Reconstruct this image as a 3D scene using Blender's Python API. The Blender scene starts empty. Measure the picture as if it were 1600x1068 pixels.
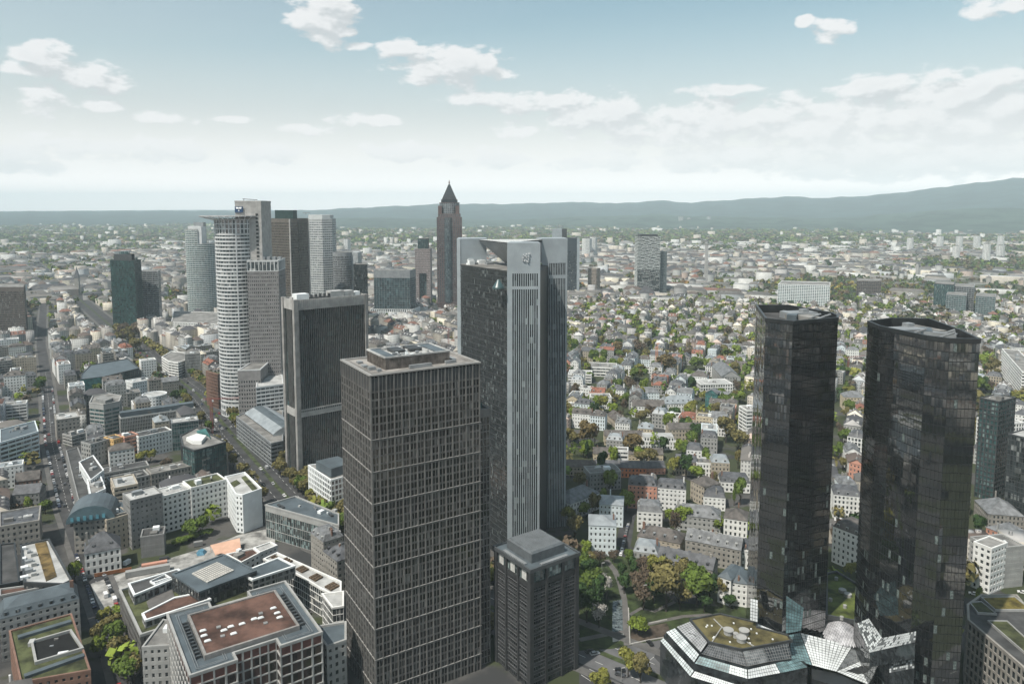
import bpy, math, random
import numpy as np
from mathutils import Vector
R = math.radians
# ---------------------------------------------------------------- camera, sky, sun, exposure
scene = bpy.context.scene
COL = scene.collection
F, CY, TH, EYE = 1150.0, 435.0, math.radians(5.44), 200.0   # survey constants of the viewpoint (px of a 1600 px wide plan)
cd = bpy.data.cameras.new('camera'); cam = bpy.data.objects.new('camera', cd); COL.objects.link(cam)
cd.sensor_width = 36; cd.lens = F/1600*36; cd.shift_y = -99/1600
cd.clip_start = 1; cd.clip_end = 90000
cam.location = (0, 0, EYE); cam.rotation_euler = (R(90)-TH, 0, 0)
scene.camera = cam
scene.view_settings.view_transform = 'Standard'; scene.view_settings.look = 'None'
scene.view_settings.gamma = 1; scene.view_settings.use_curve_mapping = False
scene.view_settings.exposure = 1.0
scene.render.engine = 'CYCLES'
scene.cycles.use_denoising = True
scene.cycles.max_bounces = 6; scene.cycles.diffuse_bounces = 2; scene.cycles.glossy_bounces = 3
scene.cycles.transmission_bounces = 2; scene.cycles.volume_bounces = 1
scene.cycles.use_adaptive_sampling = True; scene.cycles.adaptive_threshold = 0.015
SUN_AZ, SUN_EL = -135.0, 57.0        # degrees, azimuth right of the view axis
HAZE_D = 6.6e-5
SKY_S = 0.055

def ray(u, v):
    x, y = (u-800)/F, (CY-v)/F
    return Vector((x, y*math.sin(TH)+math.cos(TH), y*math.cos(TH)-math.sin(TH)))
def site(u, v, z=0.0):
    """surveyed plan position of a point at height z seen in direction (u, v)"""
    d = ray(u, v); t = (z-EYE)/d.z
    return (d.x*t, d.y*t)
def proj(x, y, z):
    dz = z-EYE
    dep = y*math.cos(TH)-dz*math.sin(TH)
    if dep < 1: return (-9999, -9999)
    return (800+F*x/dep, CY-F*(y*math.sin(TH)+dz*math.cos(TH))/dep)
def depth_of(vb): return 1150*EYE/(vb-325)
def z_at(u, v, Y):
    d = ray(u, v); return EYE + d.z*(Y/d.y)
def at(u, Y, v=500):
    d = ray(u, v); return d.x*Y/d.y

class NT:
    """tiny helper for node trees"""
    def __init__(s, tree): s.t = tree; s.n = tree.nodes; s.l = tree.links
    def new(s, typ, **kw):
        n = s.n.new(typ)
        for k, v in kw.items(): setattr(n, k, v)
        return n
    def set(s, sock, v):
        if isinstance(v, bpy.types.NodeSocket): s.l.new(v, sock)
        else: sock.default_value = v
    def math(s, op, a, b=0.0, c=0.0, clamp=False):
        n = s.new('ShaderNodeMath', operation=op, use_clamp=clamp)
        s.set(n.inputs[0], a); s.set(n.inputs[1], b); s.set(n.inputs[2], c)
        return n.outputs[0]
    def mix(s, f, a, b, mode='MIX'):
        n = s.new('ShaderNodeMix', data_type='RGBA', blend_type=mode)
        s.set(n.inputs[0], f)
        for i, x in ((6, a), (7, b)):
            if isinstance(x, (tuple, list)) and len(x) == 3: x = (*x, 1)
            s.set(n.inputs[i], x)
        return n.outputs[2]
    def smooth(s, x, a, b, c=0.0, d=1.0):
        n = s.new('ShaderNodeMapRange', interpolation_type='SMOOTHSTEP')
        s.set(n.inputs[0], x); n.inputs[1].default_value = a; n.inputs[2].default_value = b
        n.inputs[3].default_value = c; n.inputs[4].default_value = d
        return n.outputs[0]
    def lin(s, x, a, b, c=0.0, d=1.0):
        n = s.new('ShaderNodeMapRange')
        s.set(n.inputs[0], x); n.inputs[1].default_value = a; n.inputs[2].default_value = b
        n.inputs[3].default_value = c; n.inputs[4].default_value = d
        return n.outputs[0]
    def noise(s, vec, scale, detail=4, rough=0.55, dim='3D'):
        n = s.new('ShaderNodeTexNoise', noise_dimensions=dim)
        s.set(n.inputs['Vector'], vec); n.inputs['Scale'].default_value = scale
        n.inputs['Detail'].default_value = detail; n.inputs['Roughness'].default_value = rough
        return n.outputs[0]

# world: Nishita sky with a layer of fair-weather clouds all the way round
world = bpy.data.worlds.new('World'); scene.world = world; world.use_nodes = True
world.cycles.sampling_method = 'MANUAL'; world.cycles.sample_map_resolution = 256
W = NT(world.node_tree)
for n in list(W.n): W.n.remove(n)
out = W.new('ShaderNodeOutputWorld'); bg = W.new('ShaderNodeBackground')
sky = W.new('ShaderNodeTexSky'); sky.sky_type = 'NISHITA'; sky.sun_disc = False
sky.sun_elevation = R(SUN_EL); sky.sun_rotation = R(SUN_AZ)
sky.altitude = 300; sky.air_density = 1.0; sky.dust_density = 1.6; sky.ozone_density = 1.0
# clouds: (azimuth, elevation, half width, half height) in degrees
def azel(u, v):
    d = ray(u, v); return math.degrees(math.atan2(d.x, d.y)), math.degrees(math.atan2(d.z, math.hypot(d.x, d.y)))
CL = []
for (u, v, a, b, k) in [
    (505, 22, 52, 42, 1.0), (622, 78, 34, 14, .8), (705, 104, 92, 30, 1.0), (560, 72, 22, 7, .7), (72, 90, 48, 24, .95), (150, 122, 60, 22, .9), (28, 108, 30, 9, .7),
    (168, 163, 34, 9, .7), (70, 160, 42, 24, .55), (360, 186, 30, 5, .7), (580, 188, 58, 9, .75), (250, 183, 44, 8, .55), (480, 204, 56, 7, .55),
    (800, 162, 100, 15, .8), (930, 178, 72, 34, 1.0), (1120, 142, 58, 9, .75), (1030, 205, 90, 26, .9), (1150, 190, 170, 34, 1.0), (1330, 195, 200, 36, 1.05), (1500, 175, 160, 52, 1.1),
    (1370, 137, 72, 17, .9), (1300, 48, 32, 17, .85), (1257, 32, 13, 8, .6), (1565, 10, 75, 14, .7), (265, 232, 60, 20, .8), (425, 237, 52, 19, .85), (120, 232, 80, 20, .65), (20, 248, 90, 20, .8),
    (645, 236, 74, 16, .8), (775, 248, 70, 16, .7), (805, 203, 30, 12, .8), (1130, 246, 150, 18, .75), (1320, 240, 180, 30, .9), (1540, 240, 150, 34, .95), (950, 250, 90, 14, .65), (1400, 262, 220, 20, .7), (1497, 112, 14, 4, .5)]:
    a0, e0 = azel(u, v)
    CL.append((a0, e0, a/F*57.3*math.cos(R(a0))**2*1.12, b/F*57.3*1.15, k))
g = bpy.data.node_groups.new('cloud_field', 'ShaderNodeTree')
g.interface.new_socket('Az', in_out='INPUT', socket_type='NodeSocketFloat')
g.interface.new_socket('El', in_out='INPUT', socket_type='NodeSocketFloat')
g.interface.new_socket('Density', in_out='OUTPUT', socket_type='NodeSocketFloat')
G = NT(g); gi = G.new('NodeGroupInput'); go = G.new('NodeGroupOutput')
az, el = gi.outputs[0], gi.outputs[1]
v3 = G.new('ShaderNodeCombineXYZ'); G.set(v3.inputs[0], az); G.set(v3.inputs[1], G.math('MULTIPLY', el, 2.1)); v3.inputs[2].default_value = 7.3
nz = G.noise(v3.outputs[0], 0.42, 9, 0.62)
nb = G.noise(v3.outputs[0], 0.065, 3, 0.5)
vb = G.new('ShaderNodeTexVoronoi'); vb.feature = 'SMOOTH_F1'; vb.inputs['Scale'].default_value = 0.55; vb.inputs['Smoothness'].default_value = .6
G.set(vb.inputs['Vector'], v3.outputs[0]); puff = G.math('SUBTRACT', 0.55, vb.outputs['Distance'])
acc = None
for (a0, e0, sa, se, k) in CL:
    dx = G.math('MULTIPLY', G.math('SUBTRACT', az, a0), 1/sa)
    dy = G.math('MULTIPLY', G.math('SUBTRACT', el, e0), 1/se)
    q = G.math('ADD', G.math('MULTIPLY', dx, dx), G.math('MULTIPLY', dy, dy))
    m = G.math('MULTIPLY', G.math('SUBTRACT', 1.0, q), k*0.62)
    m = G.math('MAXIMUM', m, -0.45)
    acc = m if acc is None else G.math('MAXIMUM', acc, m)
# elsewhere round the sky: the same kind of broken cumulus, denser low down
off = G.smooth(G.math('ABSOLUTE', az), 40, 60)
gen = G.math('SUBTRACT', G.math('MULTIPLY', nb, 2.6), 1.62)
gen = G.math('ADD', gen, G.smooth(el, 2, 16, 0.34, -0.05))
gen = G.math('SUBTRACT', G.math('MULTIPLY', off, G.math('ADD', gen, 0.45)), 0.45)
top = G.smooth(el, 19, 30)
gen2 = G.math('SUBTRACT', G.math('MULTIPLY', top, G.math('SUBTRACT', G.math('MULTIPLY', nb, 2.4), 1.15)), 0.45)
acc = G.math('MAXIMUM', acc, G.math('MAXIMUM', gen, gen2))
d = G.math('ADD', acc, G.math('MULTIPLY', G.math('SUBTRACT', nz, 0.5), 2.2))
d = G.math('ADD', d, G.math('MULTIPLY', puff, 0.38))
G.l.new(d, go.inputs[0])
tc = W.new('ShaderNodeTexCoord'); sx = W.new('ShaderNodeSeparateXYZ'); W.l.new(tc.outputs['Generated'], sx.inputs[0])
azn = W.math('MULTIPLY', W.math('ARCTAN2', sx.outputs[0], sx.outputs[1]), 57.2958)
eln = W.math('MULTIPLY', W.math('ARCSINE', sx.outputs[2]), 57.2958)
def field(a, e):
    n = W.new('ShaderNodeGroup'); n.node_tree = g; W.set(n.inputs[0], a); W.set(n.inputs[1], e); return n.outputs[0]
d0 = field(azn, eln); d1 = field(W.math('SUBTRACT', azn, 0.5), W.math('ADD', eln, 0.75))
cover = W.smooth(d0, 0.0, 0.36)
lit = W.smooth(W.math('SUBTRACT', d0, W.math('MULTIPLY', d1, 1.0)), -0.30, 0.30)
thick = W.smooth(d0, 0.35, 1.0)
ccol = W.mix(lit, (0.245, 0.258, 0.265), (0.36, 0.36, 0.36))
ccol = W.mix(W.math('MULTIPLY', thick, 0.18), ccol, (0.22, 0.235, 0.25))
ccol = W.mix(W.smooth(eln, 2.0, 9.0, 0.75, 0.0), ccol, (0.40, 0.39, 0.385))
skyc = W.mix(1.0, sky.outputs[0], (SKY_S*1.08, SKY_S*1.14, SKY_S*0.90), 'MULTIPLY')
veil = W.math('MULTIPLY', W.smooth(eln, 0.5, 16.0, 0.98, 0.05), 1.0)
glow = W.math('MULTIPLY', W.smooth(azn, 30, -45, 0.0, 0.38), W.smooth(eln, 4, 34, 1.0, 0.1))
veil = W.math('MAXIMUM', veil, glow)
low = W.smooth(eln, 1.0, 8.0)
vlow = W.mix(W.smooth(eln, 0.2, 3.2), (0.80, 0.70, 0.66), (0.50, 0.475, 0.465))
skyc = W.mix(veil, skyc, W.mix(low, vlow, (0.31, 0.295, 0.298)))
allc = W.mix(W.math('MULTIPLY', cover, W.smooth(eln, -0.5, 3.0, 0.0, 0.94)), skyc, ccol)
W.l.new(allc, bg.inputs[0]); bg.inputs[1].default_value = 1.30
W.l.new(bg.outputs[0], out.inputs[0])
sd = bpy.data.lights.new('sun', 'SUN'); sd.energy = 2.6; sd.angle = R(0.6); sd.color = (1.0, 0.945, 0.865)
sun = bpy.data.objects.new('sun', sd); COL.objects.link(sun)
sv = Vector((math.sin(R(SUN_AZ))*math.cos(R(SUN_EL)), math.cos(R(SUN_AZ))*math.cos(R(SUN_EL)), math.sin(R(SUN_EL))))
sun.rotation_euler = (-sv).to_track_quat('-Z', 'Y').to_euler(); sun.location = sv*800 + Vector((0, 0, 0))

# ---------------------------------------------------------------- mesh and object helpers
rng = random.Random(11)
class MB:
    def __init__(s): s.v = []; s.f = []; s.m = []
    def face(s, pts, mi=0):
        n = len(s.v); s.v.extend(pts); s.f.append(tuple(range(n, n+len(pts)))); s.m.append(mi)
    def box(s, x0, y0, z0, x1, y1, z1, mi=0, bottom=False):
        n = len(s.v)
        s.v += [(x0,y0,z0),(x1,y0,z0),(x1,y1,z0),(x0,y1,z0),(x0,y0,z1),(x1,y0,z1),(x1,y1,z1),(x0,y1,z1)]
        q = [(0,1,5,4),(1,2,6,5),(2,3,7,6),(3,0,4,7),(4,5,6,7)] + ([(3,2,1,0)] if bottom else [])
        for a in q: s.f.append(tuple(n+i for i in a)); s.m.append(mi)
    def obox(s, cx, cy, z0, w, d, h, ang, mi=0, bottom=False):
        c, sn = math.cos(ang), math.sin(ang); n = len(s.v)
        for z in (z0, z0+h):
            for a, b in ((-1,-1),(1,-1),(1,1),(-1,1)):
                x, y = a*w/2, b*d/2; s.v.append((cx+x*c-y*sn, cy+x*sn+y*c, z))
        q = [(0,1,5,4),(1,2,6,5),(2,3,7,6),(3,0,4,7),(4,5,6,7)] + ([(3,2,1,0)] if bottom else [])
        for a in q: s.f.append(tuple(n+i for i in a)); s.m.append(mi)
    def prism(s, poly, z0, z1, mi=0, top=True, bottom=False, topmi=None):
        n = len(s.v); k = len(poly)
        s.v += [(x, y, z0) for x, y in poly] + [(x, y, z1) for x, y in poly]
        for i in range(k):
            j = (i+1) % k; s.f.append((n+i, n+j, n+k+j, n+k+i)); s.m.append(mi)
        if top: s.f.append(tuple(n+k+i for i in range(k))); s.m.append(mi if topmi is None else topmi)
        if bottom: s.f.append(tuple(n+k-1-i for i in range(k))); s.m.append(mi)
    def frustum(s, p0, z0, p1, z1, mi=0, top=True):
        n = len(s.v); k = len(p0)
        s.v += [(x, y, z0) for x, y in p0] + [(x, y, z1) for x, y in p1]
        for i in range(k):
            j = (i+1) % k; s.f.append((n+i, n+j, n+k+j, n+k+i)); s.m.append(mi)
        if top: s.f.append(tuple(n+k+i for i in range(k))); s.m.append(mi)
    def ring(s, po, pi, z0, z1, mi=0, zin=None):
        """parapet / band between outer and inner outlines"""
        k = len(po)
        for i in range(k):
            j = (i+1) % k
            a, b, c, e = po[i], po[j], pi[j], pi[i]
            s.face([(*a, z0), (*b, z0), (*b, z1), (*a, z1)], mi)
            s.face([(*a, z1), (*b, z1), (*c, z1), (*e, z1)], mi)
            if zin is None: s.face([(*e, z0), (*c, z0), (*b, z0), (*a, z0)], mi)
            else: s.face([(*c, zin), (*e, zin), (*e, z1), (*c, z1)], mi)
    def tube(s, p, q, r, k=6, mi=0, r2=None):
        p, q = Vector(p), Vector(q); d = (q-p).normalized()
        a = d.orthogonal().normalized(); b = d.cross(a); n = len(s.v); r2 = r if r2 is None else r2
        for c, rr in ((p, r), (q, r2)):
            for i in range(k):
                t = 2*math.pi*i/k; w = c+a*math.cos(t)*rr+b*math.sin(t)*rr; s.v.append(tuple(w))
        for i in range(k):
            j = (i+1) % k; s.f.append((n+i, n+j, n+k+j, n+k+i)); s.m.append(mi)
        s.f.append(tuple(n+k+i for i in range(k))); s.m.append(mi)
    def mesh(s, name, mats):
        me = bpy.data.meshes.new(name); me.from_pydata(s.v, [], s.f)
        for m in mats: me.materials.append(m)
        if len(mats) > 1: me.polygons.foreach_set('material_index', s.m)
        return me
    def build(s, name, mats, parent=None, **tags):
        if not isinstance(mats, (list, tuple)): mats = [mats]
        o = bpy.data.objects.new(name, s.mesh(name, mats)); COL.objects.link(o)
        if parent is not None: o.parent = parent
        for k, v in tags.items(): o[k] = v
        return o
def thing(name, label, cat, loc=(0, 0, 0), group=None, rz=0):
    o = bpy.data.objects.new(name, None); COL.objects.link(o); o.location = loc; o.rotation_euler = (0, 0, rz)
    o.empty_display_size = 1
    o['label'] = label; o['category'] = cat
    if group: o['group'] = group
    return o
def child(root, mb, name, mats, stuff=False, **k):
    """part whose mesh was laid out in world space: shift to the root's local space"""
    L = root.location
    if root.rotation_euler[2] == 0: mb.v = [(x-L.x, y-L.y, z-L.z) for x, y, z in mb.v]
    o = mb.build(name, mats, root, **k)
    if stuff: o['kind'] = 'stuff'
    return o
def ccw(p):
    a = sum(p[i][0]*p[(i+1) % len(p)][1]-p[(i+1) % len(p)][0]*p[i][1] for i in range(len(p)))
    return list(p) if a > 0 else list(reversed(p))
def offset(poly, d):
    k = len(poly); r = []
    for i in range(k):
        p0, p1, p2 = poly[i-1], poly[i], poly[(i+1) % k]
        e1 = Vector((p1[0]-p0[0], p1[1]-p0[1])).normalized(); e2 = Vector((p2[0]-p1[0], p2[1]-p1[1])).normalized()
        n1 = Vector((e1.y, -e1.x)); n2 = Vector((e2.y, -e2.x)); b = n1+n2
        if b.length < 1e-4: b = n1
        b = b/max(b.length, 1e-5); c = max(b.dot(n1), 0.4)
        r.append((p1[0]+b.x*d/c, p1[1]+b.y*d/c))
    return r
def rect(cx, cy, w, d, ang):
    c, s = math.cos(ang), math.sin(ang)
    return [(cx+a*w/2*c-b*d/2*s, cy+a*w/2*s+b*d/2*c) for a, b in ((-1,-1),(1,-1),(1,1),(-1,1))]
def lerp(a, b, t): return tuple(x+(y-x)*t for x, y in zip(a, b))
def inpoly(x, y, p):
    r = False; j = len(p)-1
    for i in range(len(p)):
        if (p[i][1] > y) != (p[j][1] > y) and x < (p[j][0]-p[i][0])*(y-p[i][1])/(p[j][1]-p[i][1])+p[i][0]: r = not r
        j = i
    return r

# ---------------------------------------------------------------- materials
MATS = {}
def mat(name, col, rough=0.8, var=0.12, scale=0.25, spec=0.3, metal=0.0, streak=0.0, bump=0.0, emis=None):
    if name in MATS: return MATS[name]
    m = bpy.data.materials.new(name); m.use_nodes = True; N = NT(m.node_tree)
    b = N.n['Principled BSDF']; tcn = N.new('ShaderNodeTexCoord').outputs['Object']
    c = (*col, 1)
    n1 = N.noise(tcn, scale, 6, 0.6)
    lo = tuple(x*(1-var*2.2) for x in col); hi = tuple(min(1, x*(1+var*1.6)) for x in col)
    cc = N.mix(N.smooth(n1, 0.28, 0.72), lo, hi)
    if streak:
        mp = N.new('ShaderNodeMapping'); N.l.new(tcn, mp.inputs[0]); mp.inputs['Scale'].default_value = (1.2, 1.2, 0.06)
        n2 = N.noise(mp.outputs[0], 1.0, 4, 0.6)
        cc = N.mix(N.smooth(n2, 0.45, 0.75, 0, streak), cc, tuple(x*0.45 for x in col))
    N.set(b.inputs['Base Color'], cc)
    b.inputs['Roughness'].default_value = rough; b.inputs['Metallic'].default_value = metal
    b.inputs['Specular IOR Level'].default_value = spec
    if emis:
        b.inputs['Emission Color'].default_value = (*emis[:3], 1); b.inputs['Emission Strength'].default_value = emis[3]
    if bump:
        bn = N.new('ShaderNodeBump'); bn.inputs['Strength'].default_value = bump; bn.inputs['Distance'].default_value = 0.3
        N.l.new(N.noise(tcn, scale*8, 4, 0.6), bn.inputs['Height']); N.l.new(bn.outputs[0], b.inputs['Normal'])
    MATS[name] = m; return m
def glassmat(name, col, blind=(0.35, 0.37, 0.36), frac=0.15, cell=(1.45, 3.6), rough=0.09, spec=0.7, wav=0.0, ior=1.5, lit=0.0):
    """window glass: a dark pane, some with blinds down or something pale behind"""
    if name in MATS: return MATS[name]
    m = bpy.data.materials.new(name); m.use_nodes = True; N = NT(m.node_tree); b = N.n['Principled BSDF']
    tcn = N.new('ShaderNodeTexCoord').outputs['Object']
    mp = N.new('ShaderNodeMapping'); N.l.new(tcn, mp.inputs[0]); mp.inputs['Scale'].default_value = (1/cell[0], 1/cell[0], 1/cell[1])
    mp.inputs['Location'].default_value = (0.31, 0.17, 0.02)
    fl = N.new('ShaderNodeVectorMath', operation='FLOOR'); N.l.new(mp.outputs[0], fl.inputs[0])
    wn = N.new('ShaderNodeTexWhiteNoise'); N.l.new(fl.outputs[0], wn.inputs['Vector'])
    k = N.math('GREATER_THAN', wn.outputs[0], 1-frac)
    big = N.smooth(N.noise(tcn, 0.05, 2), 0.35, 0.65, 0.3, 1.0)
    sep = N.new('ShaderNodeSeparateColor'); N.l.new(wn.outputs['Color'], sep.inputs[0])
    dk = N.mix(sep.outputs[1], tuple(x*0.5 for x in col), tuple(min(1, x*1.7) for x in col))
    cc = N.mix(N.math('MULTIPLY', N.math('MULTIPLY', k, big), N.lin(sep.outputs[2], 0, 1, 0.25, 1)), dk, blind)
    N.set(b.inputs['Base Color'], cc)
    b.inputs['Roughness'].default_value = rough; b.inputs['Specular IOR Level'].default_value = spec; b.inputs['IOR'].default_value = ior
    if wav:
        bn = N.new('ShaderNodeBump'); bn.inputs['Strength'].default_value = wav; bn.inputs['Distance'].default_value = 0.4
        N.l.new(N.noise(tcn, 0.35, 2, 0.5), bn.inputs['Height']); N.l.new(bn.outputs[0], b.inputs['Normal'])
    MATS[name] = m; return m

# ---------------------------------------------------------------- the facade system: glass core behind piers and bands
def facade(root, poly, z0, z1, wall, glass, floor=3.4, band=1.3, bay=3.0, pier=0.8, proud=0.35, base=0.0, crown=0.0,
           blank=(), thin=None, thinmat=None, core=True, names=('wall', 'window'), zoff=0.0):
    """poly counter-clockwise; blank = indices of edges without windows; thin = width of a mid mullion in each bay"""
    if core:
        mc = MB(); mc.prism(poly, z0, z1-0.05, 0, top=False); child(root, mc, names[1], glass, stuff=True)
    w = MB(); po = offset(poly, proud); pp = offset(poly, proud-0.04); k = len(poly)
    n = max(1, int(round((z1-crown-z0-base)/floor))); fh = (z1-crown-z0-base)/n
    zs = []
    if band > 0:
        for i in range(n+1):
            a = z0+base+i*fh-band*0.45+zoff; b2 = a+band
            zs.append((max(a, z0), min(b2, z1)))
    if base > 0: zs[:1] = [(z0, z0+base+band*0.5)] if zs else [(z0, z0+base)]
    if crown > 0: zs[-1:] = [(z1-crown-band*0.3, z1)]
    elif zs: zs[-1] = (z1-max(band*0.7, .6), z1)
    for (a, b2) in zs:
        if b2 > a: w.ring(po, poly, a, b2)
    for i in range(k):
        j = (i+1) % k
        L = math.dist(poly[i], poly[j])
        if i in blank:
            w.face([(*pp[i], z0), (*pp[j], z0), (*pp[j], z1-0.02), (*pp[i], z1-0.02)]); continue
        if L < 0.5: continue
        m = max(1, int(round(L/bay))) if bay > 0 else 0
        for q in range(m+1):
            if pier <= 0: break
            c = q/m; h = pier/2/L
            t0, t1 = max(0, c-h), min(1, c+h)
            a, b2 = lerp(pp[i], pp[j], t0), lerp(pp[i], pp[j], t1); ai, bi = lerp(poly[i], poly[j], t0), lerp(poly[i], poly[j], t1)
            zt = z1-0.03
            w.face([(*a, z0), (*b2, z0), (*b2, zt), (*a, zt)])
            if t0 > 0: w.face([(*ai, z0), (*a, z0), (*a, zt), (*ai, zt)])
            if t1 < 1: w.face([(*b2, z0), (*bi, z0), (*bi, zt), (*b2, zt)])
        if thin:
            pt = offset(poly, proud*0.6)
            for q in range(m):
                c = (q+0.5)/m; h = thin/2/L
                a, b2 = lerp(pt[i], pt[j], c-h), lerp(pt[i], pt[j], c+h); ai, bi = lerp(poly[i], poly[j], c-h), lerp(poly[i], poly[j], c+h)
                zt = z1-0.06
                for f4 in ((a, b2), (ai, a), (b2, bi)):
                    w.face([(*f4[0], z0), (*f4[1], z0), (*f4[1], zt), (*f4[0], zt)])
    return child(root, w, names[0], wall, stuff=len(w.f) > 200)
def flat_roof(root, poly, z, roofm, rim, rimw=0.5, rimh=0.7, proud=0.35, name='roof'):
    m = MB(); m.face([(*p, z-0.12) for p in poly]); r = child(root, m, name, roofm)
    m = MB(); po = offset(poly, proud+0.05); m.ring(po, offset(poly, -rimw), z-0.3, z+rimh, zin=z-0.12); child(root, m, 'parapet', rim)
    return r
OCC = []      # footprints already built on
def claim(poly, m=4): OCC.append((offset(ccw(poly), m), min(p[0] for p in poly)-m-1, max(p[0] for p in poly)+m+1, min(p[1] for p in poly)-m-1, max(p[1] for p in poly)+m+1))
def taken(x, y):
    for p, a, b, c, d in OCC:
        if a < x < b and c < y < d and inpoly(x, y, p): return True
    return False
SCREENS = []  # (u0, u1, v_top, v_bottom, depth) of what hides the streets behind it
def screen(poly, z1, z0=0):
    ps = [proj(x, y, z1) for x, y in poly]; qs = [proj(x, y, z0) for x, y in poly]
    SCREENS.append((min(p[0] for p in ps+qs)+2, max(p[0] for p in ps+qs)-2, max(min(p[1] for p in ps), 0)+3, max(q[1] for q in qs), min(p[1] for p in poly)))
def hidden(x, y, z, w=4):
    u, v = proj(x, y, z)
    if not (-w < u < 1600+w and 250 < v < 1068+w): return True
    return any(a < u < b and c < v < e and y > d for a, b, c, e, d in SCREENS)
# ---------------------------------------------------------------- palette
conc = mat('concrete', (0.27, 0.26, 0.248), 0.85, 0.13, 0.15, streak=0.35)
conc_l = mat('pale_concrete', (0.37, 0.36, 0.345), 0.85, 0.10, 0.2, streak=0.25)
grey_m = mat('grey_metal', (0.22, 0.232, 0.24), 0.45, 0.10, 0.2, 0.5)
blue_m = mat('blue_grey_sheet_roof', (0.085, 0.105, 0.118), 0.5, 0.12, 0.12, 0.4)
dark_m = mat('dark_metal', (0.045, 0.048, 0.05), 0.5, 0.15, 0.3, 0.4)
black_m = mat('black_frame', (0.018, 0.02, 0.021), 0.4, 0.15, 0.3, 0.5)
white_w = mat('white_render', (0.70, 0.70, 0.68), 0.85, 0.06, 0.12, streak=0.18)
white_m = mat('white_panel', (0.74, 0.76, 0.76), 0.5, 0.05, 0.1, streak=0.1)
roof_g = mat('gravel_roof', (0.20, 0.195, 0.185), 0.95, 0.22, 0.10)
roof_d = mat('dark_felt_roof', (0.065, 0.065, 0.065), 0.9, 0.2, 0.12)
roof_p = mat('pale_roof', (0.38, 0.38, 0.37), 0.85, 0.15, 0.12)
slate = mat('slate_roof', (0.085, 0.088, 0.095), 0.6, 0.2, 0.35, 0.4)
moss = mat('mossy_green_roof', (0.068, 0.076, 0.033), 0.95, 0.35, 0.12)
sedum = mat('red_brown_sedum_roof', (0.10, 0.056, 0.043), 0.95, 0.3, 0.10)
glass_d = glassmat('dark_glass', (0.022, 0.027, 0.028), frac=0.14)
glass_t = glassmat('teal_glass', (0.03, 0.07, 0.07), blind=(0.28, 0.36, 0.35), frac=0.2)
glass_w = glassmat('window_glass', (0.03, 0.035, 0.038), blind=(0.45, 0.45, 0.42), frac=0.25, cell=(1.3, 3.1), rough=0.15)

# ---------------------------------------------------------------- 1. gridded tower in front
def gpt(x, y, r=(0.856, 0.517), o=(-54.6, 279.0)): return (o[0]+x*r[0]-y*r[1], o[1]+x*r[1]+y*r[0])
T = [gpt(0, 0), gpt(47.7, 0), gpt(47.7, 34.8), gpt(0, 34.8)]; TZ = 135.8
t = thing('office_tower', 'broad dark gridded office tower with flat concrete roof, largest in front', 'office tower', (*T[0], 0))
gl1 = glassmat('bronze_glass', (0.020, 0.019, 0.018), blind=(0.22, 0.215, 0.205), frac=0.26, cell=(0.8, 3.22), spec=0.6)
mull = mat('grey_mullion', (0.155, 0.15, 0.143), 0.55, 0.12, 0.2, 0.4)
ledge_m = mat('pale_ledge', (0.27, 0.262, 0.25), 0.6, 0.08)
spand = mat('bronze_spandrel', (0.10, 0.097, 0.092), 0.45, 0.15, 0.4, 0.4)
claim(T); screen(T, TZ)
m = MB(); m.prism(T, 0, TZ-1, top=False); child(t, m, 'window', gl1, stuff=True)
m = MB(); po = offset(T, 0.17)
for i in range(41):
    z = 129.6-i*3.22
    if z > 2: m.ring(po, T, z-.8, z)
child(t, m, 'spandrel', spand, stuff=True)
lv = MB(); lv.ring(offset(T, 0.12), T, 129.4, TZ-1); child(t, lv, 'louvre_storey', dark_m)
mm = MB()
for i, nb in ((0, 15), (1, 11), (2, 15), (3, 11)):
    a, b = T[i], T[(i+1) % 4]; L = math.dist(a, b); ang = math.atan2(b[1]-a[1], b[0]-a[0]); nx, ny = math.sin(ang), -math.cos(ang)
    for q in range(nb*2+1):
        p = lerp(a, b, q/(nb*2)); w_, d_ = ((0.50, 0.42) if q % 2 == 0 else (0.18, 0.24))
        mm.obox(p[0]+nx*d_/2, p[1]+ny*d_/2, 0, w_, d_, TZ-.6, ang)
child(t, mm, 'mullion', mull, stuff=True)
z = 110.4
while z > 4:
    l = MB(); l.ring(offset(T, 0.5), offset(T, 0.1), z-0.10, z+0.10); child(t, l, 'ledge', ledge_m); z -= 12.88
flat_roof(t, T, TZ, mat('stained_roof', (0.24, 0.225, 0.21), 0.95, 0.25, 0.09), ledge_m, 0.9, 0.3, .5)
PH = [gpt(8.8, 7), gpt(37.4, 7), gpt(37.4, 27.3), gpt(8.8, 27.3)]
m = MB(); m.prism(PH, TZ-.1, TZ+4.7, top=False)
for i in range(4):
    a, b = PH[i], PH[(i+1) % 4]; L = math.dist(a, b); ang = math.atan2(b[1]-a[1], b[0]-a[0])
    for q in range(int(L/0.7)):
        p = lerp(a, b, (q+0.5)/int(L/0.7)); m.obox(p[0]+math.sin(ang)*0.08, p[1]-math.cos(ang)*0.08, TZ-.1, 0.22, 0.2, 4.7, ang)
child(t, m, 'penthouse', mat('ribbed_penthouse', (0.17, 0.15, 0.135), 0.8, 0.25, 0.3, streak=0.4), stuff=True)
m = MB(); m.ring(offset(PH, 0.3), offset(PH, -0.5), TZ+4.5, TZ+5.1, zin=TZ+4.3); m.face([(*p, TZ+4.3) for p in PH]); child(t, m, 'penthouse_roof', roof_p)
for x0, x1 in ((9.4, 14), (32.2, 36.9)):
    m = MB(); m.prism([gpt(x0, 7.6), gpt(x1, 7.6), gpt(x1, 26.7), gpt(x0, 26.7)], TZ+4.3, TZ+4.8); child(t, m, 'roof_deck', blue_m)
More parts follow.
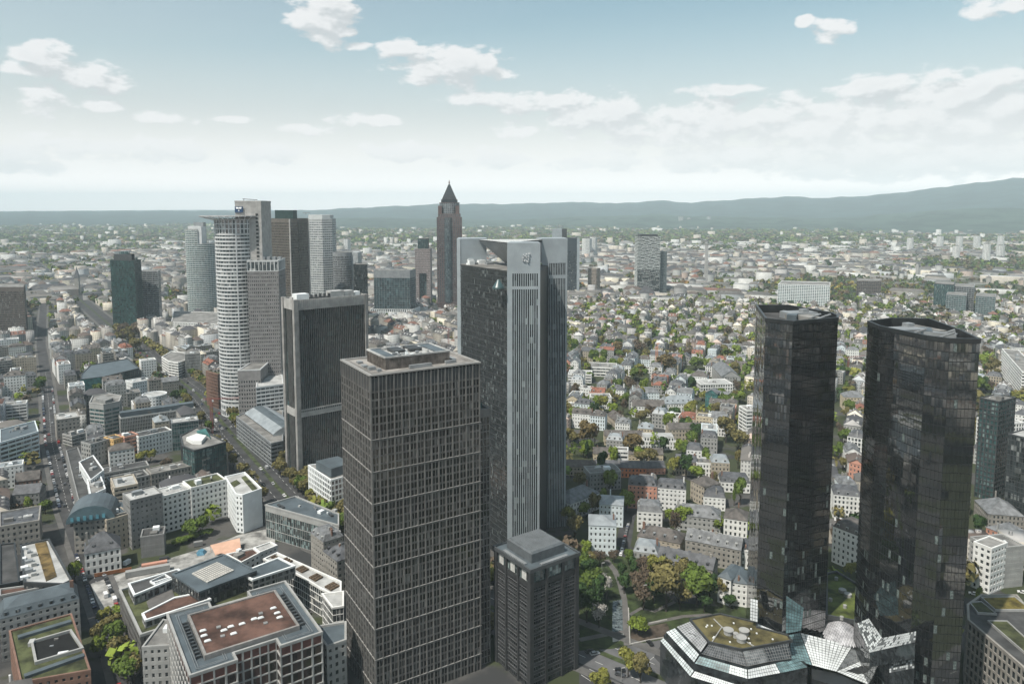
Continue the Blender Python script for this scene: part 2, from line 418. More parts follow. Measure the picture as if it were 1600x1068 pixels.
for x0, y0, x1, y1 in ((16, 15, 21, 23), (23.3, 15.4, 28.6, 23.8)):
    m = MB(); m.prism([gpt(x0, y0), gpt(x1, y0), gpt(x1, y1), gpt(x0, y1)], TZ+4.3, TZ+5.6); child(t, m, 'roof_unit', dark_m)
for q in range(26):
    x, y = rng.uniform(15, 31.5), rng.uniform(8.4, 26); a = gpt(x, y)
    m = MB(); m.obox(*a, TZ+4.3, rng.uniform(.6, 2), rng.uniform(.6, 1.6), rng.uniform(.4, 1.2), 0.54); child(t, m, 'roof_unit', [roof_p, grey_m, white_m][q % 3])
for x, y, w_, d_, h_ in ((23, 4.6, 9.7, 1.4, 1.4), (37, 5.4, 4.8, 1.3, 1.3), (4.4, 10.5, 2.8, 2.3, 1.3), (5.7, 5.7, 1.6, 1.6, 1.2), (4, 17.6, 2.1, 3.5, .7), (41.3, 13, 1.8, 5.3, .6), (41.8, 23, 2.2, 3.5, 1.0), (19, 31, 7, 1.8, .9), (4.4, 24.6, 2.1, 2.6, .9)):
    m = MB(); m.obox(*gpt(x, y), TZ-.12, w_, d_, h_, 0.543); child(t, m, 'roof_unit', grey_m)
m = MB()
for i in range(4):
    a, b = offset(T, -2.0)[i], offset(T, -2.0)[(i+1) % 4]
    m.tube((*a, TZ+.15), (*b, TZ+.15), 0.12, 4)
child(t, m, 'cleaning_rail', ledge_m)
# lower annex behind its right edge
A2 = [gpt(48, 2.6), gpt(53.9, 2.6), gpt(53.9, 30), gpt(48, 30)]
t = thing('office_tower', 'slim lower annex against the right edge of the broad gridded tower', 'office tower', (*A2[0], 0)); claim(A2); screen(A2, 112)
facade(t, A2, 0, 114.2, mull, gl1, 3.22, 0.4, 1.6, 0.3, 0.25, crown=3)
flat_roof(t, A2, 114.2, roof_g, mull)
m = MB(); m.prism([gpt(49, 7), gpt(52.8, 7), gpt(52.8, 23), gpt(49, 23)], 114.1, 116.4); child(t, m, 'rooftop_room', glass_t)

# ---------------------------------------------------------------- 2. concrete slab tower with narrow fins
A = (-157.0, 528.0); B = (-112.5, 565.0); ux, uy = (B[0]-A[0])/57.9, (B[1]-A[1])/57.9
def fpt(x, y): return (A[0]+x*ux-y*uy, A[1]+x*uy+y*ux)
S = [fpt(0, 0), fpt(57.9, 0), fpt(57.9, 22), fpt(0, 22)]
t = thing('office_tower', 'pale concrete slab tower with close dark vertical fins behind the gridded tower', 'office tower', (*S[0], 0)); claim(S, 8); screen(S, 134)
glf = glassmat('black_fin_glass', (0.012, 0.015, 0.015), blind=(0.05, 0.10, 0.10), frac=0.2, cell=(1.5, 3.5))
m = MB(); m.prism(offset(S, -0.45), 0, 133, top=False); child(t, m, 'window', glf, stuff=True)
fin = mat('concrete_fin', (0.17, 0.165, 0.158), 0.8, 0.12, 0.3)
m = MB()
for fr in (0, 2):
    a, b = S[fr], S[(fr+1) % 4]; ang = math.atan2(b[1]-a[1], b[0]-a[0])
    for q in range(1, 38):
        p = lerp(a, b, q/38); m.obox(p[0]+math.sin(ang)*-.2, p[1]+math.cos(ang)*.2, 0, 0.36, 0.42, 127.5, ang)
for fr in (1, 3):
    a, b = S[fr], S[(fr+1) % 4]; ang = math.atan2(b[1]-a[1], b[0]-a[0])
    for q in range(5): 
        p = lerp(a, b, 0.33+q*0.085); m.obox(p[0], p[1], 0, 0.4, 0.5, 127.5, ang)
child(t, m, 'fin', fin, stuff=True)
m = MB(); m.ring(offset(S, 0.35), offset(S, -0.5), 126.4, 134.0, zin=133); 
for fr in (0, 2):
    a, b = offset(S, 0.35)[fr], offset(S, 0.35)[(fr+1) % 4]; ang = math.atan2(b[1]-a[1], b[0]-a[0])
    for q in range(39):
        p = lerp(a, b, q/38); m.obox(p[0]+math.sin(ang)*.12, p[1]-math.cos(ang)*.12, 126.4, 0.45, 0.36, 7.4, ang)
child(t, m, 'crown', conc_l, stuff=True)
m = MB(); m.ring(offset(S, 0.40), offset(S, -0.55), 47.0, 52.6); child(t, m, 'machine_storey', conc_l)
m = MB()
for q in range(38):
    p = lerp(S[0], S[1], (q+.5)/38); m.obox(p[0]+uy*.42, p[1]-ux*.42, 50.6, 0.9, .3, 1.3, math.atan2(uy, ux))
child(t, m, 'vent', dark_m)
for x, y in ((0.3, 0.3), (0.6, 21), (57.2, .6), (57.2, 21)):
    m = MB(); m.obox(*fpt(x, y), 0, 3.4 if x < 1 else 2.2, 3.4, 134.3, math.atan2(uy, ux)); child(t, m, 'corner_pier', conc)
m = MB(); m.face([(*p, 133.0) for p in offset(S, -.3)]); child(t, m, 'roof', roof_g)
for x, y, w_, d_, h_, mt in ((8, 8, 9.5, 8, 4.6, white_m), (36, 9, 11, 8, 4.8, roof_p), (46.5, 10, 8, 7, 4.2, roof_p), (54, 10, 4.5, 5, 3, white_m), (3.5, 12, 3, 4, 2, conc_l)):
    m = MB(); m.obox(*fpt(x, y), 132.9, w_, d_, h_, math.atan2(uy, ux)); child(t, m, 'rooftop_room', mt)
for q in range(5):
    m = MB(); m.obox(*fpt(15.5+q*3.5, 7), 132.9, 2.5, 4, 1.4, math.atan2(uy, ux)); m.tube((*fpt(15.5+q*3.5, 6), 134.4), (*fpt(15.5+q*3.5, 6), 136.5), 1.0, 8); child(t, m, 'cooling_fan', dark_m)

# ---------------------------------------------------------------- 3. curved white tower with flat crown
C0 = (-266.0, 712.0)
t = thing('office_tower', 'tall rounded white tower with flat flaring crown and grey stone slab', 'office tower', (*C0, 0))
cyl = [(C0[0]+19.5*math.cos(a), C0[1]+19.5*math.sin(a)) for a in [math.radians(q*10) for q in range(36)]]
claim(rect(-262, 715, 60, 50, 0), 6); screen(cyl, 195)
wt = mat('white_curved_cladding', (0.55, 0.56, 0.56), 0.55, 0.06, 0.1)
glc = glassmat('tower_glass', (0.035, 0.045, 0.05), blind=(0.5, 0.5, 0.48), frac=0.3, cell=(1.6, 3.6))
facade(t, cyl, 12, 176, wt, glc, 3.6, 1.5, 3.4, 0.12, 0.35)
m = MB()
for q in range(1, 36, 9):
    a = math.radians(q*10+8); m.obox(C0[0]+19.6*math.cos(a), C0[1]+19.6*math.sin(a), 12, 0.8, 1.0, 176, a)
child(t, m, 'pilaster', wt, stuff=False)
facade(t, cyl, 176.2, 190, wt, glc, 4.6, 0.8, 3.4, 0.9, 0.5, names=('wall', 'window'))
facade(t, cyl, 0, 11.8, wt, glc, 5.5, 1.6, 3.4, 1.1, 0.5)
m = MB(); rim = [(C0[0]-4+30*math.cos(a), C0[1]+27*math.sin(a)) for a in [math.radians(q*12) for q in range(30)]]
m.prism(rim, 192.2, 193.0, bottom=True); child(t, m, 'crown', mat('crown_grey', (0.36, 0.36, 0.36), 0.6))
for q in range(30):
    a = math.radians(q*12); m = MB(); m.tube((C0[0]+19*math.cos(a), C0[1]+19*math.sin(a), 188.5), (*rim[q], 192.3), 0.3, 4); child(t, m, 'crown_strut', white_m)
SL = [(-262, 700), (-238.5, 702), (-241, 738), (-264, 738)]
facade(t, SL, 0, 206, conc_l, glc, 3.6, 0.9, 9, 8.0, 0.25, crown=6, blank=(0, 1, 3), names=('wall', 'window'))
m = MB()
for q in range(38): m.box(-243.5, 701.2, 60+q*3.6, -241.2, 701.9, 61.9+q*3.6, bottom=True)
child(t, m, 'slot_window', black_m, stuff=True)
flat_roof(t, SL, 206, roof_d, conc_l, .4, 1.2)
m = MB(); m.tube((-258, 712, 206), (-258, 712, 209), .25); m.tube((-259, 712, 209), (-243, 706, 208), .3); child(t, m, 'roof_crane', dark_m)
sg = MB(); sg.box(-262.2, 699.1, 196, -254.6, 699.6, 201.8, bottom=True); sgo = child(t, sg, 'sign_board', mat('sign_navy', (0.02, 0.05, 0.11), 0.5, 0.02))
e = MB()     # the white winged V emblem
for pts in (((-6.6, 4.6), (-4.2, 4.6), (-3.0, 3.0), (-3.75, 1.6), (-4.4, 2.9), (-6.0, 2.9)), ((-0.9, 4.6), (-3.1, 4.6), (-4.0, 3.0), (-3.75, 1.6), (-3.0, 2.9), (-1.5, 2.9)), ((-4.6, 1.5), (-2.9, 1.5), (-3.75, 0.5))):
    e.face([(-254.7+x*1.0, 699.0, 196.6+z_) for x, z_ in pts][::-1])
eo = e.build('emblem', mat('sign_white', (0.85, 0.85, 0.85), 0.5, 0.01), sgo); eo.data.transform(__import__('mathutils').Matrix.Translation((-C0[0], -C0[1], 0)))
GS = [(-247.5, 686), (-220, 690), (-224, 724), (-250, 722)]
stone_g = mat('grey_stone', (0.21, 0.203, 0.20), 0.8, 0.08, 0.2)
facade(t, GS, 0, 141, stone_g, glass_d, 3.6, 1.9, 1.75, 0.95, 0.3); claim(GS); screen(GS, 150)
facade(t, GS, 141.2, 151, wt, glc, 8, 1.2, 3.4, 0.6, 0.4); flat_roof(t, GS, 151, roof_g, wt)
for q in range(5):
    m = MB(); m.obox(-243+q*5, 705, 150.9, 3, 6, 3, 0.1); child(t, m, 'roof_unit', grey_m)
LB = [(at(369, 655), 655), (at(402, 655), 658), (at(402, 655)-3, 690), (at(369, 655), 690)]
facade(t, LB, 0, 54, stone_g, glass_d, 3.6, 1.9, 2.2, 1.1, 0.3, crown=9); flat_roof(t, LB, 54, roof_g, wt); claim(LB); screen(LB, 54)
LC = [(at(397, 640), 640), (at(438, 650), 652), (at(438, 690), 690), (at(400, 690), 690)]
t = thing('office_building', 'low white banded office wing at the foot of the rounded tower', 'office building', (*LC[0], 0))
facade(t, LC, 0, 42, wt, glc, 3.6, 1.4, 4, 0.3, 0.3); flat_roof(t, LC, 42, roof_p, wt); claim(LC); screen(LC, 42)

# ---------------------------------------------------------------- 4-7. towers at the left
def simple_tower(label, poly, z1, wall, glass, cat='office tower', name='office_tower', roofm=None, group=None, z0=0, **kw):
    poly = ccw(poly); t = thing(name, label, cat, (*poly[0], 0), group)
    facade(t, poly, z0, z1, wall, glass, **kw); flat_roof(t, poly, z1, roofm or roof_g, wall); claim(poly, 6); screen(poly, z1); return t
# residential oval tower
cx, cy = -586, 1385; ov = [(cx+27*math.cos(a)*(1 if True else 1), cy+20*math.sin(a)) for a in [math.radians(q*12) for q in range(30)]]
t = thing('residential_tower', 'slim white and teal oval tower with stepped top left of the rounded tower', 'residential tower', (cx, cy, 0)); claim(ov, 10); screen(ov, 168)
wr = mat('white_balcony_band', (0.48, 0.51, 0.50), 0.6, 0.05)
facade(t, ov, 4, 134, wr, glass_t, 3.5, 1.25, 11, 0.16, 0.6); m = MB(); m.prism(ov, 133.9, 134.6); child(t, m, 'roof', roof_g)
hl = [p for p in ov if p[0] < cx+4]; hl = ccw(hl)
facade(t, hl, 134.7, 161, wr, glass_t, 3.5, 1.25, 11, 0.16, 0.6); m = MB(); m.prism(hl, 160.9, 161.6); child(t, m, 'roof', roof_g)
m = MB(); m.prism(rect(cx+2, cy-8, 16, 20, 0), 134.5, 166.5); child(t, m, 'lift_shaft', wt); m = MB(); m.prism(rect(cx-8, cy, 22, 18, 0), 161, 167); child(t, m, 'lift_shaft', wt)
m = MB(); m.prism(rect(cx, cy, 18, 12, 0), 166, 174); child(t, m, 'penthouse', grey_m)
PD = [site(268, 505, 12), site(340, 508, 12), site(345, 490, 12), site(272, 488, 12)]
simple_tower('low white podium with square windows at the foot of the oval tower', PD, 14, white_w, glass_w, 'office building', 'office_building', floor=3.5, band=1.3, bay=3, pier=1.2)
# dark green tower
g1 = [(at(177, 1222), 1222), (at(214, 1205), 1205), (at(224.5, 1235), 1235), (at(186, 1252), 1252)]
gg = glassmat('green_black_glass', (0.012, 0.035, 0.033), blind=(0.05, 0.13, 0.12), frac=0.3, cell=(3, 3.6))
t = simple_tower('dark green glass tower rising alone beside the long avenue', g1, 114, mat('dark_green_frame', (0.02, 0.035, 0.034), 0.5), gg, floor=3.6, band=.5, bay=3.0, pier=.5, crown=0)
m = MB(); m.prism(ccw([lerp(g1[0], g1[2], .12), lerp(g1[1], g1[3], .12), lerp(g1[1], g1[3], .8), lerp(g1[0], g1[2], .8)]), 113, 124.5); child(t, m, 'penthouse', dark_m)
m = MB(); m.obox(at(200, 1228), 1228, 124.4, 14, 9, 4.5, .3); child(t, m, 'rooftop_room', glass_t)
g2 = [(at(224, 1262), 1262), (at(250, 1262), 1262), (at(254, 1290), 1290), (at(228, 1290), 1290)]
t = simple_tower('grey banded office block close right of the dark green tower', g2, 92, grey_m, glass_d, floor=3.6, band=1.5, bay=9, pier=.5)
b1 = [site(-40, 449, 79), site(36.5, 449, 79), site(39, 443, 79), site(-36, 443, 79)]
t = simple_tower('brown gridded slab tower cut by the left picture edge', b1, 79, mat('brown_cladding', (0.10, 0.085, 0.075), 0.7, 0.12, streak=.2), glass_d, floor=3.4, band=1.3, bay=2.0, pier=.5, crown=6)

# ---------------------------------------------------------------- 8-12. towers behind the concrete slab
brn = mat('brown_grey_aluminium', (0.12, 0.105, 0.09), 0.5, 0.1, 0.2, 0.5)
gbr = glassmat('brown_glass', (0.03, 0.028, 0.024), blind=(0.12, 0.11, 0.10), frac=0.25, cell=(1.6, 3.5))
p = [(at(425.5, 1010), 1010), (at(457, 985), 985), (at(468.5, 992), 992), (at(470, 1000), 1000), (at(486, 1012), 1012), (at(484, 1050), 1050), (at(437, 1050), 1050)]
t = simple_tower('brown-grey tower with a dark green rooftop box', p, 185.5, brn, gbr, floor=3.6, band=1.0, bay=1.9, pier=.7, crown=4)
q_ = [(at(436, 1012), 1008), (at(462, 995), 996), (at(470, 1012), 1008), (at(446, 1035), 1035)]
m = MB(); m.prism(ccw(q_), 185, 197.5); child(t, m, 'rooftop_box', mat('dark_green_cladding', (0.022, 0.045, 0.043), 0.5))
for fr in (1, 4):
    a = ccw(p)[fr]; m = MB(); m.obox(a[0], a[1]-.3, 0, 1.6, 1.2, 185.8, 0); child(t, m, 'corner_strip', conc_l)
wb = mat('white_tower_band', (0.46, 0.48, 0.48), 0.6, 0.05)
p = [(at(483, 1165), 1165), (at(488, 1148), 1148), (at(507, 1142), 1142), (at(522, 1150), 1150), (at(528, 1168), 1168), (at(522, 1195), 1195), (at(490, 1195), 1195)]
t = simple_tower('white horizontally banded tower right behind the brown-grey tower', p, 183.5, wb, glc, floor=3.7, band=1.9, bay=3.2, pier=.5)
m = MB(); m.prism(offset(ccw(p), -3), 183, 190); child(t, m, 'penthouse', wb); m = MB(); m.tube((-325, 1165, 190), (-325, 1165, 193), .5); m.tube((-330, 1165, 193), (-318, 1165, 193), .5); child(t, m, 'roof_crane', grey_m)
gc = [(at(538, 1110)+15*math.cos(a), 1110+15*math.sin(a)) for a in [math.radians(x*15) for x in range(24)]]
t = simple_tower('grey half-round tower right of the white banded tower', gc, 134, grey_m, glass_d, floor=3.5, band=1.2, bay=1.8, pier=.7, crown=5)
m = MB(); m.box(at(551, 1115), 1105, 0, at(563, 1115), 1135, 134); child(t, m, 'side_wing', mat('light_grey_panel', (0.36, 0.38, 0.385), 0.5))
p = [(at(554.5, 1070), 1070), (at(575, 1070), 1072), (at(575, 1100), 1100), (at(557, 1100), 1100)]
simple_tower('narrow black glass slab left of the glass box', p, 118, black_m, glass_d, floor=3.6, band=.5, bay=3, pier=.2)
p = [(at(585.5, 1305), 1305), (at(641, 1300), 1300), (at(650, 1330), 1330), (at(592, 1335), 1335)]
gbx = glassmat('petrol_glass', (0.03, 0.05, 0.055), blind=(0.10, 0.16, 0.17), frac=0.3, cell=(4, 3.8), wav=.2)
t = simple_tower('wide petrol glass box with grey attic and white colonnade below', p, 90, grey_m, gbx, floor=3.8, band=.25, bay=4.5, pier=.15, crown=13)
pl = offset(ccw(p), 5); facade(t, pl, 0, 22, white_m, glass_d, 5, .8, 3.4, 1.1, 1.0, names=('podium_wall', 'podium_window'))
# gate tower
cxg = at(661.5, 1500); t = thing('office_tower', 'small pink-grey gate-shaped tower with a square hole', 'office tower', (cxg, 1500, 0))
pk = mat('rose_grey_stone', (0.27, 0.235, 0.23), 0.8, 0.08)
for a, b in ((-15.4, -8), (8, 15.4)): facade(t, rect(cxg+(a+b)/2, 1515, b-a, 30, 0), 0, 118, pk, glass_d, 3.6, 1.8, 2.4, 1.2, .3)
facade(t, rect(cxg, 1515, 15.6, 29, 0), 68, 117.8, pk, glass_d, 3.6, 1.8, 2.4, 1.2, .3)
facade(t, rect(cxg, 1520, 15.6, 18, 0), 2, 67, grey_m, glass_t, 3.6, .3, 2.4, .3, .3)
facade(t, rect(cxg, 1515, 20.5, 20, 0), 118.2, 138.7, dark_m, glass_t, 3.6, .5, 2.4, .4, .3); m = MB(); m.prism(rect(cxg, 1515, 30.5, 29.5, 0), 117.6, 118.15); m.prism(rect(cxg, 1515, 20, 20, 0), 138.4, 138.9); child(t, m, 'roof', roof_g)
claim(rect(cxg, 1515, 40, 40, 0))

# ---------------------------------------------------------------- 13. pencil-shaped tower with pyramid
px_, py_ = at(702, 1405), 1429; t = thing('office_tower', 'tall slender red-brown tower with a pointed pyramid top', 'office tower', (px_, py_, 0)); claim(rect(px_, py_, 70, 60, 0)); 
red = mat('red_granite', (0.11, 0.072, 0.066), 0.6, 0.1, 0.2, 0.4); lgm = mat('beacon_grey', (.3, .3, .3)); gm = glassmat('tower_blue_glass', (0.045, 0.065, 0.075), blind=(0.15, 0.19, 0.2), frac=.3, cell=(2, 3.7))
sh = [rect(px_, py_, 47, 47, 0.06)]
facade(t, sh[0], 20, 183, red, gm, 3.6, 1.35, 3.9, 1.0, .4); screen(sh[0], 250)
m = MB(); m.prism(rect(px_, py_, 46.5, 46.5, .06), 182.5, 183.3); child(t, m, 'roof', red)
facade(t, rect(px_, py_, 42, 42, .06), 183.4, 189.5, red, gm, 3.0, 1.0, 3.9, 1.0, .3); m = MB(); m.prism(rect(px_, py_, 42, 42, .06), 189, 189.8); child(t, m, 'roof', red)
for sx_ in (-1, 1):
    m = MB(); m.prism(rect(px_+sx_*16.7, py_-16.7, 7, 7, .06), 189.8, 205, 0); child(t, m, 'corner_turret', red)
cyl2 = [(px_+19.2*math.cos(a), py_+19.2*math.sin(a)) for a in [math.radians(x*12) for x in range(30)]]
facade(t, cyl2, 189.9, 210.5, grey_m, gm, 3.4, .5, 4, .5, .3); m = MB(); m.prism(offset(cyl2, .6), 210.3, 211.3); child(t, m, 'cornice', red)
m = MB(); m.prism(rect(px_, py_, 31, 31, .06), 211.2, 216.5); m.frustum(rect(px_, py_, 28.5, 28.5, .06), 216.5, rect(px_, py_, 3.2, 3.2, .06), 246, 0); child(t, m, 'pyramid', mat('slate_blue_glass_roof', (0.035, 0.042, 0.047), .75, .15, .3, .2))
m = MB()
for s_ in range(7):
    k = 1-s_/8; a = rect(px_, py_, 28.5*k+.8, 28.5*k+.8, .06); zz = 217+s_*3.6
    m.ring(a, offset(a, -.5), zz, zz+.35)
child(t, m, 'pyramid_rib', red)
m = MB(); m.frustum(rect(px_, py_, 3.1, 3.1, .06), 247.6, rect(px_, py_, .2, .2, .06), 255); child(t, m, 'spire', red); m = MB(); m.prism(rect(px_, py_, 1.3, 1.3, 0), 246, 247.6); child(t, m, 'beacon', lgm)
m = MB(); bay = [(px_-1+8.5*math.cos(a)*.8, py_-23.4+5*math.sin(a)) for a in [math.radians(180+x*22.5) for x in range(9)]]
bo = [(x, y) for x, y in bay]; facade(t, ccw(bo), 20, 183, dark_m, gm, 3.6, .5, 2.6, .2, .2, names=('bay_wall', 'bay_window'))
facade(t, rect(px_, py_, 53, 53, .06), 0, 20, red, gm, 3.8, 1.6, 3.9, 1.5, .4); m = MB(); m.prism(rect(px_, py_, 53, 53, .06), 19.7, 20.5); child(t, m, 'roof', red)

# ---------------------------------------------------------------- 14. light grey three-cornered tower
ZT = 181.4; silver = mat('silver_blue_cladding', (0.29, 0.325, 0.345), 0.5, 0.06, 0.12, 0.5); slot = glassmat('slot_glass', (0.015, 0.02, 0.022), blind=(.3, .34, .34), frac=.12, cell=(1.5, 3.5))
t = thing('office_tower', 'silver-grey tower of three corner shafts with dark glass and hanging roof pyramid', 'office tower', (0, 430, 0))
claim([(-40, 470), (-40, 440), (-8, 392), (20, 394), (40, 450), (38, 475)], 4)
FA, FB = (at(792.4, 400), 400), (at(844, 400), 401)
LA, LBq = (at(714, 446), 449), (at(760, 446), 455)
RA, RB = (at(857, 447), 446), (at(886.3, 447), 449)
def slotted(poly, edge, z0, z1, zc, n, u0, u1, gap):
    """shaft clad in panels; vertical slots cut into one side"""
    poly = ccw(poly); m = MB(); k = len(poly)
    for i in range(k):
        j = (i+1) % k
        if i != edge: m.face([(*poly[i], z0), (*poly[j], z0), (*poly[j], z1), (*poly[i], z1)]); continue
        a, b = poly[i], poly[j]; nn = Vector((b[1]-a[1], a[0]-b[0])).normalized(); dd = -nn*0.3
        def col(t0, t1, za, zb, dep=0):
            p0, p1 = lerp(a, b, t0), lerp(a, b, t1); m.face([(p0[0]+dd.x*dep, p0[1]+dd.y*dep, za), (p1[0]+dd.x*dep, p1[1]+dd.y*dep, za), (p1[0]+dd.x*dep, p1[1]+dd.y*dep, zb), (p0[0]+dd.x*dep, p0[1]+dd.y*dep, zb)], 0)
        col(0, u0, z0, zc); col(u1, 1, z0, zc); col(0, 1, zc, z1); col(u0, u1, gap[0], gap[1])
        st = (u1-u0)/n
        for q in range(n):
            s0 = u0+q*st; 
            for za, zb in ((z0, gap[0]), (gap[1], zc)):
                col(s0+st*0.62, s0+st, za, zb)
                for tt in (s0, s0+st*0.62):
                    p0 = lerp(a, b, tt); m.face([(*p0, za), (p0[0]+dd.x, p0[1]+dd.y, za), (p0[0]+dd.x, p0[1]+dd.y, zb), (*p0, zb)])
    m.face([(*p, z1) for p in poly]); child(t, m, 'shaft', silver, stuff=True)
    g = MB(); a, b = poly[edge], poly[(edge+1) % k]; nn = Vector((b[1]-a[1], a[0]-b[0])).normalized()*-0.28
    p0, p1 = lerp(a, b, u0-.005), lerp(a, b, u1+.005); g.face([(p0[0]+nn.x, p0[1]+nn.y, z0), (p1[0]+nn.x, p1[1]+nn.y, z0), (p1[0]+nn.x, p1[1]+nn.y, zc), (p0[0]+nn.x, p0[1]+nn.y, zc)])
    child(t, g, 'window', slot)
FP = [FA, FB, (FB[0]-1, 414), (FA[0]+2, 416)]; slotted(FP, 0, 0, ZT, 164.6, 12, .16, .955, (155.9, 157.6)); screen(FP, ZT)
RP = [RA, RB, (RB[0]-1, 466), (RA[0]-2, 466)]; slotted(RP, 0, 0, 167, 166.8, 10, .03, .93, (157.5, 159.6)); screen(RP, ZT)
m = MB(); RQ = [(at(845.7, 447), 445.9), (RB[0], 448.9), (RB[0]-1, 466), (RA[0]-7, 466)]; m.prism(RQ, 167.1, ZT+.4)
tri = [(RQ[0][0], 445.95), (RA[0]+.05, 446.05)]
m.face([(tri[0][0], tri[0][1], 167.1), (tri[1][0], tri[1][1], 158.5), (tri[1][0], tri[1][1], 167.1)]); child(t, m, 'shaft_head', silver)
LP = [LA, (at(718.8, 446), 448.4), (at(760, 446), 454), (at(758, 446), 470), (-34.2, 470)]
m = MB(); m.prism(ccw([LA, (LA[0]+2.2, 448.2), (LA[0]+3.5, 470), (LA[0]+.8, 470)]), 0, ZT); m.prism(ccw(LP), 165.9, ZT+.2, bottom=True); child(t, m, 'shaft_head', silver); screen([LA, (at(792, 440), 440)], 165)
gtr = glassmat('smoky_reflecting_glass', (0.02, 0.024, 0.026), blind=(.22, .25, .25), frac=.16, cell=(1.2, 1.75), rough=.05, spec=.9, wav=.6, ior=1.8)
GA, GB = (LA[0]+2.0, 448.6), (FA[0]+.2, 400.4)
GP = [GA, GB, (GB[0]+12, 414), (16, 466), (LA[0]+3, 466)]
facade(t, GP, 0, 166.0, dark_m, gtr, 3.5, .35, 1.5, .22, .18, crown=0, names=('curtain_wall', 'window'), blank=(1, 2, 3, 4))
m = MB(); m.prism(offset(GP, -.3), 165.5, 166.2); child(t, m, 'roof', roof_g)
m = MB(); m.prism(ccw([(FB[0]-.2, 401.4), (RA[0]-.5, 445), (RA[0]-3, 460), (FB[0]-6, 420)]), 0, 165.5); child(t, m, 'recess_wall', black_m)
for q in range(9):
    m = MB(); m.obox(rng.uniform(-26, -6), rng.uniform(440, 452), 166.1, rng.uniform(2, 5), 2.4, rng.uniform(1, 3), .6); child(t, m, 'roof_unit', [white_m, grey_m][q % 2])
m = MB(); P1, P2, P3 = Vector((at(745, 446)+1, 452, 180.6)), Vector((FA[0]+1, 402.5, 180.9)), Vector((at(850, 447), 449, 180.9)); P0 = Vector((-1.5, 437, 165.5))
n_ = 14
for a, b in ((P1, P2), (P2, P3), (P3, P1)):
    for q in range(n_):
        m.face([tuple(a.lerp(b, q/n_)), tuple(a.lerp(b, (q+.62)/n_)), tuple(P0)][::-1], 0); m.face([tuple(a.lerp(b, (q+.62)/n_)), tuple(a.lerp(b, (q+1)/n_)), tuple(P0)][::-1], 1)
child(t, m, 'hanging_pyramid', [mat('pyramid_pane', (.22, .24, .25), .3, .1, .2, .6), grey_m])
m = MB()
for q in range(16):
    a, b = P1.lerp(P2, q/16), P1.lerp(P2, (q+.85)/16); c = P3+Vector((0, 0, .5)); m.face([tuple(a+Vector((0, 0, .4))), tuple(b+Vector((0, 0, .4))), tuple(c)])
child(t, m, 'skylight_roof', mat('skylight_white', (.62, .62, .6), .4, .06))
m = MB(); cq = [(at(788, 400)-3.2+3.2*math.cos(math.radians(x*20)), 399.2+3.2*math.sin(math.radians(x*20))) for x in range(18)]
m.prism(cq, 156.5, 157.3); m.frustum(cq, 157.3, offset(cq, -2.6), 161.5); child(t, m, 'corner_cone', mat('aqua_glass', (.05, .09, .095), .3, .1, .3, .6))
for q, (x, z_, w_, h_) in enumerate(((.40, 172.4, .9, 1.2), (.47, 174.6, 1.0, .5), (.53, 172.9, .5, 1.4), (.59, 174.3, 1.3, .5), (.42, 175.9, .7, .7), (.53, 176.4, .6, 1.0), (.61, 177.2, 1.5, .5), (.40, 170.3, .9, .5), (.47, 169.6, .6, 1.5), (.55, 169.8, 1.2, .5), (.61, 171.0, .5, 1.8), (.57, 169.0, 1.2, .4))):
    x, z_, w_, h_ = .46+(x-.40)*.8, 174.3+(z_-173.3)*.55, w_*.75, h_*.6; m = MB(); x_ = FA[0]+(FB[0]-FA[0])*x; m.box(x_, 399.7, z_-1, x_+w_, 400.3, z_-1+h_, bottom=True); child(t, m, 'emblem_piece', mat('emblem_white', (.6, .6, .6)))

# ---------------------------------------------------------------- 15-18. distance right of centre
p = [(at(886.5, 1660), 1660), (at(903, 1660), 1660), (at(903, 1700), 1700), (at(887, 1700), 1700)]
t = simple_tower('plain dark slab tower just behind the silver-grey tower', [(at(884, 1660), 1660)]+p[1:3]+[(at(884, 1700), 1700)], 133, mat('blue_black_panel', (0.035, 0.045, 0.055), .5, .08), glass_d, floor=3.5, band=1.6, bay=6, pier=.4, crown=30)
m = MB(); m.box(at(900.5, 1660), 1657, 0, at(904.5, 1660), 1659.3, 134); child(t, m, 'light_edge', silver)
m = MB(); m.box(at(862.5, 1670), 1665, 0, at(877, 1670), 1690, 154, 0); m.box(at(877, 1670), 1666, 0, at(884.5, 1670), 1690, 154, 1); child(t, m, 'lift_tower', [silver, dark_m])
p = [(at(918, 1690), 1690), (at(931, 1685), 1685), (at(937, 1700), 1700), (at(924, 1715), 1715)]
simple_tower('small beige-brown gridded tower right of the silver-grey tower', p, 62, mat('beige_grid', (.33, .28, .235), .8, .08), glass_d, floor=3.3, band=1.1, bay=2.4, pier=.8)
xa, xb = at(995, 1640), at(1029.5, 1640); t = thing('office_tower', 'round-cornered black and white striped tower standing alone', 'office tower', (xa, 1640, 0))
rp = ccw([(xa+4, 1640), (xb-4, 1640), (xb-1.2, 1641.2), (xb, 1644), (xb, 1676), (xb-4, 1680), (xa+4, 1680), (xa, 1676), (xa, 1644), (xa+1.2, 1641.2)]); claim(rp, 10); screen(rp, 137)
m = MB(); m.prism(rp, 0, 137); child(t, m, 'window', glass_d, stuff=True)
m = MB(); r2 = random.Random(3); L = xb-xa
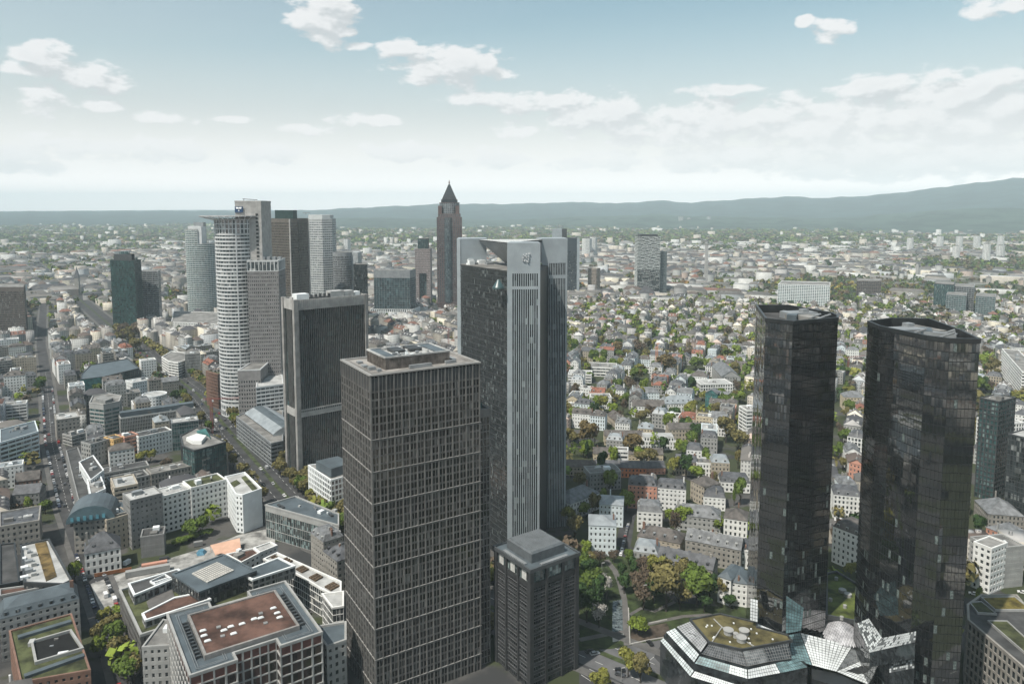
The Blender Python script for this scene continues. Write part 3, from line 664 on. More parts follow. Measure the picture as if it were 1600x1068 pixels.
for q in range(37):
    z_ = 20+q*3.2; seg = [0.0]
    while seg[-1] < 1: seg.append(seg[-1]+r2.uniform(.12, .3))
    jit = r2.choice((0, 1.2, -1.1))
    for s_ in range(len(seg)-1):
        if q < 13 and r2.random() < .35: continue
        d_ = (s_ % 2)*1.1
        m.box(xa+min(seg[s_], 1)*L-.3, 1638.9, z_+d_, xa+min(seg[s_+1], 1)*L+.3, 1639.9, z_+d_+(1.25 if q > 13 else .5), bottom=True)
    m.box(xa-.9, 1640.5, z_, xa-.1, 1679, z_+1.2, bottom=True); m.box(xb+.1, 1640.5, z_, xb+.9, 1679, z_+1.2, bottom=True)
child(t, m, 'white_band', wr, stuff=True)
m = MB(); m.prism(offset(rp, -5), 137, 142); child(t, m, 'penthouse', dark_m); m = MB(); m.prism(rp, 136.9, 137.4); child(t, m, 'roof', roof_d)
p = [(xb+1.4, 1650), (at(1040, 1650), 1650), (at(1040, 1650), 1672), (xb+1.4, 1672)]
simple_tower('plain grey-green slab fixed to the right of the striped tower', p, 103, mat('grey_green_cladding', (.11, .135, .14), .5, .06), glass_d, floor=3.5, band=1.8, bay=3, pier=.9)
t = thing('chimney', 'tall thin square concrete chimney standing among low roofs', 'chimney', (at(1101.5, 1855), 1855, 0))
m = MB(); m.frustum(rect(at(1101.5, 1855), 1855, 7.4, 7.4, .1), 0, rect(at(1101.5, 1855), 1855, 6.2, 6.2, .1), 108); child(t, m, 'stack', conc_l); m = MB(); m.prism(rect(at(1101.5, 1855), 1855, 7.2, 7.2, .1), 107.9, 111.5); child(t, m, 'cap', conc)
p = [site(1216, 444, 47), site(1297, 446, 47), site(1297, 441, 47), site(1222, 439, 47)]
t = simple_tower('long white slab block of flats behind the left twin tower', p, 47, white_m, glass_t, 'apartment block', 'apartment_block', floor=3.1, band=1.1, bay=4, pier=.8, blank=())
p = [site(1339, 439, 42), site(1377, 439, 42), site(1377, 435, 42), site(1340, 435, 42)]
simple_tower('dull brown slab block behind the gap between the twin towers', p, 42, mat('brown_panel', (.17, .14, .125), .8), glass_d, 'office block', 'office_block', floor=3.2, band=1.3, bay=4, pier=.5)
for k, (a, b, vt, z_, mt, lb) in enumerate(((1460, 1491, 443, 55, glass_t, 'dark green glass block behind the right twin tower'), (1491, 1522, 447, 52, glass_d, 'grey-green banded office block in the middle of its cluster'), (1479, 1510, 460, 42, glass_t, 'lowest front grey block of the green glass cluster'), (1525, 1555, 462, 42, glass_t, 'rightmost stepped grey-green office block of the cluster'))):
    p = [site(a, vt, z_), site(b, vt+2, z_), site(b+1, vt-3, z_), site(a+2, vt-4, z_)]
    simple_tower(lb, p, z_, grey_m if k else dark_m, mt, 'office block', 'office_block', floor=3.4, band=1.1 if k else .4, bay=4, pier=.3)

# ---------------------------------------------------------------- 19. twin mirror towers and their podium
mirror = mat('mirror_black', (0.012, 0.013, 0.014), 0.03, 0.1, 0.3)
mb_ = mirror.node_tree.nodes['Principled BSDF']; mb_.inputs['IOR'].default_value = 3.0; mb_.inputs['Specular IOR Level'].default_value = .5
pale_pane = mat('pale_pane', (0.12, 0.145, 0.14), 0.15, .3, 1.5)
r3 = random.Random(5)
def pane_grid(p00, p10, p11, p01, nu, nv, gap, tilt, mb, pick, out=0.05):
    p00, p10, p11, p01 = map(Vector, (p00, p10, p11, p01)); n = (p10-p00).cross(p01-p00).normalized()
    for i in range(nu):
        for j in range(nv):
            us = ((i+gap)/nu, (i+1-gap)/nu); vs = ((j+gap)/nv, (j+1-gap)/nv)
            def P(u, v): return (p00.lerp(p10, u)).lerp(p01.lerp(p11, u), v)+n*out
            a, b, c, d = P(us[0], vs[0]), P(us[1], vs[0]), P(us[1], vs[1]), P(us[0], vs[1])
            if tilt:
                tx, ty = tilt*(math.sin(i*.55+j*.13)+.6*math.sin(j*.31+i*.2))+r3.gauss(0, tilt*.22), tilt*(math.sin(j*.21+i*.09)+.5*math.sin(j*.5))+r3.gauss(0, tilt*.22)
                a, b, c, d = a+n*(-tx-ty), b+n*(tx-ty), c+n*(tx+ty), d+n*(-tx+ty)
            mb.face([tuple(a), tuple(b), tuple(c), tuple(d)], pick(i, j, nu, nv))
def mirror_tower(label, poly, z1, litf):
    poly = ccw(poly); t = thing('office_tower', label, 'office tower', (*poly[0], 0)); claim(poly, 6); screen(poly, z1)
    m = MB(); m.prism(poly, 0, z1-.4, top=False); child(t, m, 'frame', black_m)
    pn = MB(); nv = int(z1/3.35)
    for i in range(len(poly)):
        a, b = poly[i], poly[(i+1) % len(poly)]; L = math.dist(a, b); nu = max(2, int(round(L/1.25)))
        seed = r3.random()*99
        def pick(i_, j_, nu_, nv_):
            if j_ < nv_*litf*(.75+.25*math.sin(i_*.3+seed)) and i_ % 2 == 0 and ((j_//1) % 2 == 0) and r3.random() < .30: return 1
            return 1 if r3.random() < .004 else 0
        pane_grid((*a, 0), (*b, 0), (*b, z1-1.2), (*a, z1-1.2), nu, nv, .05, .006, pn, pick, .08)
    child(t, pn, 'pane', [mirror, pale_pane], stuff=True)
    m = MB(); m.ring(offset(poly, .3), offset(poly, -.6), z1-1.1, z1+.5, zin=z1-3.2); child(t, m, 'parapet', black_m)
    m = MB(); m.face([(*p, z1-3.2) for p in offset(poly, -.5)]); child(t, m, 'roof', roof_d)
    cx = sum(p[0] for p in poly)/len(poly); cy = sum(p[1] for p in poly)/len(poly)
    for k, (a_, w_, d_, h_, mt) in enumerate(((.25, 14, 8, 2.9, grey_m), (.25, 6, 16, 2.2, roof_g), (-.7, 16, 3, 2.6, grey_m), (1.1, 10, 4, 2.8, blue_m), (.3, 3, 3, 4.2, grey_m), (.5, 5, 4, 2.0, roof_g))):
        m = MB(); m.obox(cx+rng.uniform(-6, 6), cy+rng.uniform(-12, 12), z1-3.2, w_, d_, h_, a_); child(t, m, 'roof_unit', mt)
    for k in range(3):
        x, y = cx+rng.uniform(-7, 7), cy+rng.uniform(-12, 8); m = MB(); m.tube((x, y, z1-3), (x+5, y-6, z1+.9), .4, 6); child(t, m, 'cleaning_crane', grey_m)
    return t
DL = [(104.8, 301), (113.2, 293.4), (135.6, 303.2), (138.2, 309), (139.5, 318), (129.6, 343), (114.7, 343)]
DR = [(143.4, 293.5), (142.0, 281), (147.9, 259.4), (152.8, 253.6), (162.6, 252.6), (167.5, 271), (172, 300), (157, 302)]
mirror_tower('left of the two black mirror-glass twin towers', DL, 154.5, .62)
mirror_tower('right of the two black mirror-glass twin towers, at the picture edge', DR, 154.5, .55)
# ---------------------------------------------------------------- ground, roads, hills
def attr_mat(name, rough=.85, window=False, var=.12, spec=.3):
    if name in MATS: return MATS[name]
    m = bpy.data.materials.new(name); m.use_nodes = True; N = NT(m.node_tree); b = N.n['Principled BSDF']
    at_ = N.new('ShaderNodeAttribute', attribute_name='Col'); c = at_.outputs['Color']
    tcn = N.new('ShaderNodeTexCoord').outputs['Object']
    n1 = N.lin(N.noise(tcn, .12, 5, .6), .3, .7, 1-var*1.5, 1+var)
    g = N.new('ShaderNodeCombineXYZ')
    for i in range(3): N.set(g.inputs[i], n1)
    c = N.mix(1.0, c, g.outputs[0], 'MULTIPLY')
    if window:
        uv = N.new('ShaderNodeUVMap').outputs[0]; sp = N.new('ShaderNodeSeparateXYZ'); N.l.new(uv, sp.inputs[0])
        fu = N.math('FRACT', N.math('MULTIPLY', sp.outputs[0], 1/2.4)); fv = N.math('FRACT', N.math('MULTIPLY', sp.outputs[1], 1/3.1))
        mk = N.math('MULTIPLY', N.math('MULTIPLY', N.math('GREATER_THAN', fu, .28), N.math('LESS_THAN', fu, .72)), N.math('MULTIPLY', N.math('GREATER_THAN', fv, .3), N.math('LESS_THAN', fv, .82)))
        mk = N.math('MULTIPLY', mk, N.math('GREATER_THAN', sp.outputs[1], .1))
        c = N.mix(N.math('MULTIPLY', mk, .7), c, (.05, .055, .06))
    N.set(b.inputs['Base Color'], c); b.inputs['Roughness'].default_value = rough; b.inputs['Specular IOR Level'].default_value = spec
    MATS[name] = m; return m

gm_ = bpy.data.materials.new('city_ground'); gm_.use_nodes = True; N = NT(gm_.node_tree); b = N.n['Principled BSDF']
geo = N.new('ShaderNodeTexCoord').outputs['Object']
sp = N.new('ShaderNodeSeparateXYZ'); N.l.new(geo, sp.inputs[0])
dist = N.math('SQRT', N.math('ADD', N.math('MULTIPLY', sp.outputs[0], sp.outputs[0]), N.math('MULTIPLY', sp.outputs[1], sp.outputs[1])))
nA = N.noise(geo, .03, 6, .6); nB = N.noise(geo, .006, 4, .6)
near_c = N.mix(N.smooth(nA, .42, .58), (.045, .046, .047), (.085, .082, .078))
side = N.smooth(N.math('ADD', sp.outputs[0], N.math('MULTIPLY', sp.outputs[1], .09)), 20, 60)
near_c = N.mix(N.math('MULTIPLY', N.smooth(N.math('ADD', N.noise(geo, .02, 4, .6), N.math('MULTIPLY', side, .10)), .52, .58), .85), near_c, (.045, .055, .024))
far_c = N.mix(N.smooth(nB, .40, .60), (.045, .06, .035), (.10, .095, .06))
vor = N.new('ShaderNodeTexVoronoi'); vor.inputs['Scale'].default_value = .028; N.l.new(geo, vor.inputs['Vector'])
sc_ = N.new('ShaderNodeSeparateColor'); N.l.new(vor.outputs['Color'], sc_.inputs[0])
town = N.smooth(N.noise(geo, .0011, 4, .6), .44, .56)
spk = N.math('MULTIPLY', N.math('GREATER_THAN', sc_.outputs[0], .66), town)
far_c = N.mix(N.math('MULTIPLY', spk, .85), far_c, N.mix(sc_.outputs[1], (.22, .20, .19), (.5, .5, .49)))
vor2 = N.new('ShaderNodeTexVoronoi'); vor2.inputs['Scale'].default_value = .0022; N.l.new(geo, vor2.inputs['Vector'])
s2 = N.new('ShaderNodeSeparateColor'); N.l.new(vor2.outputs['Color'], s2.inputs[0])
fieldc = N.mix(s2.outputs[0], (.09, .115, .04), (.24, .205, .13))
far_c = N.mix(N.math('MULTIPLY', N.smooth(N.noise(geo, .00035, 3, .5), .50, .56), N.smooth(dist, 4500, 7000)), far_c, fieldc)
N.set(b.inputs['Base Color'], N.mix(N.smooth(dist, 1500, 3200), near_c, far_c)); b.inputs['Roughness'].default_value = .95; b.inputs['Specular IOR Level'].default_value = .1
g = MB(); g.face([(-26000, -3000, 0), (26000, -3000, 0), (26000, 27800, 0), (-26000, 27800, 0)])
g.build('ground', gm_, kind='structure')

# hills
sil = [(-400, 330), (0, 329), (480, 328), (560, 324), (640, 320.5), (700, 318), (800, 318), (870, 316), (920, 315), (960, 317.5), (1030, 313), (1080, 316.5), (1100, 314.5), (1180, 310), (1230, 307.5), (1280, 310), (1340, 308), (1400, 303.5), (1450, 298), (1500, 293), (1540, 290), (1575, 286), (1600, 287), (1700, 284), (1900, 292), (2400, 300)]
def hterr(a, seed):
    return .5*math.sin(a*23+seed)+.3*math.sin(a*57+seed*2)+.2*math.sin(a*131+seed*3)
def ridge(name, r0, rt, r1, fn, label_=None, colr=(.022, .04, .038)):
    m = MB(); na, nr = 260, 14; idx = []
    for i in range(na+1):
        a = math.radians(-52+104*i/na); row = []
        for j in range(nr+1):
            r = r0+(r1-r0)*j/nr; u = 800+1150*math.tan(a)
            if r < rt: s_ = (r-r0)/(rt-r0)
            else: s_ = 1-(r-rt)/(r1-rt)
            s_ = s_*s_*(3-2*s_); h = fn(u, rt/math.cos(0))*s_ + (hterr(a*2+r*.0009, 1)*30+hterr(a*9+r*.002, 5)*14)*s_*(1-.9*(abs(r-rt) < (r1-r0)/nr))*(h_on(u))
            rr = r*1.0
            m.v.append((rr*math.sin(a), rr*math.cos(a), max(h, -3)))
    for i in range(na):
        for j in range(nr):
            k = i*(nr+1)+j; m.f.append((k, k+nr+1, k+nr+2, k+1)); m.m.append(0)
    mt = mat('forest_'+name, colr, .95, .3, .0035, .1)
    o = m.build(name, mt, kind='structure'); o.data.polygons.foreach_set('use_smooth', [True]*len(o.data.polygons)); return o
def h_on(u): return max(0, min(1, (u-450)/200))
def prof(u, R_):
    for (a, va), (b2, vb_) in zip(sil, sil[1:]):
        if a <= u <= b2: v = va+(vb_-va)*(u-a)/(b2-a); break
    else: v = 330
    v += .5*math.sin(u*.09)+.35*math.sin(u*.21)
    return 200+(325-v)/1150*R_
ridge('hills', 8200, 13500, 19000, lambda u, R_: prof(u, 13500))
def prof2(u, R_): return max(-3, (prof(u, 9000)-200)*.45+ (60 if u > 520 else 60*max(0, (u-250)/270))+25*math.sin(u*.013+1))
ridge('foothills', 6400, 9000, 12000, prof2, colr=(.035, .055, .04))
def prof3(u, R_): return 200+(325-(328.5-1.5*math.exp(-((u-330)/200)**2)))/1150*22000
ridge('distant_hills', 19500, 22000, 25000, lambda u, R_: prof3(u, 0))

# roads
asph = mat('asphalt', (.05, .05, .052), .9, .2, .08)
pave = mat('pavement', (.105, .102, .098), .9, .12, .15)
paint = mat('road_paint', (.6, .6, .58), .7, .1)
AV = [(260, 150), (-112, 430), (-171, 517), (-339, 780), (-558, 1070), (-1120, 1840), (-1900, 2900)]
S2 = [(-60, 150), (-178, 318), (-303, 484), (-398, 620), (-538, 836), (-700, 1080), (-1000, 1560)]
def strip(path, w, z, off=0):
    m = MB(); pts = []
    for i, p in enumerate(path):
        a = path[max(i-1, 0)]; b = path[min(i+1, len(path)-1)]; L = math.dist(a, b); n = ((b[1]-a[1])/L, -(b[0]-a[0])/L)
        pts.append(((p[0]+n[0]*(off-w/2), p[1]+n[1]*(off-w/2), z), (p[0]+n[0]*(off+w/2), p[1]+n[1]*(off+w/2), z)))
    for q in range(len(pts)-1): m.face([pts[q][0], pts[q][1], pts[q+1][1], pts[q+1][0]])
    return m
def kerb_strip(path, w, off):
    m = strip(path, w, .13, off); s_ = MB()
    for f in list(m.f):
        a, b, c, d = [m.v[i] for i in f]
        for p, q in ((a, d), (c, b)): m.face([(p[0], p[1], 0), (q[0], q[1], 0), q, p])
    return m
def along(path, s):
    for a, b in zip(path, path[1:]):
        L = math.dist(a, b)
        if s <= L: return (*lerp(a, b, s/L), math.atan2(b[1]-a[1], b[0]-a[0]))
        s -= L
    return (*path[-1], 0)
ROADS = [(AV, 17), (S2, 7.5)]
strip(AV, 27, .02).build('avenue', asph, kind='structure'); strip(S2, 11, .02).build('street', asph, kind='structure')
for off in (-16, 16): kerb_strip(AV, 4.5, off).build('pavement', pave, kind='structure')
for off in (-7.2, 7.2): kerb_strip(S2, 3, off).build('pavement', pave, kind='structure')
m = MB()
for s_ in range(20, 1500, 9):
    for off in (-7, 7):
        x, y, a = along(AV, s_); m.obox(x+math.sin(a)*off, y-math.cos(a)*off, .024, 4, .22, .004, a)
for s_ in range(120, 900, 7):
    x, y, a = along(S2, s_); m.obox(x, y, .024, 3, .18, .004, a)
m.build('road_marking', paint, kind='structure')
m = strip(AV, 3, .14); m.build('central_reservation', mat('verge_green', (.05, .065, .025), .95, .3, .2), kind='structure')
def near_road(x, y):
    for path, w in ROADS:
        for a, b in zip(path, path[1:]):
            dx, dy = b[0]-a[0], b[1]-a[1]; L2 = dx*dx+dy*dy; t_ = max(0, min(1, ((x-a[0])*dx+(y-a[1])*dy)/L2))
            if math.hypot(x-a[0]-t_*dx, y-a[1]-t_*dy) < w: return True
    return False

# ---------------------------------------------------------------- merged masses (numpy): houses and trees too far or too many to pick out
class Mass:
    def __init__(s): s.V = []; s.Q = []; s.T = []; s.CQ = []; s.CT = []; s.UQ = []; s.n = 0
    def boxes(s, cx, cy, ang, w, d, z0, z1, wc, rc, roof='flat', rise=None, over=.4):
        n = len(cx); c, sn = np.cos(ang), np.sin(ang)
        def P(a, b, z): return np.stack([cx+a*c-b*sn, cy+a*sn+b*c, z], 1)
        hw, hd = w/2, d/2; z0 = np.broadcast_to(z0, (n,)).astype(float)
        V = np.stack([P(-hw,-hd,z0), P(hw,-hd,z0), P(hw,hd,z0), P(-hw,hd,z0), P(-hw,-hd,z1), P(hw,-hd,z1), P(hw,hd,z1), P(-hw,hd,z1)], 1).reshape(-1, 3)
        b = s.n+np.arange(n)[:, None]*8
        q = np.array([[0,1,5,4],[1,2,6,5],[2,3,7,6],[3,0,4,7]])
        s.V.append(V); s.n += 8*n
        s.Q.append((b[:, None, :]+q[None]).reshape(-1, 4)); s.CQ.append(np.repeat(wc, 4, 0))
        H = z1-z0; L = np.stack([w, d, w, d], 1); uv = np.zeros((n, 4, 4, 2)); uv[:, :, 1, 0] = L; uv[:, :, 2, 0] = L; uv[:, :, 2, 1] = H[:, None]; uv[:, :, 3, 1] = H[:, None]
        s.UQ.append(uv.reshape(-1, 4, 2))
        if roof == 'flat':
            s.Q.append(b+np.array([4,5,6,7])[None]); s.CQ.append(rc); s.UQ.append(np.zeros((n, 4, 2)))
        else:
            if rise is None: rise = d*.38
            o = over; i_ = (hd*.9 if roof == 'hip' else 0)*np.ones(n)
            V = np.stack([P(-hw-o,-hd-o,z1), P(hw+o,-hd-o,z1), P(hw+o,hd+o,z1), P(-hw-o,hd+o,z1), P(-hw+i_,0*w,z1+rise), P(hw-i_,0*w,z1+rise)], 1).reshape(-1, 3)
            b = s.n+np.arange(n)[:, None]*6; s.V.append(V); s.n += 6*n
            s.Q.append((b[:, None, :]+np.array([[0,1,5,4],[2,3,4,5]])[None]).reshape(-1, 4)); s.CQ.append(np.repeat(rc, 2, 0)); s.UQ.append(np.zeros((2*n, 4, 2)))
            s.T.append((b[:, None, :]+np.array([[1,2,5],[3,0,4]])[None]).reshape(-1, 3)); s.CT.append(np.repeat(rc if roof == 'hip' else wc, 2, 0))
    def leaves(s, rs, cx, cy, r, h, z0, col, K, size=.42):
        """crowns: K leaf clumps (quads) spread over an uneven crown each"""
        n = len(cx); N_ = n*K
        v = rs.normal(size=(N_, 3)); v /= np.linalg.norm(v, axis=1)[:, None]; v[:, 2] = np.where(v[:, 2] < -.45, -v[:, 2], v[:, 2])
        rad = rs.uniform(.6, 1.16, N_); R_ = np.repeat(r, K); Hh = np.repeat(h, K)
        P = np.stack([np.repeat(cx, K)+v[:, 0]*R_*rad, np.repeat(cy, K)+v[:, 1]*R_*rad, np.repeat(z0, K)+Hh*.55+v[:, 2]*Hh*.45*rad], 1)
        nrm = v+rs.normal(size=(N_, 3))*.45; nrm /= np.linalg.norm(nrm, axis=1)[:, None]
        a = np.cross(nrm, rs.normal(size=(N_, 3))); a /= np.linalg.norm(a, axis=1)[:, None]; b = np.cross(nrm, a)
        sz = (R_*size*rs.uniform(.6, 1.25, N_))[:, None]; a = a*sz; b = b*sz*.8
        V = np.stack([P-a-b, P+a-b*.7, P+a*.8+b, P-a*.9+b*.9], 1).reshape(-1, 3)
        s.V.append(V); s.Q.append(s.n+np.arange(N_*4).reshape(-1, 4)); s.n += N_*4
        cc = np.repeat(col, K, 0)*rs.uniform(.7, 1.3, (N_, 1)); s.CQ.append(cc); s.UQ.append(np.zeros((N_, 4, 2)))
    def build(s, name, material, **tags):
        V = np.concatenate(s.V); Q = np.concatenate(s.Q) if s.Q else np.zeros((0, 4), int); T_ = np.concatenate(s.T) if s.T else np.zeros((0, 3), int)
        me = bpy.data.meshes.new(name); nl = Q.size+T_.size; npol = len(Q)+len(T_)
        me.vertices.add(len(V)); me.vertices.foreach_set('co', V.astype(np.float32).ravel())
        me.loops.add(nl); me.loops.foreach_set('vertex_index', np.concatenate([Q.ravel(), T_.ravel()]).astype(np.int32))
        me.polygons.add(npol); st = np.concatenate([np.arange(len(Q))*4, Q.size+np.arange(len(T_))*3]).astype(np.int32)
        me.polygons.foreach_set('loop_start', st)
        me.update(calc_edges=True)
        C = np.concatenate(s.CQ+s.CT) if s.CT else np.concatenate(s.CQ)
        ca = me.attributes.new('Col', 'FLOAT_COLOR', 'FACE'); ca.data.foreach_set('color', np.concatenate([C, np.ones((len(C), 1))], 1).astype(np.float32).ravel())
        uvl = me.uv_layers.new(name='UVMap'); U = np.concatenate([np.concatenate(s.UQ).reshape(-1, 2), np.zeros((T_.size, 2))]); uvl.data.foreach_set('uv', U.astype(np.float32).ravel())
        me.materials.append(material); me.validate()
        o = bpy.data.objects.new(name, me); COL.objects.link(o)
        for k, v in tags.items(): o[k] = v
        return o
WALLC = [(.55,.55,.53)]*5+[(.48,.44,.38)]*4+[(.40,.38,.35)]*3+[(.66,.61,.50)]*2+[(.40,.39,.38)]*2+[(.55,.44,.38)]*1+[(.48,.50,.51)]*2
ROOFC = [(.07,.07,.075)]*4+[(.11,.105,.10)]*3+[(.15,.14,.13)]*3+[(.22,.21,.20)]*3+[(.38,.37,.36)]*2+[(.20,.12,.09)]*1+[(.115,.09,.078)]*2+[(.19,.10,.075)]*1
TREEC = [(.085,.12,.028)]*3+[(.13,.17,.03)]*3+[(.045,.075,.028)]*3+[(.13,.105,.055)]*3+[(.12,.088,.06)]*2+[(.16,.15,.05)]*1
TREEN = ['green']*3+['light green']*3+['dark green']*3+['olive-brown']*3+['bare reddish-brown']*2+['yellow-green']*1
rs = np.random.RandomState(4)
def pick(arr, n, r_): return np.array(arr)[r_.randint(0, len(arr), n)]
# ---------------------------------------------------------------- houses: one builder, every house its own object
cream = mat('cream_render', (.52, .45, .33), .85, .07, .15, streak=.15); sand = mat('sand_render', (.38, .335, .27), .85, .07, .15, streak=.15)
salmon = mat('salmon_render', (.52, .27, .20), .85, .07, .15, streak=.15); orange = mat('orange_render', (.55, .20, .10), .85, .07, .15)
yellow = mat('yellow_render', (.62, .40, .17), .85, .06, .15); greyw = mat('grey_render', (.22, .22, .215), .85, .08, .15, streak=.2)
lgrey = mat('light_grey_render', (.32, .32, .31), .85, .07, .15, streak=.2); stone = mat('pale_stone', (.27, .255, .23), .85, .08, .2, streak=.2)
brick = mat('brown_render', (.20, .12, .09), .85, .1, .2); icy = mat('ice_white_render', (.62, .68, .70), .8, .05, .12)
slate2 = mat('brown_slate_roof', (.105, .095, .088), .75, .2, .3); slate3 = mat('grey_slate_roof', (.16, .165, .17), .6, .2, .3); tile = mat('red_tile_roof', (.22, .095, .065), .8, .2, .3)
zinc = mat('pale_zinc_roof', (.26, .285, .30), .45, .12, .15, .5)
HW = {'white': white_w, 'ice-white': icy, 'cream': cream, 'sand-coloured': sand, 'salmon-pink': salmon, 'orange': orange, 'yellow': yellow, 'grey': greyw, 'light grey': lgrey, 'stone-coloured': stone, 'brown': brick, 'dark': dark_m, 'black': black_m, 'steel': grey_m, 'panel': white_m, 'teal': mat('teal_netting', (.05, .15, .145), .8, .2, .3)}
HR = {'dark slate': slate, 'brown slate': slate2, 'grey slate': slate3, 'red tile': tile, 'gravel': roof_g, 'pale': roof_p, 'felt': roof_d, 'zinc': zinc, 'blue-grey': blue_m, 'mossy': moss, 'sedum': sedum}
STY = {'punched': dict(band=1.65, bay=2.7, pier=1.5, proud=.28), 'small': dict(band=1.9, bay=2.4, pier=1.5, proud=.25), 'ribbon': dict(band=1.5, bay=6, pier=.3, proud=.4), 'grid': dict(band=.9, bay=2.6, pier=.8, proud=.35),
       'glass': dict(band=.35, bay=1.8, pier=.14, proud=.15), 'fins': dict(band=.5, bay=1.3, pier=.5, proud=.5), 'tall': dict(band=1.2, bay=2.2, pier=1.15, proud=.3)}
ANCH = []; AUTO = []
def anchor(phrase, poly):
    x = sum(p[0] for p in poly)/len(poly); y = sum(p[1] for p in poly)/len(poly); ANCH.append((phrase, x, y))
def quad_roof(root, P, z, kind, wallm, roofm, rise=None, over=.5, dorm=0, chim=1, rnd=rng, lite=False):
    """P = front left, front right, back right, back left"""
    W_ = math.dist(P[0], P[1]); D_ = math.dist(P[1], P[2])
    if W_ < D_ and kind in ('hip', 'gable', 'mansard'): P = P[1:]+P[:1]; W_, D_ = D_, W_
    ux, uy = (P[1][0]-P[0][0])/W_, (P[1][1]-P[0][1])/W_; ang = math.atan2(uy, ux)
    def L(x, y): return (P[0][0]+x*ux+ (P[3][0]-P[0][0])*y/D_, P[0][1]+x*uy+(P[3][1]-P[0][1])*y/D_)
    if kind == 'flat':
        flat_roof(root, P, z, roofm, wallm, .4, .6, .3)
        if W_ > 9 and D_ > 7:
            for q in range(4 if W_ < 25 else 7):
                x, y = rnd.uniform(W_*.2, W_*.8), rnd.uniform(D_*.3, D_*.7)
                m = MB(); m.obox(*L(x, y), z-.15, *((rnd.uniform(2, 5), rnd.uniform(2, 4), rnd.uniform(1, 2.8)) if q < 2 else (rnd.uniform(.6, 1.6), rnd.uniform(.6, 1.4), rnd.uniform(.5, 1.2))), ang); child(root, m, 'roof_unit', rnd.choice([grey_m, white_m, roof_p, roof_g]))
        return
    O = offset(P, over); rise = rise or D_*.34
    m = MB()
    if kind == 'mansard':
        st = 3.0; I1 = offset(P, -1.5); m.frustum(offset(P, .35), z, I1, z+st, top=False)
        a, b = lerp(I1[0], I1[3], .5), lerp(I1[1], I1[2], .5); e = min((D_-3)*.5/max(W_-3, 1), .45); a2, b2 = lerp(a, b, e), lerp(a, b, 1-e); zt = z+st+D_*.14; I = [(*p, z+st) for p in I1]
        A_, B_ = (*a2, zt), (*b2, zt)
        for f in ([I[0], I[1], B_, A_], [I[2], I[3], A_, B_], [I[1], I[2], B_], [I[3], I[0], A_]): m.face(f)
        zr = zt
    else:
        a, b = lerp(O[0], O[3], .5), lerp(O[1], O[2], .5); e = (D_*.48/W_) if kind == 'hip' else 0; e = min(e, .49)
        a2, b2 = lerp(a, b, e), lerp(a, b, 1-e); A_, B_ = (*a2, z+rise), (*b2, z+rise); Q = [(*p, z+.02) for p in O]
        m.face([Q[0], Q[1], B_, A_]); m.face([Q[2], Q[3], A_, B_]); zr = z+rise
        if kind == 'hip': m.face([Q[1], Q[2], B_]); m.face([Q[3], Q[0], A_])
        m.face([(*p, z-.18) for p in O][::-1])
        for i in range(4): m.face([(*O[i], z-.18), (*O[(i+1) % 4], z-.18), (*O[(i+1) % 4], z+.02), (*O[i], z+.02)])
    r = child(root, m, 'roof', roofm)
    if kind == 'gable':
        a, b = lerp(P[0], P[3], .5), lerp(P[1], P[2], .5)
        for tri_ in ([(*P[1], z-.1), (*P[2], z-.1), (*b, z+rise-.35)], [(*P[3], z-.1), (*P[0], z-.1), (*a, z+rise-.35)]): m = MB(); m.face(tri_); child(root, m, 'gable_wall', wallm)
    for c in range(chim):
        x = rnd.uniform(.15, .85)*W_ if c else (.06 if rnd.random() < .5 else .93)*W_
        m = MB(); m.obox(*L(x, D_*rnd.uniform(.4, .6)), z, rnd.uniform(.7, 1.6), .8, (zr-z)+rnd.uniform(.7, 1.4), ang); ch = m
        mm_ = MB(); child(root, ch, 'chimney', rnd.choice([wallm, stone, brick, lgrey]))
    if dorm:
        n = max(1, int(W_/dorm)); dm = MB()
        for sd_ in (0, 1):
            for q in range(n):
                x = (q+.5)*W_/n; y = (1.0 if kind == 'mansard' else D_*.17); y = y if not sd_ else D_-y
                zz = z+.5 if kind == 'mansard' else z+rise*.2
                dm.obox(*L(x, y), zz, 1.5, 1.7, 1.7, ang, 0)
                yy = y-.93 if not sd_ else y+.93
                dm.obox(*L(x, yy), zz+.35, .95, .1, 1.05, ang, 1)
        child(root, dm, 'dormer', [rnd.choice([lgrey, grey_m, roofm]), glass_w], stuff=True)
    return r
def house(P, z, label, wall='white', sty='punched', roof='flat', roofm='gravel', cat='house', name='house', floor=3.3, glass=None, dorm=0, chim=1, blank=(), group=None, phrase=None, rise=None, crown=0, base=0, rnd=rng, z0=0, sc=None):
    P = ccw(P) if len(P) != 4 else P
    t = thing(name, label or '', cat, (*P[0], 0), group)
    wm = HW[wall]; st = STY[sty]
    facade(t, P, z0, z, wm, glass or glass_w, floor=floor, blank=blank, crown=crown, base=base, **st)
    if len(P) == 4: quad_roof(t, P, z, roof, wm, HR[roofm], dorm=dorm, chim=chim if roof != 'flat' else 0, rnd=rnd, rise=rise)
    else: flat_roof(t, P, z, HR[roofm], wm)
    claim(P, 3.5); 
    if sc or z > 15: screen(P, z)
    if phrase: anchor(phrase, P)
    return t
def edge(uL, vL, uR, vR, vB, depth, at_right=False):
    """front edge seen at eave height; vB = where the left (or right) corner meets the ground"""
    if at_right: Y = site(uR, vB, 0)[1]; z = z_at(uR, vR, Y)
    else: Y = site(uL, vB, 0)[1]; z = z_at(uL, vL, Y)
    a, b = site(uL, vL, z), site(uR, vR, z); L = math.dist(a, b); n = (-(b[1]-a[1])/L, (b[0]-a[0])/L)
    return [a, b, (b[0]+n[0]*depth, b[1]+n[1]*depth), (a[0]+n[0]*depth, a[1]+n[1]*depth)], z
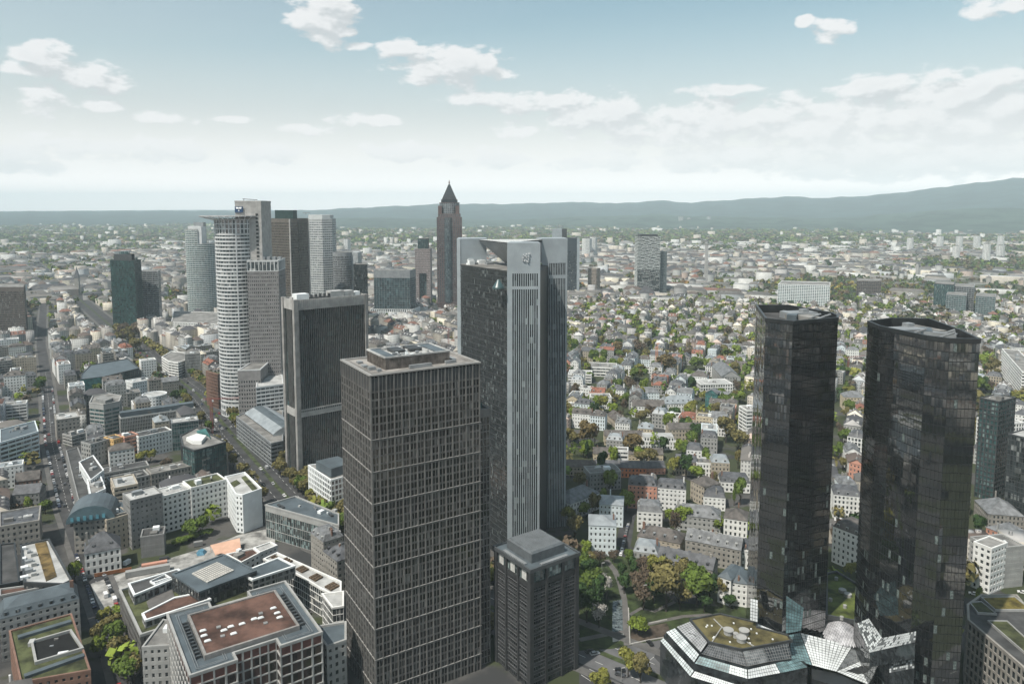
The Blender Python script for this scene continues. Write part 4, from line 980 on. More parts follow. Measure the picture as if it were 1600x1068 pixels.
SH = {'A': (0, 530, 3.955), 'B': (0, 798, 3.955), 'C': (200, 798, 3.955), 'D': (300, 540, 3.955), 'E': (860, 540, 3.955), 'F': (860, 798, 3.955), 'G': (1130, 748, 3.338), 'H': (1130, 440, 3.338)}
def sh(s, x, y): o = SH[s]; return (o[0]+x/o[2], o[1]+y/o[2])
def shp(s, pts, z): return [site(*sh(s, x, y), z) for x, y in pts]
def he(s, xL, yL, xR, yR, yB, depth, label, at_right=False, **k):
    a, b = sh(s, xL, yL), sh(s, xR, yR); P, z = edge(*a, *b, sh(s, 0, yB)[1], depth, at_right)
    return house(P, z, label, **k), P, z

# --- left side, hand surveyed
# red-brown roofed building in the lower left
z = 33; Q = [site(*sh('C', *p), z) for p in ((245, 640), (385, 1015), (1195, 750), (970, 430))]   # left, front, right, back
o_ = Q[1]; ex = Vector((Q[2][0]-o_[0], Q[2][1]-o_[1])); ey = Vector((Q[0][0]-o_[0], Q[0][1]-o_[1])); LX, LY = ex.length, ey.length; ex.normalize(); ey.normalize()
def rp_(x, y): return (o_[0]+ex.x*x*LX+ey.x*y*LY, o_[1]+ex.y*x*LX+ey.y*y*LY)
t = thing('office_building', 'office building with red-brown planted roof and white skylights in front', 'office building', (*o_, 0))
H_ = [rp_(*p) for p in ((0, 0), (.33, 0), (.33, .11), (.67, .11), (.67, 0), (1, 0), (1, 1), (.67, 1), (.67, .90), (.33, .90), (.33, 1), (0, 1))]
claim([rp_(0, 0), rp_(1, 0), rp_(1, 1), rp_(0, 1)], 5); screen(Q, 33); anchor('red-brown roofed office building', Q)
rb = mat('red_brown_panel', (.13, .055, .045), .7, .15, .3)
panel_glass = glassmat('maroon_glass', (.03, .022, .02), blind=(.14, .07, .06), frac=.35, cell=(3, 4))
facade(t, H_, 0, 32.9, lgrey, panel_glass, 3.9, .5, 3.6, .62, .45, crown=0)
m = MB()
for i in (0, 2, 4, 5, 11):
    a, b = offset(H_, .12)[i], offset(H_, .12)[(i+1) % 12]; m.face([(*a, 28.6), (*b, 28.6), (*b, 32.4), (*a, 32.4)])
child(t, m, 'attic_panel', rb)
m = MB(); m.face([(*p, 32.6) for p in offset(H_, -.2)]); child(t, m, 'roof', blue_m)
m = MB(); m.ring(offset(H_, .5), offset(H_, -.35), 32.5, 33.5, zin=32.6); child(t, m, 'parapet', lgrey)
m = MB()
for off in (-2.6, -3.4):
    p = offset(H_, off)
    for i in range(12): m.tube((*p[i], 33.1), (*p[(i+1) % 12], 33.1), .11, 4)
child(t, m, 'roof_rail', grey_m)
I_ = [rp_(.13, .15), rp_(.87, .15), rp_(.87, .85), rp_(.13, .85)]
m = MB(); m.ring(I_, offset(I_, -.9), 32.6, 34.6, zin=34.1); m.face([(*p, 34.1) for p in offset(I_, -.2)], 1); child(t, m, 'planted_roof', [mat('weathered_kerb', (.23, .22, .21), .8), sedum])
for x0, x1 in ((.075, .115), (.885, .925)):
    m = MB()
    for q in range(11): y = .2+q*.056; m.prism([rp_(x0, y), rp_(x1, y), rp_(x1, y+.012), rp_(x0, y+.012)], 32.9, 33.6)
    m.prism([rp_(x0-.004, .19), rp_(x0, .19), rp_(x0, .8), rp_(x0-.004, .8)], 33, 33.7); m.prism([rp_(x1, .19), rp_(x1+.004, .19), rp_(x1+.004, .8), rp_(x1, .8)], 33, 33.7)
    child(t, m, 'pergola', dark_m, stuff=True)
skb = mat('skylight_dome', (.72, .74, .74), .35, .04)
for x, y in ((463, 737), (470, 768), (492, 800), (593, 735), (635, 712), (653, 755), (705, 695), (780, 665), (820, 658), (898, 598), (922, 628), (937, 655)):
    p = site(*sh('C', x, y), 34.3); m = MB(); m.obox(*p, 34.0, 2.6, 1.5, .35, math.atan2(ex.y, ex.x), 0); m.frustum(rect(*p, 2.3, 1.2, math.atan2(ex.y, ex.x)), 34.35, rect(*p, 1.5, .6, math.atan2(ex.y, ex.x)), 34.8, 1); child(t, m, 'skylight', [greyw, skb])
for x, y in ((560, 715), (585, 770), (820, 630), (850, 690)):
    p = site(*sh('C', x, y), 34.3); m = MB(); m.prism(rect(*p, 1.6, 1.6, .5), 34.1, 34.5); child(t, m, 'roof_vent', greyw)
# small stair tower beside it
P = shp('B', [(880, 800), (1040, 790), (1090, 700), (905, 745)], 24)
P = [P[0], P[1], (P[1][0]+6, P[1][1]+15), (P[0][0]-1, P[0][1]+20)]
house(P, 21, 'narrow pale stone building squeezed left of the red-brown roofed office', wall='light grey', sty='punched', roofm='gravel', cat='office building', name='office_building')
# office complex with inner courtyards: one thing
z = 20; base_ = shp('B', [(870, 755), (1045, 700), (1290, 600), (1560, 520), (1590, 380), (1380, 290), (1110, 365), (740, 480)], z)
t = thing('office_complex', 'office complex with planted courtyards and slate-blue roof around a pale skylight', 'office complex', (*base_[0], 0)); claim(base_, 4); screen(base_, 20); anchor('slate-blue roofed office complex', base_)
dst = mat('dark_stone', (.12, .115, .11), .8, .1)
bs = ccw(base_); facade(t, bs, 0, 19, dst, glass_w, 3.5, 1.5, 2.6, 1.4, .3)
m = MB(); m.face([(*p, 18.9) for p in bs]); child(t, m, 'planted_terrace', moss); m = MB(); m.ring(offset(bs, .4), offset(bs, -.6), 18.6, 19.8, zin=18.9); child(t, m, 'parapet', lgrey)
def wing(pts, s, z0, z1, rm, rimm, wallm=None, rim=.6, gl=None):
    p = ccw(shp(s, pts, z1)); facade(t, p, z0, z1, wallm or greyw, gl or glass_w, 3.4, .9, 3, .9, .25, names=('wing_wall', 'wing_window'))
    m = MB(); m.face([(*q, z1-.1) for q in p]); child(t, m, 'wing_roof', rm); m = MB(); m.ring(offset(p, .35), offset(p, -rim), z1-.5, z1+.4, zin=z1-.1); child(t, m, 'wing_parapet', rimm); return p
wing([(795, 450), (1100, 360), (1120, 375), (1060, 425), (830, 520)], 'B', 19, 23.5, roof_d, white_m)
wing([(880, 635), (1080, 535), (1235, 505), (1300, 545), (900, 675)], 'B', 19, 22.5, sedum, white_m)
p = wing([(690, 385), (930, 290), (1030, 340), (770, 425)], 'C', 19, 25, blue_m, white_m)
p = wing([(275, 390), (590, 270), (790, 370), (440, 500)], 'C', 19, 27, blue_m, blue_m, dark_m)
p = ccw(shp('C', [(395, 385), (550, 315), (655, 365), (490, 440)], 27.3)); m = MB(); m.prism(p, 27, 27.5); child(t, m, 'skylight', mat('pale_skylight', (.50, .48, .44), .3, .1))
m = MB(); p4 = p
for q in range(1, 12): 
    a, b = lerp(p4[0], p4[1], q/12), lerp(p4[3], p4[2], q/12); m.tube((*a, 27.6), (*b, 27.6), .09, 4)
for q in range(1, 8):
    a, b = lerp(p4[0], p4[3], q/8), lerp(p4[1], p4[2], q/8); m.tube((*a, 27.6), (*b, 27.6), .09, 4)
child(t, m, 'skylight_bar', greyw, stuff=True)
m = MB(); p = ccw(shp('B', [(925, 435), (1020, 390), (1060, 415), (960, 455)], 24)); m.ring(p, offset(p, -.4), 23.4, 24.4, zin=23.5); child(t, m, 'roof_kerb', white_m)
for q in range(6):
    a = shp('B', [(950+q*18, 438-q*6)], 24)[0]; m = MB(); m.obox(*a, 23.4, 1.2, .8, .7, .5); child(t, m, 'roof_unit', white_m)
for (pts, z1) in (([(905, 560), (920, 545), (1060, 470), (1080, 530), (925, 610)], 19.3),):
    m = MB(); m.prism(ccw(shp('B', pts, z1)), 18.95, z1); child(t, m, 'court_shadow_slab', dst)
# brown-roofed wing and white planted walkway behind it
house(shp('C', [(700, 320), (810, 262), (775, 235), (610, 270)], 16), 16, 'small building with rust-brown roof beside the orange awnings', wall='white', roofm='sedum', cat='building', name='building')
house(shp('C', [(815, 258), (920, 215), (880, 195), (780, 230)], 15), 15, 'low white roof with two brown planters before the glass hall', wall='white', roofm='pale', cat='building', name='building')
P = ccw(shp('C', [(840, 300), (920, 262), (1315, 440), (1315, 545), (1190, 480), (1060, 400)], 14)); t = house(P, 14, 'long white walkway roof with brown planter beds left of the gridded tower', wall='white', roofm='pale', sty='glass', cat='building', name='building')
for x, y, w_ in ((910, 285, 5), (985, 300, 5), (1075, 355, 8), (1160, 405, 9), (1260, 460, 10)):
    for k in range(3):
        a = site(*sh('C', x+k*14-12, y+k*8-8), 14.6); m = MB(); m.obox(*a, 13.9, w_*.55, 1.5, .8, .95-.6*k*0); child(t, m, 'planter', mat('planter_brown', (.10, .07, .045), .95, .3, 1))
P = shp('C', [(1200, 515), (1265, 600), (1330, 590), (1330, 500)], 17); house(ccw(P), 17, 'white-rimmed glazed wing ending against the gridded tower', wall='white', sty='glass', roofm='pale', cat='building', name='building')
P = shp('C', [(1195, 790), (1230, 840), (1345, 800), (1345, 690), (1185, 715)], 24); house(ccw(P), 24, 'block with slate-blue tiled roof between red-brown roof and gridded tower', wall='light grey', roofm='blue-grey', cat='building', name='building')
# low glass hall with sheet roof
P = shp('D', [(455, 985), (905, 1110), (905, 1040), (640, 932)], 20)
P[1] = (P[1][0], P[1][1]); hall = house(ccw(P), 20, 'low glass-sided hall with slate-blue sheet roof beside the gridded tower', wall='light grey', sty='glass', glass=glassmat('sharp_reflecting_glass', (.02, .03, .03), blind=(.25, .33, .33), frac=.3, cell=(1.2, 2.3), rough=.04, spec=.9, wav=.6), roofm='blue-grey', cat='hall', name='glass_hall', floor=6, crown=3.5, phrase='low glass hall')
for x, y in ((540, 985), (560, 995), (860, 1045)): 
    a = site(*sh('D', x, y), 20.3); m = MB(); m.obox(*a, 19.9, 4, 1.5, .9, -.9); child(hall, m, 'roof_unit', dark_m)
# white gridded office, roof box
P = shp('D', [(720, 740), (860, 832), (1010, 790), (890, 715)], 25); P = ccw(P)
t = house(P, 25, 'white gridded office block with slate-blue roof box at the tower foot', wall='panel', sty='grid', floor=3.6, roofm='gravel', cat='office block', name='office_block', phrase='white gridded office block')
m = MB(); m.prism(ccw(shp('D', [(765, 710), (860, 760), (990, 720), (900, 680)], 31)), 24.9, 31); child(t, m, 'penthouse', blue_m)
# curved-roof bank hall
P = ccw(shp('D', [(275, 440), (490, 605), (560, 590), (560, 400), (430, 365)], 19)); t = house(P, 19, 'dark banded office hall with arched light metal roof beside the avenue', wall='steel', sty='ribbon', glass=glass_d, floor=3.3, roofm='gravel', cat='office hall', name='office_hall', phrase='arched-roof hall')
m = MB(); a0 = site(*sh('D', 325, 425), 19.5); a1 = site(*sh('D', 500, 555), 19.5); w_ = Vector((22, 12))
for q in range(10):
    f0, f1 = q/10, (q+1)/10; h0, h1 = 8*math.sin(math.pi*(f0*.8+.1)), 8*math.sin(math.pi*(f1*.8+.1))
    m.face([(a0[0]+w_.x*f0, a0[1]+w_.y*f0, 18+h0), (a0[0]+w_.x*f1, a0[1]+w_.y*f1, 18+h1), (a1[0]+w_.x*f1, a1[1]+w_.y*f1, 18+h1), (a1[0]+w_.x*f0, a1[1]+w_.y*f0, 18+h0)][::-1], 1 if q in (3, 4, 5) else 0)
for aa in (a0, a1): m.face([(aa[0]+w_.x*q/10, aa[1]+w_.y*q/10, 18+8*math.sin(math.pi*(q/10*.8+.1))) for q in range(11)]+[(aa[0]+w_.x, aa[1]+w_.y, 18), (aa[0], aa[1], 18)], 0)
child(t, m, 'arched_roof', [zinc, blue_m])
# brown tower stump with plants
P, z = edge(*sh('A', 1275, 195), *sh('A', 1345, 215), 632, 12); t = house(P, z, 'narrow brown block with a planted roof left of the rounded tower', wall='brown', sty='fins', roofm='mossy', cat='building', name='building')
# white hotel
wh = dict(sty='punched', roofm='mossy', floor=3.1, cat='hotel', name='hotel_building')
he('A', 805, 1000, 1000, 952, 1300, 15, 'plain grey section at the left end of the white hotel', wall='grey', sty='small', roofm='pale', cat='hotel', name='hotel_building')
he('A', 1005, 972, 1180, 925, 1198+0, 14, 'white hotel section with pale roof and six window columns', wall='white', sty='punched', roofm='pale', cat='hotel', name='hotel_building')
he('A', 1182, 920, 1395, 868, 1150, 15, 'taller white hotel section with olive planted roof', wall='white', sty='punched', roofm='mossy', cat='hotel', name='hotel_building')
P = shp('D', [(270, 918), (312, 925), (428, 885), (325, 785), (205, 812)], 24)
t = house(ccw(P), 24, 'white hotel end block with blank side wall and planted roof strips', wall='panel', sty='punched', roofm='pale', cat='hotel', name='hotel_building', blank=(1, 2), phrase='white hotel')
for pts in ([(235, 845), (275, 825), (300, 845), (260, 868)], [(305, 810), (330, 800), (405, 880), (375, 892)]):
    m = MB(); m.prism(ccw(shp('D', pts, 24.4)), 23.9, 24.3); child(t, m, 'planted_strip', moss)
# L-shaped office with dark glass attic
P = ccw(shp('A', [(1115, 600), (1215, 545), (1395, 637), (1200, 690), (1130, 660)], 27)); t = house(P, 27, 'corner office with dark glass upper floors and gravel roof', wall='dark', sty='glass', glass=glass_t, roofm='gravel', cat='office building', name='office_building', phrase='dark glass corner office')
m = MB(); m.prism(ccw(shp('A', [(1150, 605), (1215, 580), (1275, 592), (1245, 628), (1185, 625)], 29.5)), 26.8, 29.5); child(t, m, 'penthouse', white_w)
m = MB(); q = ccw(shp('A', [(1215, 560), (1270, 545), (1300, 600), (1290, 585)], 29)); m.prism(q, 26.8, 28.5); child(t, m, 'netting', HW['teal'])
he('A', 1250, 745, 1405, 700, 900, 10, 'pale stone window grid in front of the dark glass corner office', wall='stone-coloured', sty='tall', roofm='gravel', cat='office building', name='office_building', floor=3.6)
he('A', 935, 835, 1197, 780, 960, 14, 'stone office wing with tall window slots and glazed attic', wall='stone-coloured', sty='tall', roofm='gravel', cat='office building', name='office_building', floor=3.6)
he('A', 690, 890, 920, 840, 1010, 14, 'office wing with scattered square white panels', wall='light grey', sty='grid', roofm='felt', cat='office building', name='office_building')
he('A', 615, 835, 918, 780, 905, 12, 'low grey-roofed wing with a long pale parapet', wall='light grey', sty='ribbon', roofm='felt', cat='office building', name='office_building')
P = ccw(shp('A', [(490, 760), (575, 720), (640, 810), (560, 870)], 24)); house(P, 24, 'dark flat roof with white rim above the street', wall='panel', roofm='felt', cat='building', name='building')
P = ccw(shp('A', [(540, 870), (620, 845), (650, 925), (560, 965)], 22)); house(P, 22, 'small white-rimmed rooftop block in front of the dark flat roof', wall='panel', roofm='gravel', cat='building', name='building')
P = ccw(shp('A', [(410, 690), (480, 670), (600, 990), (490, 1010)], 17)); house(P, 17, 'long grey roof running beside the left street', wall='grey', roofm='felt', cat='building', name='building')
# yellow balconies row
he('A', 560, 650, 700, 610, 790, 12, 'light grey flats left of the yellow balcony house', wall='light grey', roofm='felt', cat='apartment house', name='apartment_house')
he('A', 702, 622, 768, 603, 760, 12, 'yellow apartment house with small windows', wall='yellow', sty='small', roofm='felt', cat='apartment house', name='apartment_house', phrase='yellow apartment house')
he('A', 770, 608, 853, 588, 745, 11, 'apartment house with yellow edge and rust balcony rows', wall='salmon-pink', sty='ribbon', roofm='felt', cat='apartment house', name='apartment_house')
he('A', 857, 605, 1060, 562, 735, 13, 'white flats with square windows right of the yellow house', wall='white', sty='punched', roofm='felt', cat='apartment house', name='apartment_house')
he('A', 1062, 520, 1225, 500, 690, 14, 'teal glazed box with white flat roof behind the corner office', wall='steel', sty='glass', glass=glass_t, roofm='pale', cat='office building', name='office_building')
# octagonal glass corner tower and finned wing
P = ccw(shp('A', [(553, 395), (640, 405), (735, 385), (750, 350), (670, 335), (575, 350)], 28)); t = house(P, 28, 'eight-storey corner tower with teal window bands and pale top', wall='light grey', sty='ribbon', glass=glass_t, roofm='gravel', crown=4, cat='office building', name='office_building', phrase='teal-banded corner tower')
m = MB(); m.prism(ccw(shp('A', [(590, 365), (650, 380), (700, 360), (640, 345)], 31)), 27.8, 31); child(t, m, 'penthouse', greyw)
t, P, z = he('A', 747, 490, 1205, 425, 600, 16, 'long office block of close white fins with slate-blue attic', wall='light grey', sty='fins', roofm='blue-grey', glass=glass_d, cat='office block', name='office_block')
m = MB(); m.prism([lerp(P[0], P[3], .3), lerp(P[1], P[2], .3), lerp(P[1], P[2], .75), lerp(P[0], P[3], .75)], z-.1, z+4); child(t, m, 'attic', blue_m)
he('A', 350, 500, 490, 480, 640, 22, 'building with white roof terraces by the street junction', wall='stone-coloured', roofm='pale', cat='building', name='building')
he('A', 445, 600, 560, 570, 660, 14, 'low office with three dark window bands', wall='light grey', sty='ribbon', glass=glass_d, roofm='felt', cat='building', name='building')
t = house(ccw(shp('A', [(500, 250), (640, 232), (860, 180), (790, 120), (560, 160), (505, 215)], 16)), 16, 'dark glass office wrapped in teal netting at its left corner', wall='dark', sty='grid', glass=glass_t, roofm='blue-grey', cat='office building', name='office_building', phrase='teal-netted office')
m = MB(); q = [(p[0], p[1]) for p in shp('A', [(498, 252), (655, 232)], 16)]; m.face([(q[0][0], q[0][1]-1, 2), (q[1][0], q[1][1]-1, 2), (q[1][0], q[1][1]-1, 16.5), (q[0][0], q[0][1]-1, 16.5)]); child(t, m, 'netting', HW['teal'])
P = [site(*sh('A', x, y), 19) for x, y in ((1000, 110), (1040, 135), (1100, 145), (1142, 130), (1160, 85), (1060, 75))]
house(ccw(P), 19, 'white curved banded office block facing the avenue bend', wall='white', sty='ribbon', roofm='gravel', cat='office block', name='office_block', glass=glass_d, phrase='white curved block')
he('A', 1145, 92, 1235, 85, 235, 16, 'grey finned block joined right of the white curved block', wall='light grey', sty='fins', roofm='gravel', cat='office block', name='office_block')
cyq = site(*sh('A', 955, 345), 15); P = [(cyq[0]+11*math.cos(a), cyq[1]+11*math.sin(a)) for a in [math.radians(x*15) for x in range(24)]]
house(P, 16, 'white round flat-roofed rotunda left of the avenue', wall='panel', sty='small', roofm='pale', cat='building', name='building')
he('A', 820, 270, 935, 250, 350, 18, 'white cube building behind the rotunda', wall='panel', sty='small', roofm='pale', cat='building', name='building')
# arched gable building and villa
P = ccw(shp('B', [(455, 60), (655, 45), (820, 0), (760, -60), (480, -60)], 20)); t = house(P, 20, 'stone building with blue-glazed arched gable beside the left street', wall='stone-coloured', roofm='blue-grey', cat='building', name='building', phrase='arched-gable building')
c0 = site(*sh('B', 560, 62), 20); m = MB(); d_ = Vector((.93, .37)); w_ = 12.5
arc = [(math.cos(math.radians(a)), math.sin(math.radians(a))) for a in range(0, 181, 15)]
fr_ = [(c0[0]+d_.x*x*w_, c0[1]+d_.y*x*w_, 20+y*9) for x, y in arc]; bk_ = [(x-d_.y*22, y+d_.x*22, z_) for x, y, z_ in fr_]
m.face(fr_, 1)
for i in range(len(arc)-1): m.face([fr_[i], fr_[i+1], bk_[i+1], bk_[i]], 0)
child(t, m, 'arched_roof', [blue_m, mat('blue_grey_glazing', (.10, .15, .17), .3, .1)])
for q in range(6):
    m = MB(); x = -9+q*3.2; m.box(c0[0]+d_.x*x-.9, c0[1]+d_.y*x-.6, 21.2, c0[0]+d_.x*x+.9, c0[1]+d_.y*x-.3, 23.6, bottom=True); child(t, m, 'gable_pane', mat('bright_blue_pane', (.07, .19, .24), .4))
he('B', 660, 60, 800, 20, 260, 14, 'rose-stone building section right of the arched gable', wall='sand-coloured', roofm='felt', cat='building', name='building')
t, P, z = he('B', 525, 265, 742, 222, 405, 15, 'pale stone villa with dark pyramid roof and dormers by the building site', wall='white', sty='punched', roof='hip', roofm='dark slate', dorm=6, cat='villa', name='villa', rise=8, phrase='pale stone villa', floor=4)
he('B', 870, 165, 1010, 145, 290, 11, 'plain grey stair block in front of the hotel', wall='grey', sty='small', roofm='felt', cat='building', name='building', blank=(0, 1, 2, 3))
# bottom-left corner
P, z = edge(*sh('B', 0, 660), *sh('B', 485, 545), sh('B', 0, 760)[1], 16); z = 20
P = shp('B', [(0, 665), (485, 540)], 20); L_ = math.dist(*P); nrm = (-(P[1][1]-P[0][1])/L_, (P[1][0]-P[0][0])/L_); P = P+[(P[1][0]+nrm[0]*15, P[1][1]+nrm[1]*15), (P[0][0]+nrm[0]*15, P[0][1]+nrm[1]*15)]
house(P, 20, 'long pale house with slate-blue mansard roof and dormers, bottom left', wall='light grey', roof='mansard', roofm='blue-grey', dorm=4.2, cat='apartment house', name='apartment_house', phrase='slate-blue mansard house')
P = ccw(shp('B', [(60, 745), (440, 640), (555, 985), (130, 1060)], 17)); t = house(P, 17, 'courtyard building with grass roofs in the bottom left corner', wall='brown', roofm='mossy', cat='building', name='building', phrase='grass-roofed courtyard building')
m = MB(); q = ccw(shp('B', [(205, 810), (430, 745), (500, 850), (230, 930)], 17.6)); m.ring(offset(q, .9), q, 16.9, 18.3, zin=17.1); child(t, m, 'courtyard_rim', lgrey); m = MB(); m.face([(*p, 17.3) for p in offset(q, -.3)]); child(t, m, 'courtyard_void', mat('court_shade_black', (.01, .01, .01), .95))  # flat black sheet over the closed roof paints the courtyard's shaded depth
for a_, b_ in (((110, 780), (440, 680)), ((150, 1020), (520, 890))):
    p0, p1 = shp('B', [a_, b_], 17.6); m = MB(); m.obox((p0[0]+p1[0])/2, (p0[1]+p1[1])/2, 16.9, math.dist(p0, p1), 2.4, 1.2, math.atan2(p1[1]-p0[1], p1[0]-p0[0])); child(t, m, 'roof_channel', blue_m)
P = ccw(shp('B', [(130, 215), (300, 178), (440, 430), (390, 455), (150, 445)], 21)); t = house(P, 21, 'dark block with brown planted strip and white rooftop machines, far left', wall='dark', roofm='pale', cat='building', name='building', phrase='white rooftop machines')
m = MB(); m.prism(ccw(shp('B', [(215, 200), (285, 185), (350, 400), (285, 430)], 21.3)), 20.9, 21.25); child(t, m, 'planted_strip', mat('brown_sedum', (.13, .09, .035), .95, .35, .2))
for q in range(10):
    a = shp('B', [(150+(q % 3)*30, 230+q*20)], 21.5)[0]; m = MB(); m.obox(*a, 20.9, rng.uniform(1.5, 3.5), rng.uniform(1.2, 3), rng.uniform(.8, 2), .6); child(t, m, 'roof_unit', [white_m, grey_m, lgrey][q % 3])
house(ccw(shp('B', [(0, 210), (90, 200), (120, 440), (0, 460)], 18)), 18, 'near-black facade block cut by the left picture edge', wall='black', roofm='felt', cat='building', name='building')
house(ccw(shp('B', [(0, 520), (0, 480), (380, 430), (370, 445)], 19)), 18.5, 'narrow wing with brown planted roof behind the mansard house', wall='light grey', roofm='sedum', cat='building', name='building')
house(ccw(shp('A', [(0, 640), (235, 570), (215, 505), (0, 560)], 21)), 21, 'white-blue office with slanted glass roof and rust terrace, left edge', wall='ice-white', sty='ribbon', roofm='blue-grey', cat='office building', name='office_building', phrase='white-blue office')
for x0, y0, x1, y1, yb, lb, rm, wl in ((95, 880, 240, 860, 1010, 'rust-brown gabled house beside the parked cars', 'brown slate', 'brown'), (80, 960, 240, 945, 1080, 'dark gabled house in front of the rust-brown one', 'dark slate', 'grey')):
    he('A', x0, y0, x1, y1, yb, 13, lb, wall=wl, roof='gable', roofm=rm, cat='house', name='house')
house(ccw(shp('B', [(0, 100), (240, 60), (250, -30), (0, 10)], 18)), 18, 'row house with dark roof and arched windows above the street, left edge', wall='stone-coloured', roofm='dark slate', cat='house', name='house')

# --- right side, hand surveyed
def R_(s, *a, **k): return he(s, *a, **k)
R_('E', 245, 790, 435, 775, 900, 14, 'grey flats with stacked dark balconies left of the pink house', wall='light grey', sty='punched', roofm='gravel', cat='apartment house', name='apartment_house')
R_('E', 483, 858, 657, 870, 1000, 13, 'salmon-pink apartment house with dark mansard roof', wall='salmon-pink', roof='mansard', roofm='dark slate', dorm=4, cat='apartment house', name='apartment_house', phrase='salmon-pink house', floor=3.3)
R_('E', 660, 875, 836, 890, 1010, 13, 'white apartment house with dormered black mansard roof beside the pink one', wall='white', roof='mansard', roofm='dark slate', dorm=4.5, cat='apartment house', name='apartment_house', floor=3.3)
R_('E', 276, 745, 435, 752, 800, 11, 'peach section of the long black-roofed row', wall='salmon-pink', roof='gable', roofm='dark slate', cat='row house', name='row_house')
R_('E', 437, 752, 590, 755, 812, 11, 'bright orange section of the long black-roofed row', wall='orange', roof='gable', roofm='dark slate', cat='row house', name='row_house', phrase='orange row house')
R_('E', 592, 755, 708, 752, 795, 11, 'right-hand pale pink section of the black-roofed row', wall='salmon-pink', roof='gable', roofm='dark slate', cat='row house', name='row_house')
R_('E', 100, 745, 272, 750, 800, 11, 'sand-coloured row house left of the orange row', wall='sand-coloured', roof='gable', roofm='brown slate', cat='row house', name='row_house')
R_('E', 268, 665, 695, 672, 705, 11, 'long pale yellow row house behind the orange row', wall='cream', roof='gable', roofm='brown slate', cat='row house', name='row_house', phrase='long yellow row house')
R_('E', 336, 556, 575, 560, 612, 11, 'cream row house with brown roof left of the white modern house', wall='cream', roof='gable', roofm='brown slate', cat='row house', name='row_house')
t, P, z = R_('E', 572, 590, 772, 592, 640, 14, 'white modern house with arcaded top floor among the yellow rows', wall='white', sty='tall', roofm='pale', cat='apartment house', name='apartment_house', phrase='white modern house')
facade(t, offset(P, -1.2), z, z+3.2, white_w, glass_d, 3.2, .5, 2.2, .9, .2, names=('attic_wall', 'attic_window')); m = MB(); m.prism(offset(P, -1), z+3.2, z+3.6); child(t, m, 'attic_roof', roof_p)
R_('E', 735, 515, 990, 512, 590, 12, 'sand-coloured house with brown hipped roof beside tall trees', wall='sand-coloured', roof='gable', roofm='brown slate', cat='apartment house', name='apartment_house')
R_('E', 410, 470, 490, 465, 515, 26, 'narrow gabled house turned end-on between the white blocks', wall='sand-coloured', roof='gable', roofm='brown slate', cat='house', name='house')
R_('E', 712, 358, 905, 352, 425, 18, 'big white apartment block with pale hipped roof', wall='white', roof='hip', roofm='zinc', dorm=5, cat='apartment block', name='apartment_block', phrase='big white apartment block')
R_('E', 508, 370, 705, 375, 440, 14, 'white long block left of the big white apartment block', wall='white', roof='gable', roofm='brown slate', cat='apartment block', name='apartment_block')
R_('E', 505, 290, 672, 290, 340, 14, 'pale green-white pair of houses behind the white blocks', wall='ice-white', roof='hip', roofm='grey slate', cat='house', name='house')
R_('E', 252, 318, 375, 318, 390, 14, 'white block with tall dark windows', wall='white', sty='tall', roofm='gravel', cat='apartment block', name='apartment_block')
R_('E', 110, 175, 252, 180, 225, 22, 'white terraced office with strip windows', wall='white', sty='ribbon', roofm='pale', cat='office block', name='office_block', phrase='white terraced office')
R_('E', 225, 130, 400, 138, 185, 26, 'flat-roofed white building behind the terraced office', wall='white', sty='ribbon', roofm='gravel', cat='office block', name='office_block')
R_('E', 930, 240, 1125, 235, 320, 22, 'white modern apartment building with stacked balconies near the trees', wall='white', sty='grid', roofm='pale', cat='apartment building', name='apartment_building')
R_('E', 960, 290, 1030, 298, 375, 12, 'gabled house wrapped in teal scaffold netting', wall='teal', sty='small', roof='gable', roofm='grey slate', cat='house', name='house', phrase='teal-wrapped house')
R_('E', 1035, 310, 1110, 318, 350, 12, 'smaller teal-wrapped gable right of the first', wall='teal', sty='small', roof='gable', roofm='grey slate', cat='house', name='house')
R_('E', 1168, 372, 1215, 400, 545, 15, 'tall white ribbon-window block behind the left twin tower', wall='white', sty='ribbon', roofm='gravel', cat='apartment block', name='apartment_block', phrase='white ribbon block')
R_('E', 1000, 125, 1060, 190, 200, 20, 'grey-roofed long house on the slope of trees', wall='light grey', roof='gable', roofm='grey slate', cat='house', name='house')
R_('E', 870, 830, 950, 870, 950, 14, 'pale rose house with steep grey roof', wall='sand-coloured', roof='hip', roofm='brown slate', cat='house', name='house')
R_('E', 950, 930, 1080, 940, 1010, 16, 'white villa with dark dormered roof', wall='white', roof='mansard', roofm='dark slate', dorm=5, cat='villa', name='villa')
R_('E', 1055, 840, 1235, 850, 900, 15, 'white house with ornate dark mansard roof near the mirror tower', wall='white', roof='mansard', roofm='dark slate', dorm=4, cat='house', name='house')
R_('E', 125, 975, 300, 905, 1080, 16, 'white villa with big grey hipped roof left of the side street', wall='white', roof='hip', roofm='grey slate', cat='villa', name='villa')
